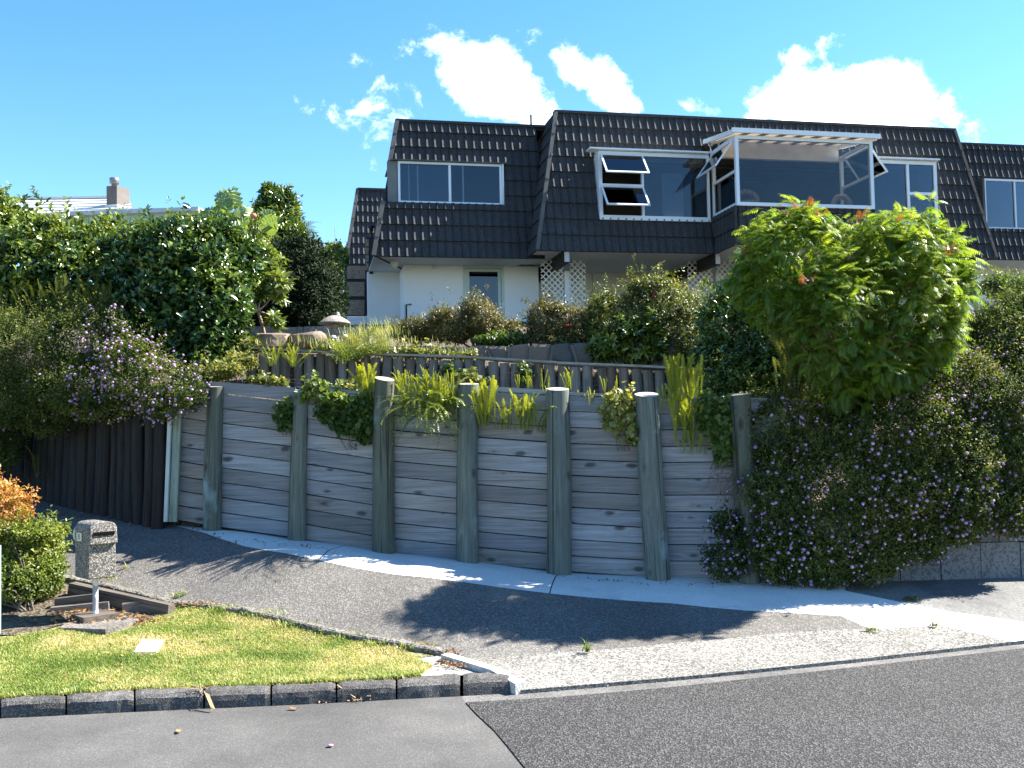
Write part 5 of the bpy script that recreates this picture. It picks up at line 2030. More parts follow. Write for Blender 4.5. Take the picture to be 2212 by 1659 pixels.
L_FERN_SHADE = m_leaf('shade-darkened fern', [(.0, (.025, .045, .01)), (.5, (.06, .085, .015)), (1, (.13, .14, .025))], .5, .3, 1.3)  # darker green for fronds under tree and hedge: shade put into the colour
SWORD = [frond_mesh('frond', L_FERN, 22, a, .034, c, i, v) for i, (a, c, v) in enumerate([(.12, .1, .6), (.3, .25, .55), (.6, .5, .5), (.9, .6, .4), (.2, .3, .7), (1.1, .5, .3)])]


SWORD_SHADE = []
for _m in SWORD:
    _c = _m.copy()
    _c.materials[0] = L_FERN_SHADE
    SWORD_SHADE.append(_c)


def fern(label, pts, group='sword ferns growing from the plank wall'):
    """pts: (x, y, depth, count, length, spread, tilt)"""
    root = empty('sword_fern', pt(pts[0][0], pts[0][1], pts[0][2]), label, 'fern', group)
    for (x, y, d, cnt, ln, spread, kinds, jx) in pts:
        for k in range(int(cnt * 1.9)):
            c = pt(x + rng.uniform(-jx, jx), y + rng.uniform(-3, 3), d + rng.uniform(-.05, .05))
            me = (SWORD_SHADE if 'under the tree' in group and 'bright' not in label else SWORD)[rng.choice(kinds)]
            s = ln * rng.uniform(.9, 1.5)
            yaw = rng.uniform(-1.9, 1.9) * min(1, spread * 1.1)
            cnt_ = cnt
            tilt = rng.uniform(.35, 1.45) if max(kinds) == 5 else rng.uniform(-.15, .2)
            mw = Matrix.Translation(c) @ Matrix.Rotation(yaw, 4, 'Z') @ Matrix.Rotation(rng.gauss(0, spread * .35), 4, 'Y') @ Matrix.Rotation(tilt, 4, 'X') @ Matrix.Scale(s, 4)
            o = bpy.data.objects.new('frond', me)
            link(o, root, mw)
    return root


wd = lambda x: wall_d(x) + .1
fern('big arching sword fern between the third and fourth posts', [(870, 852, 12.55, 14, .27, .7, (0, 1, 4), 16), (915, 855, 12.5, 20, .28, .9, (0, 1, 2), 30), (960, 860, 12.45, 18, .28, .9, (0, 1, 2, 4), 26), (900, 888, 12.45, 20, .33, .8, (0, 1, 2), 36), (960, 890, 12.4, 20, .33, .8, (0, 1, 2), 26), (925, 880, 12.4, 34, .42, 1.0, (2, 3, 5), 50), (925, 900, 12.38, 40, .34, 1.1, (3, 5), 50), (880, 897, 12.42, 16, .3, .9, (1, 2, 3), 20), (962, 900, 12.38, 16, .3, .9, (1, 2, 3), 20)])
fern('upright yellow-green sword fern left of the third post', [(790, 868, 12.62, 15, .42, .5, (0, 1, 4), 16)])
fern('sword fern rising beside the right side of the fourth post', [(1046, 925, 12.33, 16, .5, .4, (0, 4, 1), 10), (1086, 932, 12.3, 13, .36, .8, (0, 1, 2), 16)])
fern('dark green sword fern left of the fifth post, in a gap of the planks', [(1135, 935, 12.26, 14, .42, .6, (0, 1, 4), 22), (1165, 937, 12.22, 6, .4, .5, (1, 2), 10)])
fern('thin sword fern fronds on the wall top left of the fifth post', [(1118, 838, 12.4, 3, .14, .4, (0, 4), 4), (1143, 840, 12.4, 5, .16, .4, (0, 1), 7), (1169, 842, 12.4, 2, .2, .3, (0,), 3), (1187, 838, 12.4, 3, .12, .4, (0,), 4), (1178, 862, 12.2, 2, .2, .3, (0,), 6)])
fern('thin sword fern fronds on the wall top right of the fifth post', [(1226, 846, 12.3, 5, .24, .5, (0, 1), 8), (1252, 874, 12.2, 2, .15, .3, (0,), 5), (1272, 876, 12.1, 5, .18, .5, (0, 4), 10), (1302, 850, 12.2, 3, .16, .4, (0,), 7), (1328, 850, 12.2, 2, .16, .4, (0,), 5), (1352, 852, 12.2, 1, .1, .3, (0,), 5)])
fern('tall sword fern right of the sixth post', [(1458, 875, 11.95, 8, .5, .4, (0, 1, 4), 14), (1490, 868, 11.95, 14, .42, .45, (0, 4), 24), (1470, 930, 11.85, 14, .42, .5, (0, 4, 1), 18), (1482, 962, 11.8, 10, .42, .5, (0, 4, 1), 20), (1435, 890, 11.9, 4, .25, .4, (0, 4), 8), (1505, 985, 11.75, 9, .22, .5, (0, 1), 22), (1480, 985, 11.75, 3, .2, .5, (0, 1), 8)])
fern('small fern tuft hanging over the left end of the grey log wall', [(590, 792, 14.2, 10, .3, .9, (1, 2, 4), 7)], 'fern tufts on the log wall')
fern('small fern tuft over the grey logs, second from the left', [(636, 795, 14.2, 14, .3, 1.0, (1, 2, 4), 9)], 'fern tufts on the log wall')
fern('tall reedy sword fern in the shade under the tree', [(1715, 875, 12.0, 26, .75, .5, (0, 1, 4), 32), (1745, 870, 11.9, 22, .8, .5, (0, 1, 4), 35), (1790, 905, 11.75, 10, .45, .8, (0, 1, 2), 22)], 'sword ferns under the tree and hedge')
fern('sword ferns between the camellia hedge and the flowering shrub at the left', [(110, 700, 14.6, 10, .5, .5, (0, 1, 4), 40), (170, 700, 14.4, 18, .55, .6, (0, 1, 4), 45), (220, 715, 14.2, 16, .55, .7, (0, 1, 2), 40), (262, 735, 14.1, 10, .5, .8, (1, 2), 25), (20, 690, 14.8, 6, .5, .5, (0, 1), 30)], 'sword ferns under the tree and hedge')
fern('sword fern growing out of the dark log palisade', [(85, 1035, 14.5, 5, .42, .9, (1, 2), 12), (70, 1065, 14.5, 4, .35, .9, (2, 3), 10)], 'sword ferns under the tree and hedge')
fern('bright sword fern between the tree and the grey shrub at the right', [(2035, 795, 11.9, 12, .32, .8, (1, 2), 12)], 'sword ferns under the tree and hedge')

# bracken-like fern over the log wall: each frond a part
def bracken_mesh(seed, v0):
    r = random.Random(seed)
    V, T, va = [], [], []
    n = 11

    def pos(s):
        return Vector((0, -.45 * s * s, s * (1 - .35 * s)))
    for k in range(n):
        s = .15 + .85 * k / n
        p = pos(s)
        t_ = (pos(s + .02) - pos(s - .02)).normalized()
        sx = Vector((1, 0, 0))
        nz_ = sx.cross(t_)
        Lp = .34 * (1 - s) ** .75 + .03
        for sg in (-1, 1):
            d = (sx * sg * .85 + t_ * .5 - nz_ * .18 * r.random()).normalized()
            e = t_
            m = 4
            for j in range(m):
                f0 = j / m
                q = p + d * Lp * f0
                w = .05 * (1 - f0 * .75)
                for sg2 in (-1, 1):
                    b = len(V)
                    V += [tuple(q), tuple(q + d * Lp / m * .85), tuple(q + d * Lp / m * .75 + e * sg2 * w - nz_ * .008)]
                    T += [(b, b + 1, b + 2)]
                    va += [min(1, max(0, v0 + r.uniform(-.08, .08)))] * 3
    return np_mesh('frond', V, T, L_BRACKEN, va)


BR = [bracken_mesh(i, v) for i, v in enumerate((.35, .5, .62, .8, .95))]
br = empty('bracken_fern', pt(760, 772, 14.15), 'large feathery fern, half yellowed, hanging over the grey log wall', 'fern')
for (x, y, n_, kinds, sp, ln) in ((745, 790, 4, (1, 2), 1.9, .42), (775, 782, 3, (1, 2), 1.5, .42), (808, 776, 4, (1, 2, 2), 1.3, .38), (728, 792, 2, (0, 1), 2.0, .36), (792, 745, 3, (3, 2), .8, .26), (764, 762, 2, (4, 3), .5, .3)):
    for k in range(n_):
        c = pt(x + rng.uniform(-14, 14), y + rng.uniform(-5, 8), 14.15 + rng.uniform(-.1, .15))
        mw = Matrix.Translation(c) @ Matrix.Rotation(rng.uniform(-1.7, 1.7), 4, 'Z') @ Matrix.Rotation(rng.uniform(.0, .55) * sp, 4, 'X') @ Matrix.Scale(ln * 1.45 * rng.uniform(.75, 1.15), 4)
        link(bpy.data.objects.new('frond', rng.choice([BR[j] for j in kinds])), br, mw)

# dry tree-fern fronds behind the tall tree
tf = empty('tree_fern', pt(648, 505, 20.5), 'tree fern with dry brown fronds right of the tall tree', 'tree')
TFM = [bracken_mesh(20, .45), bracken_mesh(21, .98)]
TFM[1].materials[0] = m_leaf('dead frond', [(0, (.12, .06, .035)), (1, (.22, .12, .08))], .8, .3, 1.1, .2)
for k in range(11):
    a = -1.9 + k * .33
    c = pt(642, 512, 20.3)
    dead = k > 6
    mw = Matrix.Translation(c) @ Matrix.Rotation(math.pi / 2 + a * .25, 4, 'Z') @ Matrix.Rotation(rad(20 + k * 11), 4, 'X') @ Matrix.Rotation(rng.uniform(-.5, .5), 4, 'Z') @ Matrix.Scale(rng.uniform(.62, .8) * 1.0, 4)
    link(bpy.data.objects.new('frond', TFM[1 if dead else 0]), tf, mw)
MB().tube([pt(640, 720, 20.4), pt(643, 512, 20.35)], .09, 10).build('trunk', M_BARK, tf)

# ---------------- lantana, left (over the dark palisade) and right (hanging down the bank)
root_, P_, N_ = shrub('lantana', 'mauve-flowered trailing shrub spilling over the dark log palisade at the left', 'shrub',
      [(60, 760, 14.4, 130, 90, .9), (-60, 770, 14.9, 110, 110, .9), (180, 740, 14.1, 110, 60, .8), (200, 830, 13.5, 120, 52, .5), (330, 825, 13.1, 105, 50, .4), (90, 875, 13.9, 130, 60, .45), (-30, 880, 14.6, 110, 90, .55), (0, 960, 14.6, 45, 60, .3), (230, 870, 13.35, 110, 34, .3), (290, 775, 13.4, 70, 38, .4), (400, 850, 12.95, 42, 32, .3), (360, 870, 12.9, 50, 30, .25), (230, 700, 14.0, 70, 40, .5), (265, 730, 13.5, 18, 34, .15)],
      L_LANT, base=pt(60, 830, 15.2), tips=8200, per=8, tw=.13, L=.035, W=.02, kind='small', rough=.34, shoot=.2, inner=.55, seed=11.0, nfreq=2.2, var0=.52, topvar=.25, nstems=26, stem_r=.012, up=.5)
front = (P_[:, 1] < 13.7) & (P_[:, 0] > -5.9)
flowers(root_, P_[front], N_[front], 560, .044, M_MAUVE)
flowers(root_, P_, N_, 110, .036, M_MAUVE, 'flowers')
Rb = [(1690, 960, 11.75, 70, 100, .35), (1800, 960, 11.7, 110, 90, .4), (1930, 930, 11.7, 120, 110, .5), (1990, 850, 12.0, 70, 70, .5), (2080, 860, 12.1, 110, 100, .6), (2185, 850, 12.3, 100, 110, .6), (2330, 880, 13.0, 110, 90, .4), (2330, 990, 12.7, 110, 90, .3), (2520, 900, 14.5, 130, 90, .4),
      (1700, 1080, 11.55, 80, 110, .32), (1810, 1090, 11.5, 110, 120, .35), (1930, 1060, 11.55, 110, 110, .4), (2050, 1010, 11.75, 110, 110, .45), (2170, 990, 12.0, 100, 115, .45),
      (1690, 1190, 11.45, 62, 72, .22), (1780, 1200, 11.4, 90, 66, .24), (1880, 1190, 11.45, 80, 66, .25), (1970, 1130, 11.6, 70, 60, .25), (2070, 1115, 11.7, 70, 60, .28), (2180, 1100, 11.75, 70, 58, .28)  , (1985, 1165, 11.55, 55, 45, .2), (1640, 900, 12.0, 45, 50, .3), (1900, 870, 12.0, 70, 50, .4)]
root_, P_, N_ = shrub('lantana', 'huge mauve-flowered trailing shrub covering the bank right of the last post', 'shrub', Rb,
      L_LANT, tips=15000, per=8, tw=.13, L=.036, W=.02, kind='small', rough=.34, shoot=.14, inner=.6, seed=12.0, nfreq=2.0, var0=.52, topvar=.35, nstems=30, stem_r=.012, up=.4, base=pt(1850, 1040, 12.3), back=.2)
flowers(root_, P_, N_, 1300, .041, M_MAUVE)
low = P_[:, 2] < 1.6
flowers(root_, P_[low], N_[low], 500, .036, M_MAUVE, 'flowers')
root_, P_, N_ = shrub('lantana', 'small mauve-flowered spray trailing down the planks left of the last post', 'shrub',
      [(1565, 1205, 11.52, 42, 45, .12), (1570, 1130, 11.55, 34, 42, .10), (1590, 1170, 11.5, 24, 60, .1)], L_LANT, tips=480, per=7, tw=.1, L=.034, W=.02, kind='small', rough=.35, inner=.3, seed=13.0, nfreq=3, var0=.4, nstems=10, stem_r=.006, base=pt(1600, 1040, 11.6), back=.1)
flowers(root_, P_, N_, 70, .038, M_MAUVE)
mb = MB()
for k in range(34):
    a = pt(rng.uniform(1545, 1600), rng.uniform(985, 1040), 11.62)
    b = pt(rng.uniform(1512, 1598), rng.uniform(1010, 1110), 11.55)
    mb.tube([a, a.lerp(b, .5) + Vector((rng.uniform(-.05, .05), -.03, rng.uniform(-.02, .06))), b], [.004, .003, .002], 4, caps=False)
mb.build('stems', m_plain('dry brown twig', (.16, .11, .085), .9), root_, kind='stuff')
# grey shrub at the far right and a small bright tree behind it
shrub('grey_shrub', 'grey-green fine-leaved shrub at the right edge, above the flowering bank', 'shrub',
      [(2150, 730, 12.6, 60, 70, .5), (2220, 700, 12.8, 90, 80, .6), (2120, 780, 12.5, 40, 40, .4), (2200, 780, 12.6, 90, 50, .5), (2270, 720, 13.2, 60, 80, .5)],
      L_LANT, tips=2600, per=7, tw=.14, L=.05, W=.02, rough=.28, inner=.5, seed=14.0, var0=.55, nstems=12)
shrub('bright_shrub', 'small bright green feathery shrub in front of the white wall at the right edge', 'shrub',
      [(2180, 622, 14.5, 60, 26, .4), (2240, 640, 14.5, 60, 40, .4), (2150, 612, 14.4, 24, 12, .2)],
      L_BRIGHT, tips=600, per=7, tw=.14, L=.06, W=.018, rough=.4, inner=.2, seed=15.0, var0=.6, nstems=6)

# ---------------- azaleas before the house
shrub('azalea', 'low brownish azalea at the left end of the row under the door wall', 'shrub',
      [(900, 712, 16.4, 38, 22, .4), (930, 718, 16.4, 26, 20, .35), (872, 722, 16.4, 18, 14, .3)], L_AZ_BR, tips=650, per=8, tw=.09, L=.045, W=.016, rough=.4, shoot=.14, seed=21.0, var0=.4, nstems=6, zmin=pt(900, 738, 16.4).z, group='azaleas in front of the house')
shrub('azalea', 'rounded bronze azalea in front of the aqua door', 'shrub',
      [(985, 705, 16.0, 46, 38, .45), (1040, 698, 16.0, 42, 42, .45), (1020, 672, 16.0, 22, 20, .3), (950, 690, 16.0, 20, 20, .3), (1070, 715, 16, 24, 28, .3), (1095, 720, 16.1, 25, 26, .3)], L_AZ_BR, tips=1500, per=8, tw=.1, L=.045, W=.017, rough=.42, shoot=.16, seed=22.0, var0=.5, nstems=10, nfreq=2.2, zmin=pt(1000, 742, 16).z, group='azaleas in front of the house')
root_, P_, N_ = shrub('azalea', 'bronze azalea with a red flower in front of the first lattice screens', 'shrub',
      [(1180, 705, 15.7, 46, 45, .45), (1230, 705, 15.7, 45, 38, .45), (1200, 672, 15.7, 22, 20, .3), (1160, 735, 15.6, 30, 22, .3), (1215, 750, 15.4, 34, 26, .3), (1272, 710, 15.7, 24, 36, .3)], L_AZ_BR, tips=1500, per=8, tw=.1, L=.045, W=.018, rough=.42, shoot=.16, seed=23.0, var0=.42, nstems=10, nfreq=2.2, group='azaleas in front of the house')
MB().lathe([(0, -.015), (.025, -.01), (.034, .012), (.014, .026), (0, .02)], pt(1226, 704, 15.2), 9).build('flower', M_REDFLOWER, root_)
root_, P_, N_ = shrub('azalea', 'large yellow-green azalea in the middle, before the recessed panels', 'shrub',
      [(1350, 690, 15.4, 60, 55, .55), (1430, 660, 15.4, 55, 50, .55), (1400, 625, 15.4, 48, 26, .4), (1440, 720, 15.2, 70, 62, .5), (1480, 690, 15.3, 40, 55, .45), (1310, 665, 15.4, 34, 26, .35), (1330, 725, 15.2, 50, 50, .45), (1490, 760, 14.9, 50, 50, .4), (1300, 715, 15.3, 30, 50, .35)], L_AZ_YG, tips=3300, per=8, tw=.11, L=.05, W=.019, rough=.42, shoot=.22, seed=24.0, var0=.45, topvar=.35, nstems=14, nfreq=2.0, group='azaleas in front of the house')
MB().lathe([(0, -.015), (.025, -.01), (.034, .012), (.014, .026), (0, .02)], pt(1413, 636, 14.95), 9).build('flower', M_REDFLOWER, root_)
shrub('rhododendron', 'large-leaved rhododendron hanging over the stone wall in front of the yellow-green azalea', 'shrub',
      [(1330, 740, 14.9, 42, 32, .3), (1380, 755, 14.85, 42, 32, .3), (1365, 725, 14.9, 50, 22, .3), (1410, 735, 14.9, 30, 40, .3), (1300, 745, 14.9, 24, 26, .25)], L_CAM, tips=230, per=9, tw=.05, L=.13, W=.042, rough=.3, inner=.15, spread=1.3, var0=.72, seed=25.0, nstems=8)
shrub('viburnum', 'dense glossy green shrub between the azalea and the tree', 'shrub',
      [(1570, 690, 14.0, 62, 60, .6), (1600, 740, 13.9, 75, 70, .6), (1620, 650, 14.0, 45, 40, .5), (1555, 770, 13.8, 55, 55, .5), (1640, 810, 13.5, 70, 55, .5), (1590, 830, 13.3, 60, 35, .4), (1580, 640, 14.1, 35, 25, .4), (1720, 700, 13.6, 80, 110, .5), (1860, 760, 13.4, 110, 110, .5)], L_CAM, tips=2600, per=7, tw=.14, L=.075, W=.032, rough=.36, shoot=.2, inner=.5, seed=26.0, var0=.55, topvar=.3, nstems=12)

# ---------------- creepers and fleshy plants on the plank wall
def creeper(name, label, cat, B, mat, n, L, W, seed, group=None, var0=.5, kind='round'):
    return shrub(name, label, cat, B, mat, tips=n, per=5, tw=.06, L=L, W=W, kind=kind, rough=.3, inner=.3, seed=seed, var0=var0, nstems=6, stem_r=.005, back=.1, group=group, topvar=.35, nfreq=3.0, spread=1.2)


creeper('creeper', 'small round patch of creeper left of the second post', 'creeper', [(620, 893, 12.86, 16, 20, .06), (614, 908, 12.85, 14, 16, .05)], L_IVY, 110, .05, .05, 31.0, 'creepers on the plank wall')
creeper('creeper', 'wide dark green creeper on the planks left of the third post', 'creeper', [(720, 890, 12.72, 34, 24, .06), (760, 895, 12.68, 38, 28, .07), (785, 925, 12.64, 22, 30, .06), (745, 918, 12.68, 30, 18, .05), (790, 880, 12.65, 18, 30, .06)], L_IVY, 520, .05, .05, 32.0, 'creepers on the plank wall', .35)
creeper('creeper', 'light green creeper spilling over the wall top right of the second post', 'creeper', [(682, 840, 12.85, 24, 8, .06), (668, 850, 12.8, 14, 8, .05), (720, 860, 12.74, 14, 8, .05), (735, 867, 12.7, 18, 9, .05)], L_BRIGHT, 230, .06, .045, 33.0, 'creepers on the plank wall', .75)
creeper('creeper', 'yellow-green creeper hanging between the tall fern and the last post', 'creeper', [(1545, 885, 11.75, 30, 24, .1), (1555, 920, 11.72, 26, 34, .1), (1562, 960, 11.7, 20, 36, .08), (1525, 905, 11.75, 18, 26, .08)], L_IVY, 480, .045, .045, 34.0, 'creepers on the plank wall', .6)
creeper('fleshy_plant', 'yellow fleshy-leaved plant hanging left of the sixth post', 'plant', [(1335, 878, 11.97, 32, 20, .12), (1340, 905, 11.95, 34, 20, .08), (1362, 930, 11.93, 14, 26, .05)], L_SUCC, 250, .06, .045, 35.0, None, .55)
# little plants along the top of the log wall and the bed below it
creeper('succulent', 'row of pale green succulents along the stone wall foot, above the capping board', 'plant', [(700, 752, 14.6, 20, 7, .1), (870, 762, 14.5, 40, 8, .12), (930, 764, 14.5, 40, 8, .12), (1000, 768, 14.4, 30, 7, .1), (800, 758, 14.5, 40, 8, .12)], L_SUCC, 260, .05, .035, 36.0, None, .35)
creeper('succulent', 'scattered pale succulents on the bed behind the plank wall', 'plant', [(600, 824, 13.3, 22, 6, .1), (560, 822, 13.4, 22, 6, .1), (1040, 825, 12.9, 20, 6, .1), (1010, 815, 13.0, 20, 8, .1), (750, 838, 12.9, 30, 7, .1)], L_SUCC, 200, .05, .035, 37.0, None, .3)
creeper('creeper', 'green trailing weed on the grey logs in the middle', 'creeper', [(970, 800, 14.0, 14, 12, .05), (990, 810, 13.98, 10, 8, .05), (1130, 800, 13.9, 8, 18, .05), (1135, 815, 13.85, 8, 12, .05)], L_IVY, 90, .05, .035, 38.0, None, .5)
creeper('ground_ivy', 'leafy ground cover on the bed at the left end of the log wall', 'creeper', [(480, 800, 13.6, 40, 14, .25), (520, 780, 14.0, 30, 18, .25), (540, 745, 14.6, 25, 12, .2)], L_LANT, 420, .05, .03, 39.0, None, .8)
creeper('ground_ivy', 'leafy ground cover under the azaleas on top of the stone wall', 'creeper', [(1110, 735, 15.6, 40, 14, .3), (1230, 755, 15.3, 40, 18, .2), (1060, 735, 15.6, 40, 10, .3)], L_IVY, 420, .05, .03, 40.0, None, .3)


# ---------------- grass blades
def blades(pos, h, w, lean=.5, var=None, up=None):
    n = len(pos)
    a = nrg.random(n) * 2 * math.pi
    d = np.stack([np.cos(a), np.sin(a), np.zeros(n)], 1)
    s = np.stack([-np.sin(a), np.cos(a), np.zeros(n)], 1)
    H_ = h * nrg.uniform(.55, 1.25, n)
    W_ = w * nrg.uniform(.7, 1.3, n)
    ln = lean * nrg.uniform(.2, 1.3, n)
    z = np.array([0, 0, 1.0])
    p0 = pos - s * W_[:, None] / 2
    p1 = pos + s * W_[:, None] / 2
    m = pos + z * (H_ * .6)[:, None] + d * (H_ * ln * .35)[:, None]
    p2, p3 = m + s * (W_ * .4)[:, None], m - s * (W_ * .4)[:, None]
    p4 = pos + z * (H_ * (1 - .25 * ln))[:, None] + d * (H_ * ln)[:, None]
    V = np.stack([p0, p1, p2, p3, p4], 1).reshape(-1, 3)
    T = np.array([(0, 1, 2), (0, 2, 3), (3, 2, 4)])
    TT_ = (T[None] + (np.arange(n) * 5)[:, None, None]).reshape(-1, 3)
    return V, TT_, np.repeat(var, 5) if var is not None else None


def in_poly(x, y, poly):
    c = np.zeros(len(x), bool)
    j = len(poly) - 1
    for i in range(len(poly)):
        (xi, yi), (xj, yj) = poly[i], poly[j]
        if yi != yj:
            c ^= ((yi > y) != (yj > y)) & (x < (xj - xi) * (y - yi) / (yj - yi) + xi)
        j = i
    return c


GRASS_POLY = KERB_BACK + [GP(935, 1440, .1), GP(905, 1424, .11)] + [GP(860, 1395, .14), GP(700, 1366, .19), GP(540, 1337, .27), GP(440, 1318, .31), GP(392, 1308, .34), GP(340, 1322, .33), GP(300, 1346, .3), GP(225, 1362, .3), GP(130, 1356, .3), GP(0, 1378, .29), GP(-200, 1395, .28), GP(-700, 1400, .3)]
xs = np.array([p[0] for p in GRASS_POLY])
ys = np.array([p[1] for p in GRASS_POLY])
N0 = 230000
X = nrg.uniform(max(xs.min(), -5.6), xs.max(), N0)
Y = nrg.uniform(ys.min(), ys.max(), N0)
k = in_poly(X, Y, GRASS_POLY)
X, Y = X[k], Y[k]
dn = np.array([noise.noise(Vector((x * 1.1, y * 1.6, 3))) + .6 * noise.noise(Vector((x * 3.7, y * 3.7, 8))) for x, y in zip(X, Y)])
# bare and dry patches
keepg = nrg.random(len(X)) < np.clip(.95 - 1.1 * np.maximum(0, dn - .25), .25, 1)
X, Y, dn = X[keepg], Y[keepg], dn[keepg]
Z = gh(X[:60000], Y[:60000]) if len(X) <= 60000 else np.concatenate([gh(X[i:i + 20000], Y[i:i + 20000]) for i in range(0, len(X), 20000)])
V, T, va = blades(np.stack([X, Y, Z - .003], 1), .034, .0065, .9, np.clip(.56 + .6 * dn + nrg.normal(size=len(X)) * .14, 0, 1))
obj('lawn_grass', np_mesh('lawn_grass', V, T, L_GRASS, va), None, kind='stuff', label='short sunlit grass of the verge between kerb and driveway')


def tuft(xv, yv, d, n, h, sp, spz=.02):
    c = pt(xv, yv, d)
    p = np.array(c) + nrg.normal(size=(n, 3)) * np.array([sp, sp * .8, spz])
    return p


mm = []
for (x, y, d, n, h, sx) in ((800, 728, 16.2, 240, .3, .3), (850, 728, 16.1, 160, .25, .2), (760, 735, 16.2, 120, .22, .2), (650, 745, 14.7, 160, .2, .22), (900, 758, 14.6, 90, .13, .3), (980, 765, 14.5, 60, .11, .25), (700, 752, 14.6, 100, .16, .15), (830, 718, 16.5, 60, .4, .15), (560, 750, 14.6, 60, .15, .15), (790, 745, 15.4, 110, .2, .3), (850, 745, 15.4, 110, .18, .35)):
    h = h * .72
    V, T, va = blades(tuft(x, y, d, n, h, sx), h, .008, .6, np.clip(nrg.normal(size=n) * .2 + .6, 0, 1))
    mm.append((V, T, va))
off, VV, TT_, VA = 0, [], [], []
for V, T, va in mm:
    VV.append(V)
    TT_.append(T + off)
    VA.append(va)
    off += len(V)
obj('wild_grass', np_mesh('wild_grass', np.concatenate(VV), np.concatenate(TT_), L_GRASS, np.concatenate(VA)), None, kind='stuff', label='long straggly grass on the terraces round the stone lantern')

# ---------------- the two shrubs at the left edge
shrub('nandina', 'orange-red nandina bush at the left edge above the green hedge', 'shrub',
      [(10, 1110, 11.3, 48, 40, .3), (-30, 1090, 11.4, 50, 60, .35), (45, 1085, 11.3, 22, 18, .2), (0, 1065, 11.3, 30, 26, .25), (10, 1145, 11.2, 34, 20, .22)], L_NAND, tips=800, per=7, tw=.08, L=.045, W=.02, rough=.3, seed=41.0, var0=.55, nstems=8, nfreq=3, stem_r=.01)
shrub('hedge_shrub', 'bushy yellow-green shrub left of the speckled letterbox', 'shrub',
      [(60, 1200, 11.2, 75, 62, .42), (-20, 1200, 11.0, 80, 70, .45), (98, 1192, 11.4, 36, 52, .3), (84, 1235, 11.1, 50, 50, .35), (30, 1250, 10.8, 70, 45, .35), (122, 1148, 11.7, 20, 18, .2), (75, 1150, 11.0, 42, 22, .3)], L_HEBE, tips=2100, per=8, tw=.09, L=.042, W=.02, rough=.25, seed=42.0, var0=.45, nstems=14, nfreq=2.6, stem_r=.012, topvar=.35, base=pt(60, 1318, 10.7))

# ---------------- the tree with feathery compound leaves
def pinnate_mesh(seed, mat, v0, pairs=9, droop=.5):
    r = random.Random(seed)
    V, T, va = [], [], []

    def pos(s):
        return Vector((0, s * (1 - .18 * droop * s), .12 * s - droop * .62 * s * s))
    for k in range(pairs * 2 + 1):
        s = .22 + .78 * ((k // 2) / pairs)
        p = pos(s)
        t_ = (pos(s + .02) - pos(s - .02)).normalized()
        sx = Vector((1, 0, 0))
        nz_ = sx.cross(t_)
        last = k == pairs * 2
        sg = -1 if k % 2 else 1
        Lp = .30 * math.sin(math.pi * (.22 + .62 * s)) * r.uniform(.85, 1.1)
        d = (t_ if last else (sx * sg * .86 + t_ * .42 - Vector((0, 0, 1)) * (.35 + .5 * droop * r.random()))).normalized()
        e = d.cross(nz_).normalized()
        w = Lp * .15
        b = len(V)
        V += [tuple(p), tuple(p + d * Lp * .45 + e * w - nz_ * .01), tuple(p + d * Lp - Vector((0, 0, .04))), tuple(p + d * Lp * .45 - e * w - nz_ * .01)]
        T += [(b, b + 1, b + 2), (b, b + 2, b + 3)]
        va += [min(1, max(0, v0 + r.uniform(-.1, .1)))] * 4
    b = len(V)
    for k in range(5):
        p = pos(k / 4)
        V += [(p.x - .008, p.y, p.z), (p.x + .008, p.y, p.z)]
        va += [v0, v0]
        if k:
            T += [(b + 2 * k - 2, b + 2 * k - 1, b + 2 * k + 1), (b + 2 * k - 2, b + 2 * k + 1, b + 2 * k)]
    return V, T, va


tb_ = pt(1836, 930, 12.05)
tree = empty('pinnate_tree', tb_, 'bushy tree with drooping feathery leaves and red tips, before the house at the right', 'tree')
TB = blobs_px([(1715, 545, 11.72, 95, 80, .6), (1745, 512, 11.77, 62, 52, .45), (1690, 518, 11.87, 50, 40, .4), (1650, 560, 11.82, 75, 45, .4), (1930, 540, 11.62, 90, 80, .6), (1905, 514, 11.67, 60, 48, .45), (1965, 514, 11.67, 45, 45, .4), (2005, 540, 11.62, 45, 40, .4), (2040, 600, 11.62, 45, 50, .4), (1825, 560, 11.67, 60, 60, .5),
                (1640, 610, 11.82, 55, 40, .35), (1700, 640, 11.52, 90, 70, .5), (1830, 650, 11.22, 110, 95, .5), (1960, 660, 11.32, 100, 100, .5), (1790, 740, 11.27, 90, 75, .45), (1900, 760, 11.27, 90, 70, .45), (2010, 720, 11.47, 55, 65, .4), (1845, 835, 11.47, 62, 42, .3), (1930, 815, 11.47, 45, 40, .3)])
TB[:, 4] *= .86
Pt, Nt = sample_shell(TB, 640, .44, .4, None, 2.6, 77.0)
ext = np.clip(nrg.normal(size=len(Pt)) - .6, 0, 1.6) * .13
Pt = Pt + (Nt * .5 + np.array([0, 0, .6])) * ext[:, None]
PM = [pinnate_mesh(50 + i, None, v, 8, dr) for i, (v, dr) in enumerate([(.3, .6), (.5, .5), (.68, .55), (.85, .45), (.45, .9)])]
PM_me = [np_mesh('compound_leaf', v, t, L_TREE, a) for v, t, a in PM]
RM = pinnate_mesh(60, None, .4, 7, .3)
RM_me = np_mesh('compound_leaf', RM[0], RM[1], L_RED, RM[2])
leaves = []
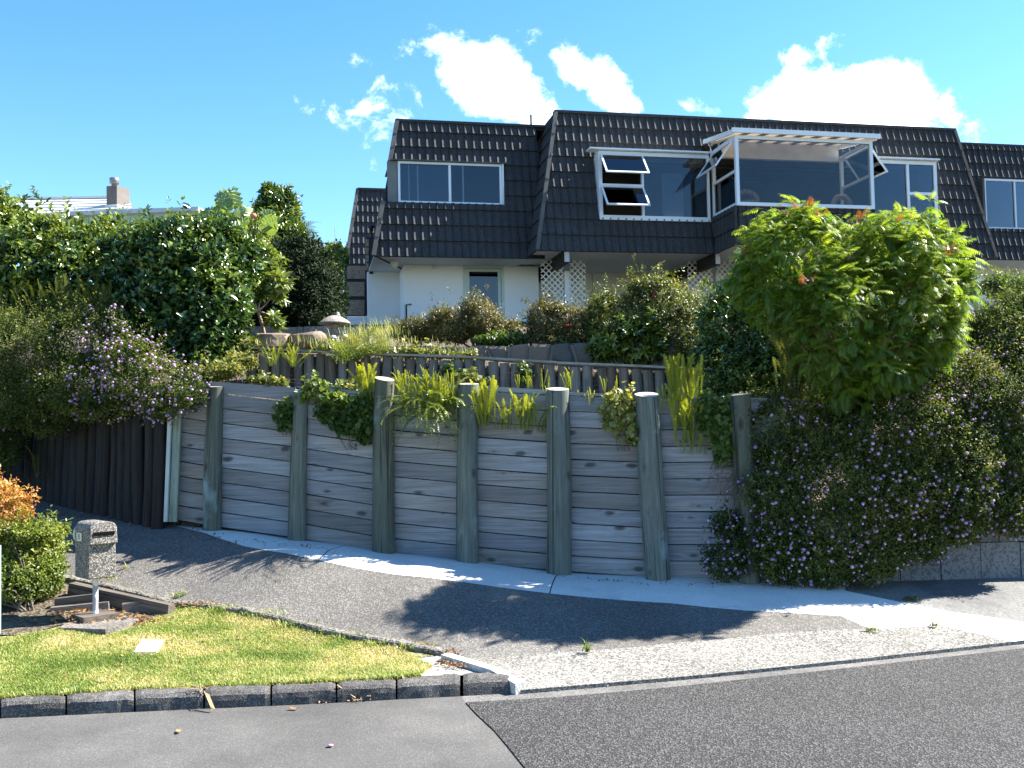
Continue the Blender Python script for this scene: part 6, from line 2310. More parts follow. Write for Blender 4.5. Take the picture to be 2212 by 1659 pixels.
for i in range(len(Pt)):
    out = Vector(Nt[i])
    axis = (out + Vector((0, 0, .55))).normalized()
    n_ = rng.randint(5, 7)
    ph = rng.random() * 6.28
    sidev = axis.cross(Vector((.3, .2, .9))).normalized()
    oth = axis.cross(sidev)
    lightness = max(0, min(1, .42 + .5 * (out.z * .5 + .5) + .25 * noise.noise(Vector(Pt[i]) * 1.7) + (Pt[i][2] - 4.2) * .22))  # high, upward leaves lighter, low ones darker: crown shade painted into the colour
    for j in range(n_):
        a = ph + j * 6.283 / n_ + rng.uniform(-.3, .3)
        d = ((sidev * math.cos(a) + oth * math.sin(a)) * 1.0 + axis * rng.uniform(.25, .75)).normalized()
        y = d
        z = (Vector((0, 0, 1)) - y * y.z)
        if z.length < .2:
            z = axis.copy()
        z.normalize()
        x = y.cross(z).normalized()
        z = x.cross(y)
        s = rng.uniform(.18, .27)
        p = Vector(Pt[i]) - axis * rng.uniform(.0, .12)
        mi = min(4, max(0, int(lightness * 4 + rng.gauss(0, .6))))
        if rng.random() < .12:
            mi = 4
        leaves.append((p, x, y, z, s, mi))
# inner leaves for depth
for i in range(260):
    b = TB[rng.randrange(len(TB))]
    d = Vector((rng.gauss(0, 1), rng.gauss(0, 1), rng.gauss(0, 1))).normalized() * rng.uniform(.3, .75)
    p = Vector((b[0] + d.x * b[3], b[1] + d.y * b[4], b[2] + d.z * b[5]))
    y = Vector((rng.gauss(0, 1), rng.gauss(0, 1), rng.gauss(0, .4))).normalized()
    z = (Vector((0, 0, 1)) - y * y.z).normalized()
    x = y.cross(z)
    leaves.append((p, x, y, z, rng.uniform(.3, .45), rng.choice((0, 0, 1))))
leaves.sort(key=lambda q: (q[0] - EYE).length - q[4])
VV, TT_, VA, off = [], [], [], 0
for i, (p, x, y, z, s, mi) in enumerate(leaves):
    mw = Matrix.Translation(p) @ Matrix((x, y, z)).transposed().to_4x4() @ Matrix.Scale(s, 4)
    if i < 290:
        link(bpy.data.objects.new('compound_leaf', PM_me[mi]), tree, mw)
    else:
        v, t, a = PM[mi]
        A = np.array(v) * s
        R = np.array([x, y, z])
        VV.append(A @ R + np.array(p))
        TT_.append(np.array(t) + off)
        VA += a
        off += len(v)
obj('crown', np_mesh('crown', np.concatenate(VV), np.concatenate(TT_), L_TREE, VA), tree, kind='stuff')
# red new growth at a few tips
for (xv, yv, d) in ((1745, 445, 11.25), (1728, 448, 11.30), (1775, 462, 11.15), (1700, 462, 11.35), (1855, 470, 11.05), (1845, 480, 11.10), (1752, 605, 10.75), (1735, 612, 10.75), (2045, 538, 11.15), (2052, 548, 11.15), (1935, 478, 11.05), (1600, 545, 11.45)):
    for j in range(3):
        a = rng.random() * 6.28
        y = Vector((math.cos(a) * .6, math.sin(a) * .6, .8)).normalized()
        z = (Vector((0, 0, 1)) - y * y.z).normalized()
        x = y.cross(z)
        mw = Matrix.Translation(pt(xv + rng.uniform(-4, 4), yv + 6, d)) @ Matrix((x, y, z)).transposed().to_4x4() @ Matrix.Scale(rng.uniform(.11, .17), 4)
        link(bpy.data.objects.new('young_leaf', RM_me), tree, mw)
M_TRUNK = m_plain('orange-brown bark', (.36, .2, .11), .8, vary=.3, scale=9, bump=.5)
mb = MB()
k1 = pt(1852, 880, 12.0)
mb.tube([tb_ - Vector((0, 0, .25)), tb_, pt(1848, 905, 12.0), k1], [.075, .07, .06, .055], 10)
mb.build('trunk', M_TRUNK, tree)
mb = MB()
for (xv, yv, d) in ((1740, 560, 11.60), (1850, 540, 11.50), (1960, 570, 11.50), (1690, 650, 11.60), (2010, 660, 11.40), (1800, 700, 11.20), (1920, 740, 11.20), (1900, 640, 11.70), (1770, 650, 11.80)):
    e = pt(xv, yv, d)
    m_ = k1.lerp(e, .5) + Vector((rng.uniform(-.15, .15), rng.uniform(-.1, .1), -.08))
    q_ = [k1 * (1 - t_) ** 2 + m_ * 2 * t_ * (1 - t_) + e * t_ ** 2 for t_ in (0, .2, .4, .6, .8, 1)]
    mb.tube(q_, [.045, .038, .03, .024, .016, .008], 7, caps=False)
    near = sorted(range(len(Pt)), key=lambda i: (Vector(Pt[i]) - e).length)[:12]
    for i in near:
        t0 = q_[rng.choice((2, 3, 4))]
        e2 = Vector(Pt[i])
        mb.tube([t0, t0.lerp(e2, .55) + Vector((0, 0, -.05)), e2], [.012, .009, .005], 5, caps=False)
mb.build('limbs', M_TRUNK, tree, kind='stuff')
# ================================================================ KERB, EDGINGS AND SMALL THINGS
rng = random.Random(23)
KJ = [-520, -300, -150, 0, 143, 291, 441, 586, 727, 857, 996]
kerb = empty('kerb', GP(586, 1525, 0) + (0,), 'row of worn stone kerb blocks between the grass verge and the road', 'kerb')
KBP = [(-900, 1545), (-150, 1517), (0, 1510), (300, 1490), (586, 1480), (720, 1475), (857, 1468), (1000, 1455)]


def kb(x):
    y = interp(KBP, x)
    return gz(x, y, .115)


def kf(x):
    return Vector((*GP(x, interp([(-900, 1592), (-150, 1559), (0, 1552), (143, 1545), (291, 1538), (441, 1531), (586, 1525), (727, 1518), (857, 1511), (997, 1504), (1128, 1496)], x), 0), 0))


def kerb_block(x0, x1, seed, end=False):
    """rough block: a grid of cross sections, each knocked about a little"""
    r = random.Random(seed)
    n = 12
    prof = [(0, -.12), (0, .0), (.012, .06), (.02, .095), (.055, .118), (.12, .125), (.20, .122), (.23, .112), (.235, -.12)]
    vs, fs = [], []
    for i in range(n + 1):
        f = i / n
        xa = x0 + (x1 - x0) * f
        a = kf(xa)
        b = kb(xa)
        dirv = Vector((b.x - a.x, b.y - a.y, 0)).normalized()
        depth = (Vector((b.x - a.x, b.y - a.y, 0)).length + .02) / .235
        e = min(f, 1 - f) * n
        sh = .8 if e < .5 else 1
        dn = 1.0
        if end and f > .72:
            dn = 1 - .85 * ((f - .72) / .28) ** 1.6
        for j, (d, z) in enumerate(prof):
            jit = .012 * noise.noise(Vector((a.x * 7 + seed * 3.1, j * .9, 1))) + (.018 * noise.noise(Vector((a.x * 17, j, seed))) if z > .1 else .004 * noise.noise(Vector((a.x * 20, j, seed))))
            zz = z * (dn if z > 0 else 1) - (.012 * (1 - sh) / .2 if z > .04 else 0)
            vs.append(a + dirv * (d * depth + jit) + Vector((0, 0, zz + jit * .6)))
    m = len(prof)
    for i in range(n):
        for j in range(m - 1):
            p = i * m + j
            fs.append((p, p + m, p + m + 1, p + 1))
    fs.append(tuple(range(m)))
    fs.append(tuple(reversed(range(n * m, n * m + m))))
    MB().add(vs, fs, False).build('kerb_stone', M_KERB, kerb)


for k, (a, b) in enumerate(zip(KJ, KJ[1:])):
    kerb_block(a + 2.2, b - 2.2, 60 + k)
kerb_block(1001, 1127, 91, True)
kerb_block(-900, -523, 59)

# concrete strips: along the drive, and the short raised one beside the crossing
M_STRIP = m_speckle('mossy concrete edging', (.07, .065, .055), (.24, .22, .19), 45, big=(1.6, .35), bump=.6, bdist=.012, stains=(3.0, (1, 1, 1), .56, .7, (.10, .10, .04)))
edg = empty('driveway_edging', GP(530, 1331, .28) + (.28,), 'low dark concrete edging strip between lawn and driveway', 'edging')
for k, (a, b) in enumerate(zip(EDGING[:-2], EDGING[1:-1])):
    A, B = Vector((*a, float(gh(*a)[0]))), Vector((*b, float(gh(*b)[0])))
    n_ = max(1, round((B - A).length / .9))
    for j in range(n_):
        p, q = A.lerp(B, j / n_), A.lerp(B, (j + 1) / n_)
        t_ = (q - p).normalized()
        for v in (p, q):
            v.z = float(gh(v.x, v.y)[0])
        p, q = p + t_ * .006, q - t_ * .006
        s_ = t_.cross(Vector((0, 0, 1))).normalized()
        if s_.y < 0:
            s_ = -s_
        hz_ = .035 + rng.uniform(-.008, .012)
        vs, fs = [], []
        m = 6
        for i in range(m + 1):
            c = p.lerp(q, i / m)
            w0, w1 = -.10 + .012 * rng.uniform(-1, 1), .02 + .01 * rng.uniform(-1, 1)
            vs += [c + s_ * w0 + Vector((0, 0, -.1)), c + s_ * w0 + Vector((0, 0, hz_ - .012)), c + s_ * (w0 + .02) + Vector((0, 0, hz_ + rng.uniform(-.004, .004))), c + s_ * (w1 - .02) + Vector((0, 0, hz_ + rng.uniform(-.004, .004))), c + s_ * w1 + Vector((0, 0, hz_ - .015)), c + s_ * w1 + Vector((0, 0, -.1))]
        for i in range(m):
            for j2 in range(5):
                p_ = i * 6 + j2
                fs.append((p_, p_ + 1, p_ + 7, p_ + 6))
        fs += [tuple(range(6)), tuple(reversed(range(m * 6, m * 6 + 6)))]
        MB().add(vs, fs).build('edging_block', M_STRIP, edg)
cs = MB()
a, b, c = gz(962, 1419, .12), gz(1070, 1452, .11), gz(1124, 1483, .06)
for p, q, h0, h1 in ((a, b, .1, .1), (b, c, .1, .04)):
    t_ = (q - p).normalized()
    s_ = t_.cross(Vector((0, 0, 1))).normalized() * .05
    z = Vector((0, 0, 1))
    cs.hexa([p - s_ - z * .1, q - s_ - z * .1, q + s_ - z * .1, p + s_ - z * .1, p - s_ + z * .03, q - s_ + z * .03, q + s_ + z * .03, p + s_ + z * .03])
tag(cs.build('crossing_edge', m_speckle('pale edging', (.4, .38, .34), (.58, .56, .5), 60, bump=.3)), 'narrow pale concrete edge at the left end of the stony crossing', 'edging', kind='thing')

# garden timbers and slab round the letterbox
M_SLEEPER = m_wood('old brown sleeper', (.04, .034, .03), (.15, .13, .11), (1, .8, .6), 'x', grain=16, knots=False, bump=.7)


def sleeper(p, q, w, h, label):
    p, q = Vector(p), Vector(q)
    t_ = (q - p)
    ln = t_.length
    t_.normalize()
    y = Vector((0, 0, 1)).cross(t_).normalized()
    z = t_.cross(y)
    mw = Matrix.Translation(p) @ Matrix((t_, y, z)).transposed().to_4x4()
    mb = MB()
    mb.hexa([(0, -w / 2, -h), (ln, -w / 2, -h), (ln, w / 2, -h), (0, w / 2, -h), (.008, -w / 2 + .008, 0), (ln - .008, -w / 2 + .008, .004), (ln - .006, w / 2 - .008, 0), (.01, w / 2 - .006, .003)])
    mb.build('timber_sleeper', M_SLEEPER, None, mw, label=label, cat='sleeper', group='old sleepers edging the bed by the letterbox')


sleeper(gz(155, 1258, .58), gz(372, 1306, .40), .11, .2, 'long old timber sleeper running from behind the letterbox to the lawn corner')
sleeper(gz(262, 1305, .40), gz(336, 1290, .45), .10, .16, 'short old timber sleeper right of the letterbox pole')
sleeper(gz(118, 1293, .47), gz(205, 1283, .50), .11, .16, 'dark old timber sleeper left of the letterbox pole, below the hedge')
sleeper(gz(108, 1312, .40), gz(236, 1300, .42), .10, .1, 'low old timber sleeper just behind the letterbox base')
M_PAD = m_speckle('worn concrete pad', (.11, .1, .09), (.22, .2, .17), 50, big=(2, .3), bump=.4)
pp = [gz(126, 1358, .3), gz(228, 1362, .3), gz(300, 1340, .3), gz(262, 1328, .3), gz(170, 1335, .3)]
mb = MB()
mb.add([v + Vector((0, 0, .012)) for v in pp] + [v - Vector((0, 0, .08)) for v in pp], [(0, 1, 2, 3, 4), (0, 5, 6, 1), (1, 6, 7, 2), (2, 7, 8, 3), (3, 8, 9, 4), (4, 9, 5, 0)])
mb.build('concrete_pad', M_PAD, None, label='flat worn concrete pad under the letterbox', cat='slab')
# leaf litter bed
lit = [GP(120, 1330, .36), GP(215, 1345, .32), GP(330, 1318, .36), GP(390, 1312, .36), GP(160, 1256, .55), GP(60, 1290, .5)]
surface('garden_bed', [GP(-80, 1375, .3), GP(60, 1368, .3), GP(130, 1352, .3), GP(240, 1340, .31), GP(300, 1335, .31), GP(392, 1308, .36), GP(165, 1256, .55), GP(-80, 1230, .65)], M_SOIL, .25, dz=.012)


# ---------------- the letterbox
M_PEBBLE = NT('pebble-dash')
v = M_PEBBLE.coord('Object')
vo = M_PEBBLE.node('ShaderNodeTexVoronoi')
vo.inputs['Scale'].default_value = 95
M_PEBBLE.l.new(v, vo.inputs['Vector'])
hv = M_PEBBLE.node('ShaderNodeSeparateColor')
M_PEBBLE.l.new(vo.outputs['Color'], hv.inputs[0])
cc_ = M_PEBBLE.ramp(hv.outputs[0], [(.0, (.045, .038, .033)), (.35, (.10, .088, .072)), (.6, (.23, .21, .185)), (.85, (.44, .42, .38)), (1, (.2, .17, .14))])
edge = M_PEBBLE.sstep(vo.outputs['Distance'], .45, .75)
cc_ = M_PEBBLE.mix(edge, cc_, (.07, .06, .05))
M_PEBBLE = M_PEBBLE.done(M_PEBBLE.pbr(cc_, .75, M_PEBBLE.bump(vo.outputs['Distance'], -1.0, .012), .4))
lbx = gz(206, 1336, .315)
lb = empty('letterbox', lbx, 'pebble-dashed concrete letterbox numbered 31 on a short white pole', 'letterbox')
ang = rad(-46)
fx = Vector((math.cos(ang), math.sin(ang), 0))      # the slot looks this way
sx = Vector((-fx.y, fx.x, 0))                       # to the right of the slot side
uz = Vector((0, 0, 1))
cB = lbx + uz * .0
zb_ = pt(205, 1252, lbx.y - .2).z
zt_ = pt(216, 1128, lbx.y - .2).z
HB = zt_ - zb_
DEP, WID, OVH = .37, .29, .045
# side profile (along fx, height): lower box, overhanging head with a rounded top at the back
C0 = lbx + uz * (zb_ - lbx.z)


def side_pt(a, b, h):
    return C0 + fx * a + sx * b + uz * h


zn = HB * .53
arch = [(WID / 2 * math.copysign(abs(math.cos(t_)) ** .6, math.cos(t_)), WID * .36 * math.sin(t_) ** .75) for t_ in np.linspace(0, math.pi, 13)]
sect_head = [(-WID / 2, zn), (WID / 2, zn)] + [(b, HB - WID * .36 + h) for b, h in arch]
body = MB()
# lower box
wl_ = WID / 2 - .002
body.hexa([side_pt(-DEP / 2, -wl_, 0), side_pt(DEP / 2, -wl_, 0), side_pt(DEP / 2, wl_, 0), side_pt(-DEP / 2, wl_, 0),
           side_pt(-DEP / 2, -wl_, zn + .06), side_pt(DEP / 2, -wl_, zn + .06), side_pt(DEP / 2, wl_, zn + .06), side_pt(-DEP / 2, wl_, zn + .06)])
n_ = len(sect_head)
f0, f1 = -DEP / 2 - .01, DEP / 2 + OVH
vs = [side_pt(f0, b, h + (.004 if i < 2 else 0)) for i, (b, h) in enumerate(sect_head)] + [side_pt(f1 - (.012 if i >= 2 else 0), b, h + (.045 if i < 2 else 0)) for i, (b, h) in enumerate(sect_head)]
fs = [tuple(range(n_)), tuple(reversed(range(n_, 2 * n_)))]
for i in range(n_):
    j = (i + 1) % n_
    fs.append((i, i + n_, j + n_, j))
body.add(vs, fs)
bo = body.build('body', M_PEBBLE, lb)
bev = bo.modifiers.new('bevel', 'BEVEL')
bev.width = .012
bev.segments = 2
bev.limit_method = 'ANGLE'
MB().box(side_pt(f1 - .02, -WID * .36, HB * .76), sx * WID * .74, fx * .024, uz * .038).build('slot', m_plain('slot dark', (.004, .004, .004), .95, .1), lb)
lid = []
mb = MB()
rs_ = [(0.0, .125), (.10, .125), (.125, .112), (.145, .07), (.152, 0.0)]
vs, fs = [], []
for dist, rr in rs_:
    for k in range(18):
        a = 2 * math.pi * k / 18
        vs.append(side_pt(-DEP / 2 - .012 - dist, math.cos(a) * rr, HB * .74 + math.sin(a) * rr))
for i in range(len(rs_) - 1):
    for k in range(18):
        fs.append((i * 18 + k, i * 18 + (k + 1) % 18, i * 18 + 18 + (k + 1) % 18, i * 18 + 18 + k))
mb.add(vs, fs, True)
mb.build('newspaper_lid', m_plain('pale green plastic', (.52, .62, .55), .4), lb)
MB().tube([lbx - uz * .05, lbx + uz * (zb_ - lbx.z + .01)], .028, 12).build('pole', m_speckle('flaking white pole', (.68, .68, .66), (.2, .19, .22), 9, big=(3, .1), bump=.2, thr=(.72, .8)), lb)
MB().box(lbx - fx * .16 - sx * .19 - uz * .02, fx * .34, sx * .36, uz * .075).build('base_slab', M_SLEEPER, lb)
# the number plate
M_PLATE = m_plain('cream plate', (.75, .72, .5), .5)
q0 = side_pt(-.075, -WID / 2 - .006, HB * .66)
plate = MB().box(q0 - fx * .025, fx * .13, -sx * .006, uz * .083).build('number_plate', M_PLATE, lb)
cu = bpy.data.curves.new('number', 'FONT')
cu.body = '31'
cu.size = .088
cu.extrude = .001
cu.align_x = 'CENTER'
cu.materials.append(M_BLACK)
nm_t = bpy.data.objects.new('number_text', cu)
nm = bpy.data.objects.new('number', bpy.data.meshes.new_from_object(nm_t))
bpy.data.objects.remove(nm_t)
mw = Matrix.Translation(q0 + fx * .0415 - sx * .0075 + uz * .013) @ Matrix((fx, uz, -sx)).transposed().to_4x4()
link(nm, plate, mw)

# white cover set in the grass
A = [gz(290, 1411, .195), gz(338, 1409, .195), gz(356, 1384, .215), gz(306, 1383, .215)]
A = [v + uz * .012 for v in A]
MB().hexa([v - uz * .05 for v in A] + A).build('utility_cover', m_plain('white plastic', (.85, .85, .85), .35, vary=.02), None, label='white flat cover lying in the grass of the verge', cat='cover')

# pale post at the very left edge of the view
pe = pt(-3, 1378, 9.8)
pte = pt(-2.5, 1178, 9.8)
MB().bar(pe, pte, .03, .03).build('edge_post', m_plain('pale aqua post', (.3, .48, .48), .5), None, label='thin pale aqua post at the left edge of the lawn', cat='post')

# ---------------- mushroom-shaped lantern and little ornaments
M_LANT = m_speckle('lichened stone', (.17, .15, .13), (.33, .3, .26), 45, big=(2, .2), bump=.4)
lx = pt(723, 733, 15.9)
lan = empty('stone_lantern', lx, 'mushroom-shaped stone lantern with a wide domed cap standing on the terrace', 'lantern')
k_ = 15.9 / FPX
hc = (733 - 700) * k_
R_ = 35 * k_
MB().lathe([(9 * k_, -.05), (9 * k_, hc * .5), (8.2 * k_, hc)], lx, 16).build('post', M_LANT, lan)
MB().lathe([(0, hc + .012), (R_ * .5, hc + .012), (R_ * .97, hc + .0), (R_, hc + .012), (R_ * .93, hc + .03), (R_ * .72, hc + .075), (R_ * .45, hc + .115), (R_ * .2, hc + .14), (0, hc + .145)], lx, 28).build('cap', M_LANT, lan)
MB().lathe([(.05, hc + .135), (.035, hc + .16), (.028, hc + .19), (0, hc + .2)], lx + Vector((.05, 0, .0)), 10).build('finial', M_LANT, lan)
for (xv, yv, lab) in ((720, 737, 'tiny pale stone mushroom in front of the lantern post'), (745, 735, 'tiny pale stone mushroom just right of the lantern')):
    c = pt(xv, yv, 15.2)
    o = empty('mushroom_ornament', c, lab, 'ornament', 'tiny stone mushrooms by the lantern')
    MB().lathe([(.018, -.05), (.016, .045)], c, 8).build('stalk', M_LANT, o)
    MB().lathe([(0, .04), (.05, .042), (.055, .05), (.035, .085), (0, .095)], c, 12).build('cap', m_plain('pale stone', (.5, .48, .43), .8), o)
MB().bar(pt(697, 732, 15.3), pt(697, 720, 15.3), .05, .05).build('marker_post', M_WHITEPAINT, None, label='short white peg on the terrace left of the lantern', cat='peg')

# ---------------- aerial and scaffold-like poles far behind, left of the house
aer = empty('aerial', pt(727, 640, 26), 'thin television aerial behind the white-flowered shrub', 'aerial')
MB().tube([pt(729, 720, 26), pt(724, 490, 26)], .012, 6).build('mast', m_plain('grey aluminium', (.5, .52, .54), .4), aer)
MB().tube([pt(684, 546, 26.2), pt(736, 558, 25.8)], .014, 6).build('boom', m_plain('grey aluminium', (.5, .52, .54), .4), aer)
for xv in (700, 708, 716, 722, 731):
    y_ = 546 + (xv - 684) * .23
    MB().tube([pt(xv, y_ - 13, 26), pt(xv + .5, y_ + 15, 26)], .008, 5).build('rod', m_plain('grey aluminium', (.5, .52, .54), .4), aer)
shrub('far_tree', 'small pale-topped tree far behind the corner of the house', 'tree', [(712, 560, 30, 28, 22, .6), (725, 545, 30, 18, 16, .5), (700, 585, 30, 30, 24, .6)], L_BRIGHT, tips=500, per=6, tw=.2, L=.14, W=.06, rough=.35, seed=61.0, nstems=5, var0=.5)


# ---------------- fallen leaves, twigs and weeds
def dry_leaf_mesh(seed):
    r = random.Random(seed)
    pts_, fs = [], []
    n = 5
    for i in range(n + 1):
        f = i / n
        w = math.sin(math.pi * (.08 + .9 * f)) * .22
        c = .25 * (f - .5) ** 2 * (1 + r.random())
        pts_ += [(-w, f - .5, c + .06 * r.uniform(0, 1.6)), (0, f - .5, c), (w, f - .5, c + .06 * r.uniform(0, 1.6))]
    for i in range(n):
        a = i * 3
        fs += [(a, a + 1, a + 4, a + 3), (a + 1, a + 2, a + 5, a + 4)]
    return pts_, fs


DL = []
for s in range(4):
    V, F = dry_leaf_mesh(s)
    T = [t_ for f in F for t_ in ((f[0], f[1], f[2]), (f[0], f[2], f[3]))]
    DL.append((np.array(V), np.array(T)))
for (xv, yv, z, s, yaw, lab) in ((386, 1583, .0, .085, .4, 'curled orange leaf on the old asphalt below the kerb'), (634, 1534, .0, .09, 1.4, 'flat tan leaf on the road near the kerb'), (545 - 90, 1395 - 10, .2, .08, 1.2, 'brown leaf lying in the grass right of the white cover'),
                                   (442, 1384, .22, .1, 1.8, 'reddish-brown leaf in the grass')):
    if xv == 455:
        continue
    c = gz(xv, yv, z)
    V, T = DL[rng.randrange(4)]
    me = np_mesh('fallen_leaf', V, T, L_DRY, np.full(len(V), rng.uniform(.45, .9)))
    obj('fallen_leaf', me, None, Matrix.Translation(c + uz * .012) @ Matrix.Rotation(yaw, 4, 'Z') @ Matrix.Rotation(rng.uniform(-.4, .4), 4, 'Y') @ Matrix.Scale(s, 4), label=lab, cat='leaf', group='single fallen leaves')
c = gz(714, 1614, .0)
MB().lathe([(0, .0), (.018, .003), (.022, .010), (.01, .013), (0, .009)], c + uz * .006, 8).build('fallen_blossom', m_plain('pink petal', (.6, .22, .42), .6), None, label='small pink blossom lying on the old asphalt', cat='blossom')


def scatter(poly_or_pts, n, smin, smax, name, label, zoff=.008, var=(.2, .9), road=None):
    VV, TT_, VA, off = [], [], [], 0
    for k in range(n):
        x, y, z = poly_or_pts()
        V, T = DL[rng.randrange(4)]
        s = rng.uniform(smin, smax)
        M = np.array((Matrix.Rotation(rng.random() * 6.28, 3, 'Z') @ Matrix.Rotation(rng.gauss(0, .4), 3, 'X') @ Matrix.Rotation(rng.gauss(0, .4), 3, 'Y')))
        VV.append((V * s) @ M.T + np.array([x, y, z + zoff]))
        TT_.append(T + off)
        VA += [rng.uniform(*var)] * len(V)
        off += len(V)
    obj(name, np_mesh(name, np.concatenate(VV), np.concatenate(TT_), L_DRY, VA), None, kind='stuff', label=label)


def along(pxs, spread, on=None):
    P = [gz(*p) for p in pxs]

    def f():
        i = rng.randrange(len(P) - 1)
        p = P[i].lerp(P[i + 1], rng.random())
        x, y = p.x + rng.gauss(0, spread), p.y + rng.gauss(0, spread)
        z = float(gh(x, y)[0]) if on is None else on
        return x, y, z
    return f


scatter(along([(130, 1318, .38), (225, 1312, .4), (330, 1325, .36), (250, 1335, .33), (100, 1340, .33)], .1), 420, .025, .07, 'leaf_litter', 'dry brown leaves round the letterbox base', .03)
scatter(along([(215, 1262, .56), (300, 1282, .48), (370, 1300, .38), (470, 1322, .3)], .035), 260, .02, .05, 'leaf_litter', 'dry leaves caught between the sleeper and the drive edging', .035)
scatter(along([(880, 1390, .15), (930, 1405, .12), (975, 1412, .11), (960, 1440, .1), (1000, 1445, .1)], .05), 260, .02, .05, 'leaf_litter', 'reddish dry leaves at the corner of lawn and crossing', .03, (.1, .8))
scatter(along([(440, 1385, .2), (700, 1400, .17), (300, 1440, .16), (120, 1460, .14), (800, 1440, .12)], .25), 110, .02, .045, 'leaf_litter', 'dry leaves scattered on the lawn', .03, (.3, 1))
scatter(along([(380, 1142, 1.0), (470, 1160, .93), (650, 1180, .83), (790, 1208, .72)], .09), 110, .02, .045, 'leaf_litter', 'dark leaves on the pale path at the foot of the plank wall', .008, (.0, .35))
scatter(along([(1200, 1250, .42), (1400, 1262, .38), (1640, 1262, .37), (1780, 1264, .35), (1950, 1254, .33)], .06), 160, .015, .04, 'leaf_litter', 'dark leaves along the wall at the right', .008, (.0, .35))
scatter(along([(60, 1090, 1.3), (180, 1104, 1.2), (350, 1142, 1.0)], .08), 130, .02, .05, 'leaf_litter', 'dead leaves along the foot of the dark palisade', .008, (.1, .8))
scatter(along([(700, 1515, 0), (790, 1508, 0), (760, 1514, 0)], .05, 0.0), 90, .015, .04, 'leaf_litter', 'dry plant scraps in the gutter below the kerb', .015, (.6, 1))
scatter(along([(1200, 1494, 0), (1500, 1468, 0), (1900, 1424, 0), (2150, 1396, 0)], .03, 0.005), 60, .01, .03, 'leaf_litter', 'small scraps along the crossing lip', .006, (.3, 1))
scatter(along([(520, 1170, .85), (800, 1230, .66), (430, 1230, .6), (700, 1290, .4)], .4), 45, .015, .03, 'leaf_litter', 'few scraps lying on the driveway', .006, (.3, 1))
# dead frond hanging over the kerb, and a heap of dry twigs
df = MB()
a, b = gz(440, 1492, .13), gz(458, 1537, .01)
df.tube([a, a.lerp(b, .35) + Vector((0, -.02, .03)), b + uz * .01], [.006, .005, .003], 5)
for k in range(16):
    f = .25 + .045 * k
    p = a.lerp(b, f) + uz * .02
    df.bar(p, p + Vector((.03, -.005, -.012)), .006, .003)
for k in range(26):
    p = a + Vector((rng.gauss(-.03, .045), rng.gauss(.02, .02), .015))
    df.bar(p, p + Vector((rng.gauss(0, .05), rng.gauss(0, .03), rng.uniform(-.02, .04))), .005, .003)
M_STRAW = m_plain('straw', (.42, .3, .16), .8, vary=.25)
df.build('dead_frond', M_STRAW, None, label='dry straw-coloured frond hanging over the kerb onto the road', cat='dead frond')
tw = MB()
for k in range(44):
    c = gz(rng.gauss(765, 22), rng.gauss(1511, 3), 0)
    tw.bar(c + uz * rng.uniform(.005, .03), c + Vector((rng.gauss(0, .07), rng.gauss(0, .03), rng.uniform(.004, .05))), .006, .004)
tw.bar(gz(728, 1480, .13), gz(768, 1513, .01) + uz * .02, .008, .006)
tw.build('twig_heap', M_STRAW, None, label='small heap of dry twigs in the gutter against the kerb', cat='twigs')


def weed(name, label, xv, yv, z, n, h, mat, cat='weed', sp=.03, W=.012, group=None):
    c = gz(xv, yv, z)
    c = Vector((c.x, c.y, z))
    p = np.array(c) + nrg.normal(size=(n, 3)) * np.array([sp, sp * .6, .0])
    V, T, va = blades(p, h, W, 1.1, np.clip(nrg.normal(size=n) * .2 + .55, 0, 1))
    obj(name, np_mesh(name, V, T, mat, va), None, label=label, cat=cat, group=group)


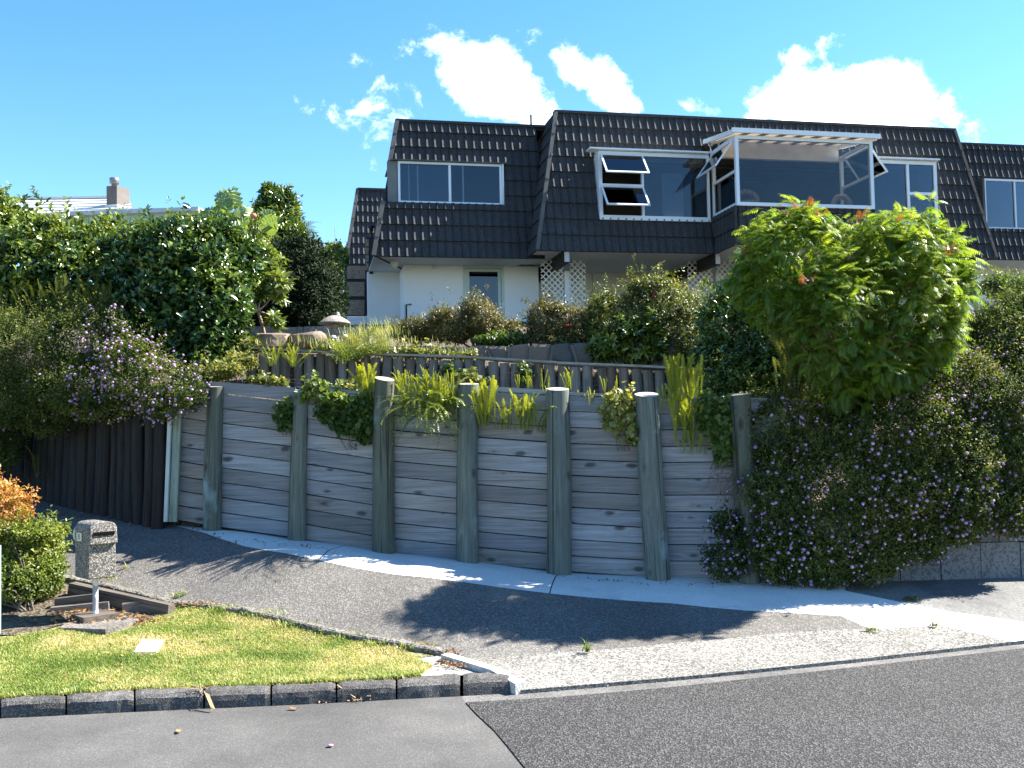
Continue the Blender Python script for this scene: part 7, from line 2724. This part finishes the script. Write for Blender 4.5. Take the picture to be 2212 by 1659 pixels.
weed('weed_clump', 'flat yellowish weed growing on the grey footpath', 1966, 1294, .24, 90, .035, L_AZ_YG, sp=.05)
weed('weed', 'small thin green weed at the driveway edge of the crossing', 1268, 1408, .105, 18, .13, L_IVY, sp=.015)
weed('weed', 'small green weed at the corner of the pale path and the crossing', 1883, 1362, .12, 26, .05, L_IVY, sp=.03)
weed('weed', 'tiny green weed where the crossing meets the pale strip', 2018, 1352, .11, 20, .05, L_IVY, sp=.02)
weed('weed', 'weed with reddish base growing on the driveway beside the edging', 272, 1238, .58, 10, .14, L_SUCC, sp=.012)
weed('weed', 'green weed tuft at the letterbox corner of the edging', 235, 1252, .56, 24, .09, L_SUCC, sp=.05)
mm = []
off = 0
VV, TT_, VA = [], [], []
for (x, y, z, n, h, s) in ((560, 1336, .28, 110, .05, .09), (640, 1352, .24, 90, .06, .08), (740, 1373, .19, 80, .05, .08), (820, 1389, .16, 70, .05, .07), (480, 1325, .31, 60, .05, .06), (390, 1292, .38, 40, .05, .04), (900, 1402, .13, 60, .06, .06), (700, 1364, .21, 60, .05, .06)):
    c = gz(x, y, z)
    p = np.array(c) + nrg.normal(size=(n, 3)) * np.array([s * 1.5, s * .5, 0])
    p[:, 2] = gh(p[:, 0], p[:, 1]) + .015
    V, T, va = blades(p, h, .011, 1.0, np.clip(nrg.normal(size=n) * .2 + .4, 0, 1))
    VV.append(V)
    TT_.append(T + off)
    VA.append(va)
    off += len(V)
for (line, n, h, jx) in ((KERB_BACK[1:], 1500, .055, .02), (EDGING[:5], 700, .05, .03)):
    L3 = [Vector((*q, 0)) for q in line]
    pp_ = []
    for _ in range(n):
        i = rng.randrange(len(L3) - 1)
        q = L3[i].lerp(L3[i + 1], rng.random())
        if noise.noise(q * 1.7) < -.05:
            continue
        pp_.append((q.x + rng.gauss(0, jx), q.y + rng.gauss(0, jx) - (.05 if h == .05 else -.01), 0))
    c = np.array(pp_)
    c[:, 2] = gh(c[:, 0], c[:, 1]) + .004
    V, T, va = blades(c, h, .008, 1.1, np.clip(nrg.normal(size=len(c)) * .22 + .5, 0, 1))
    VV.append(V)
    TT_.append(T + off)
    VA.append(va)
    off += len(V)
obj('edging_weeds', np_mesh('edging_weeds', np.concatenate(VV), np.concatenate(TT_), L_GRASS, np.concatenate(VA)), None, kind='stuff', label='moss and small weeds along the driveway edging')
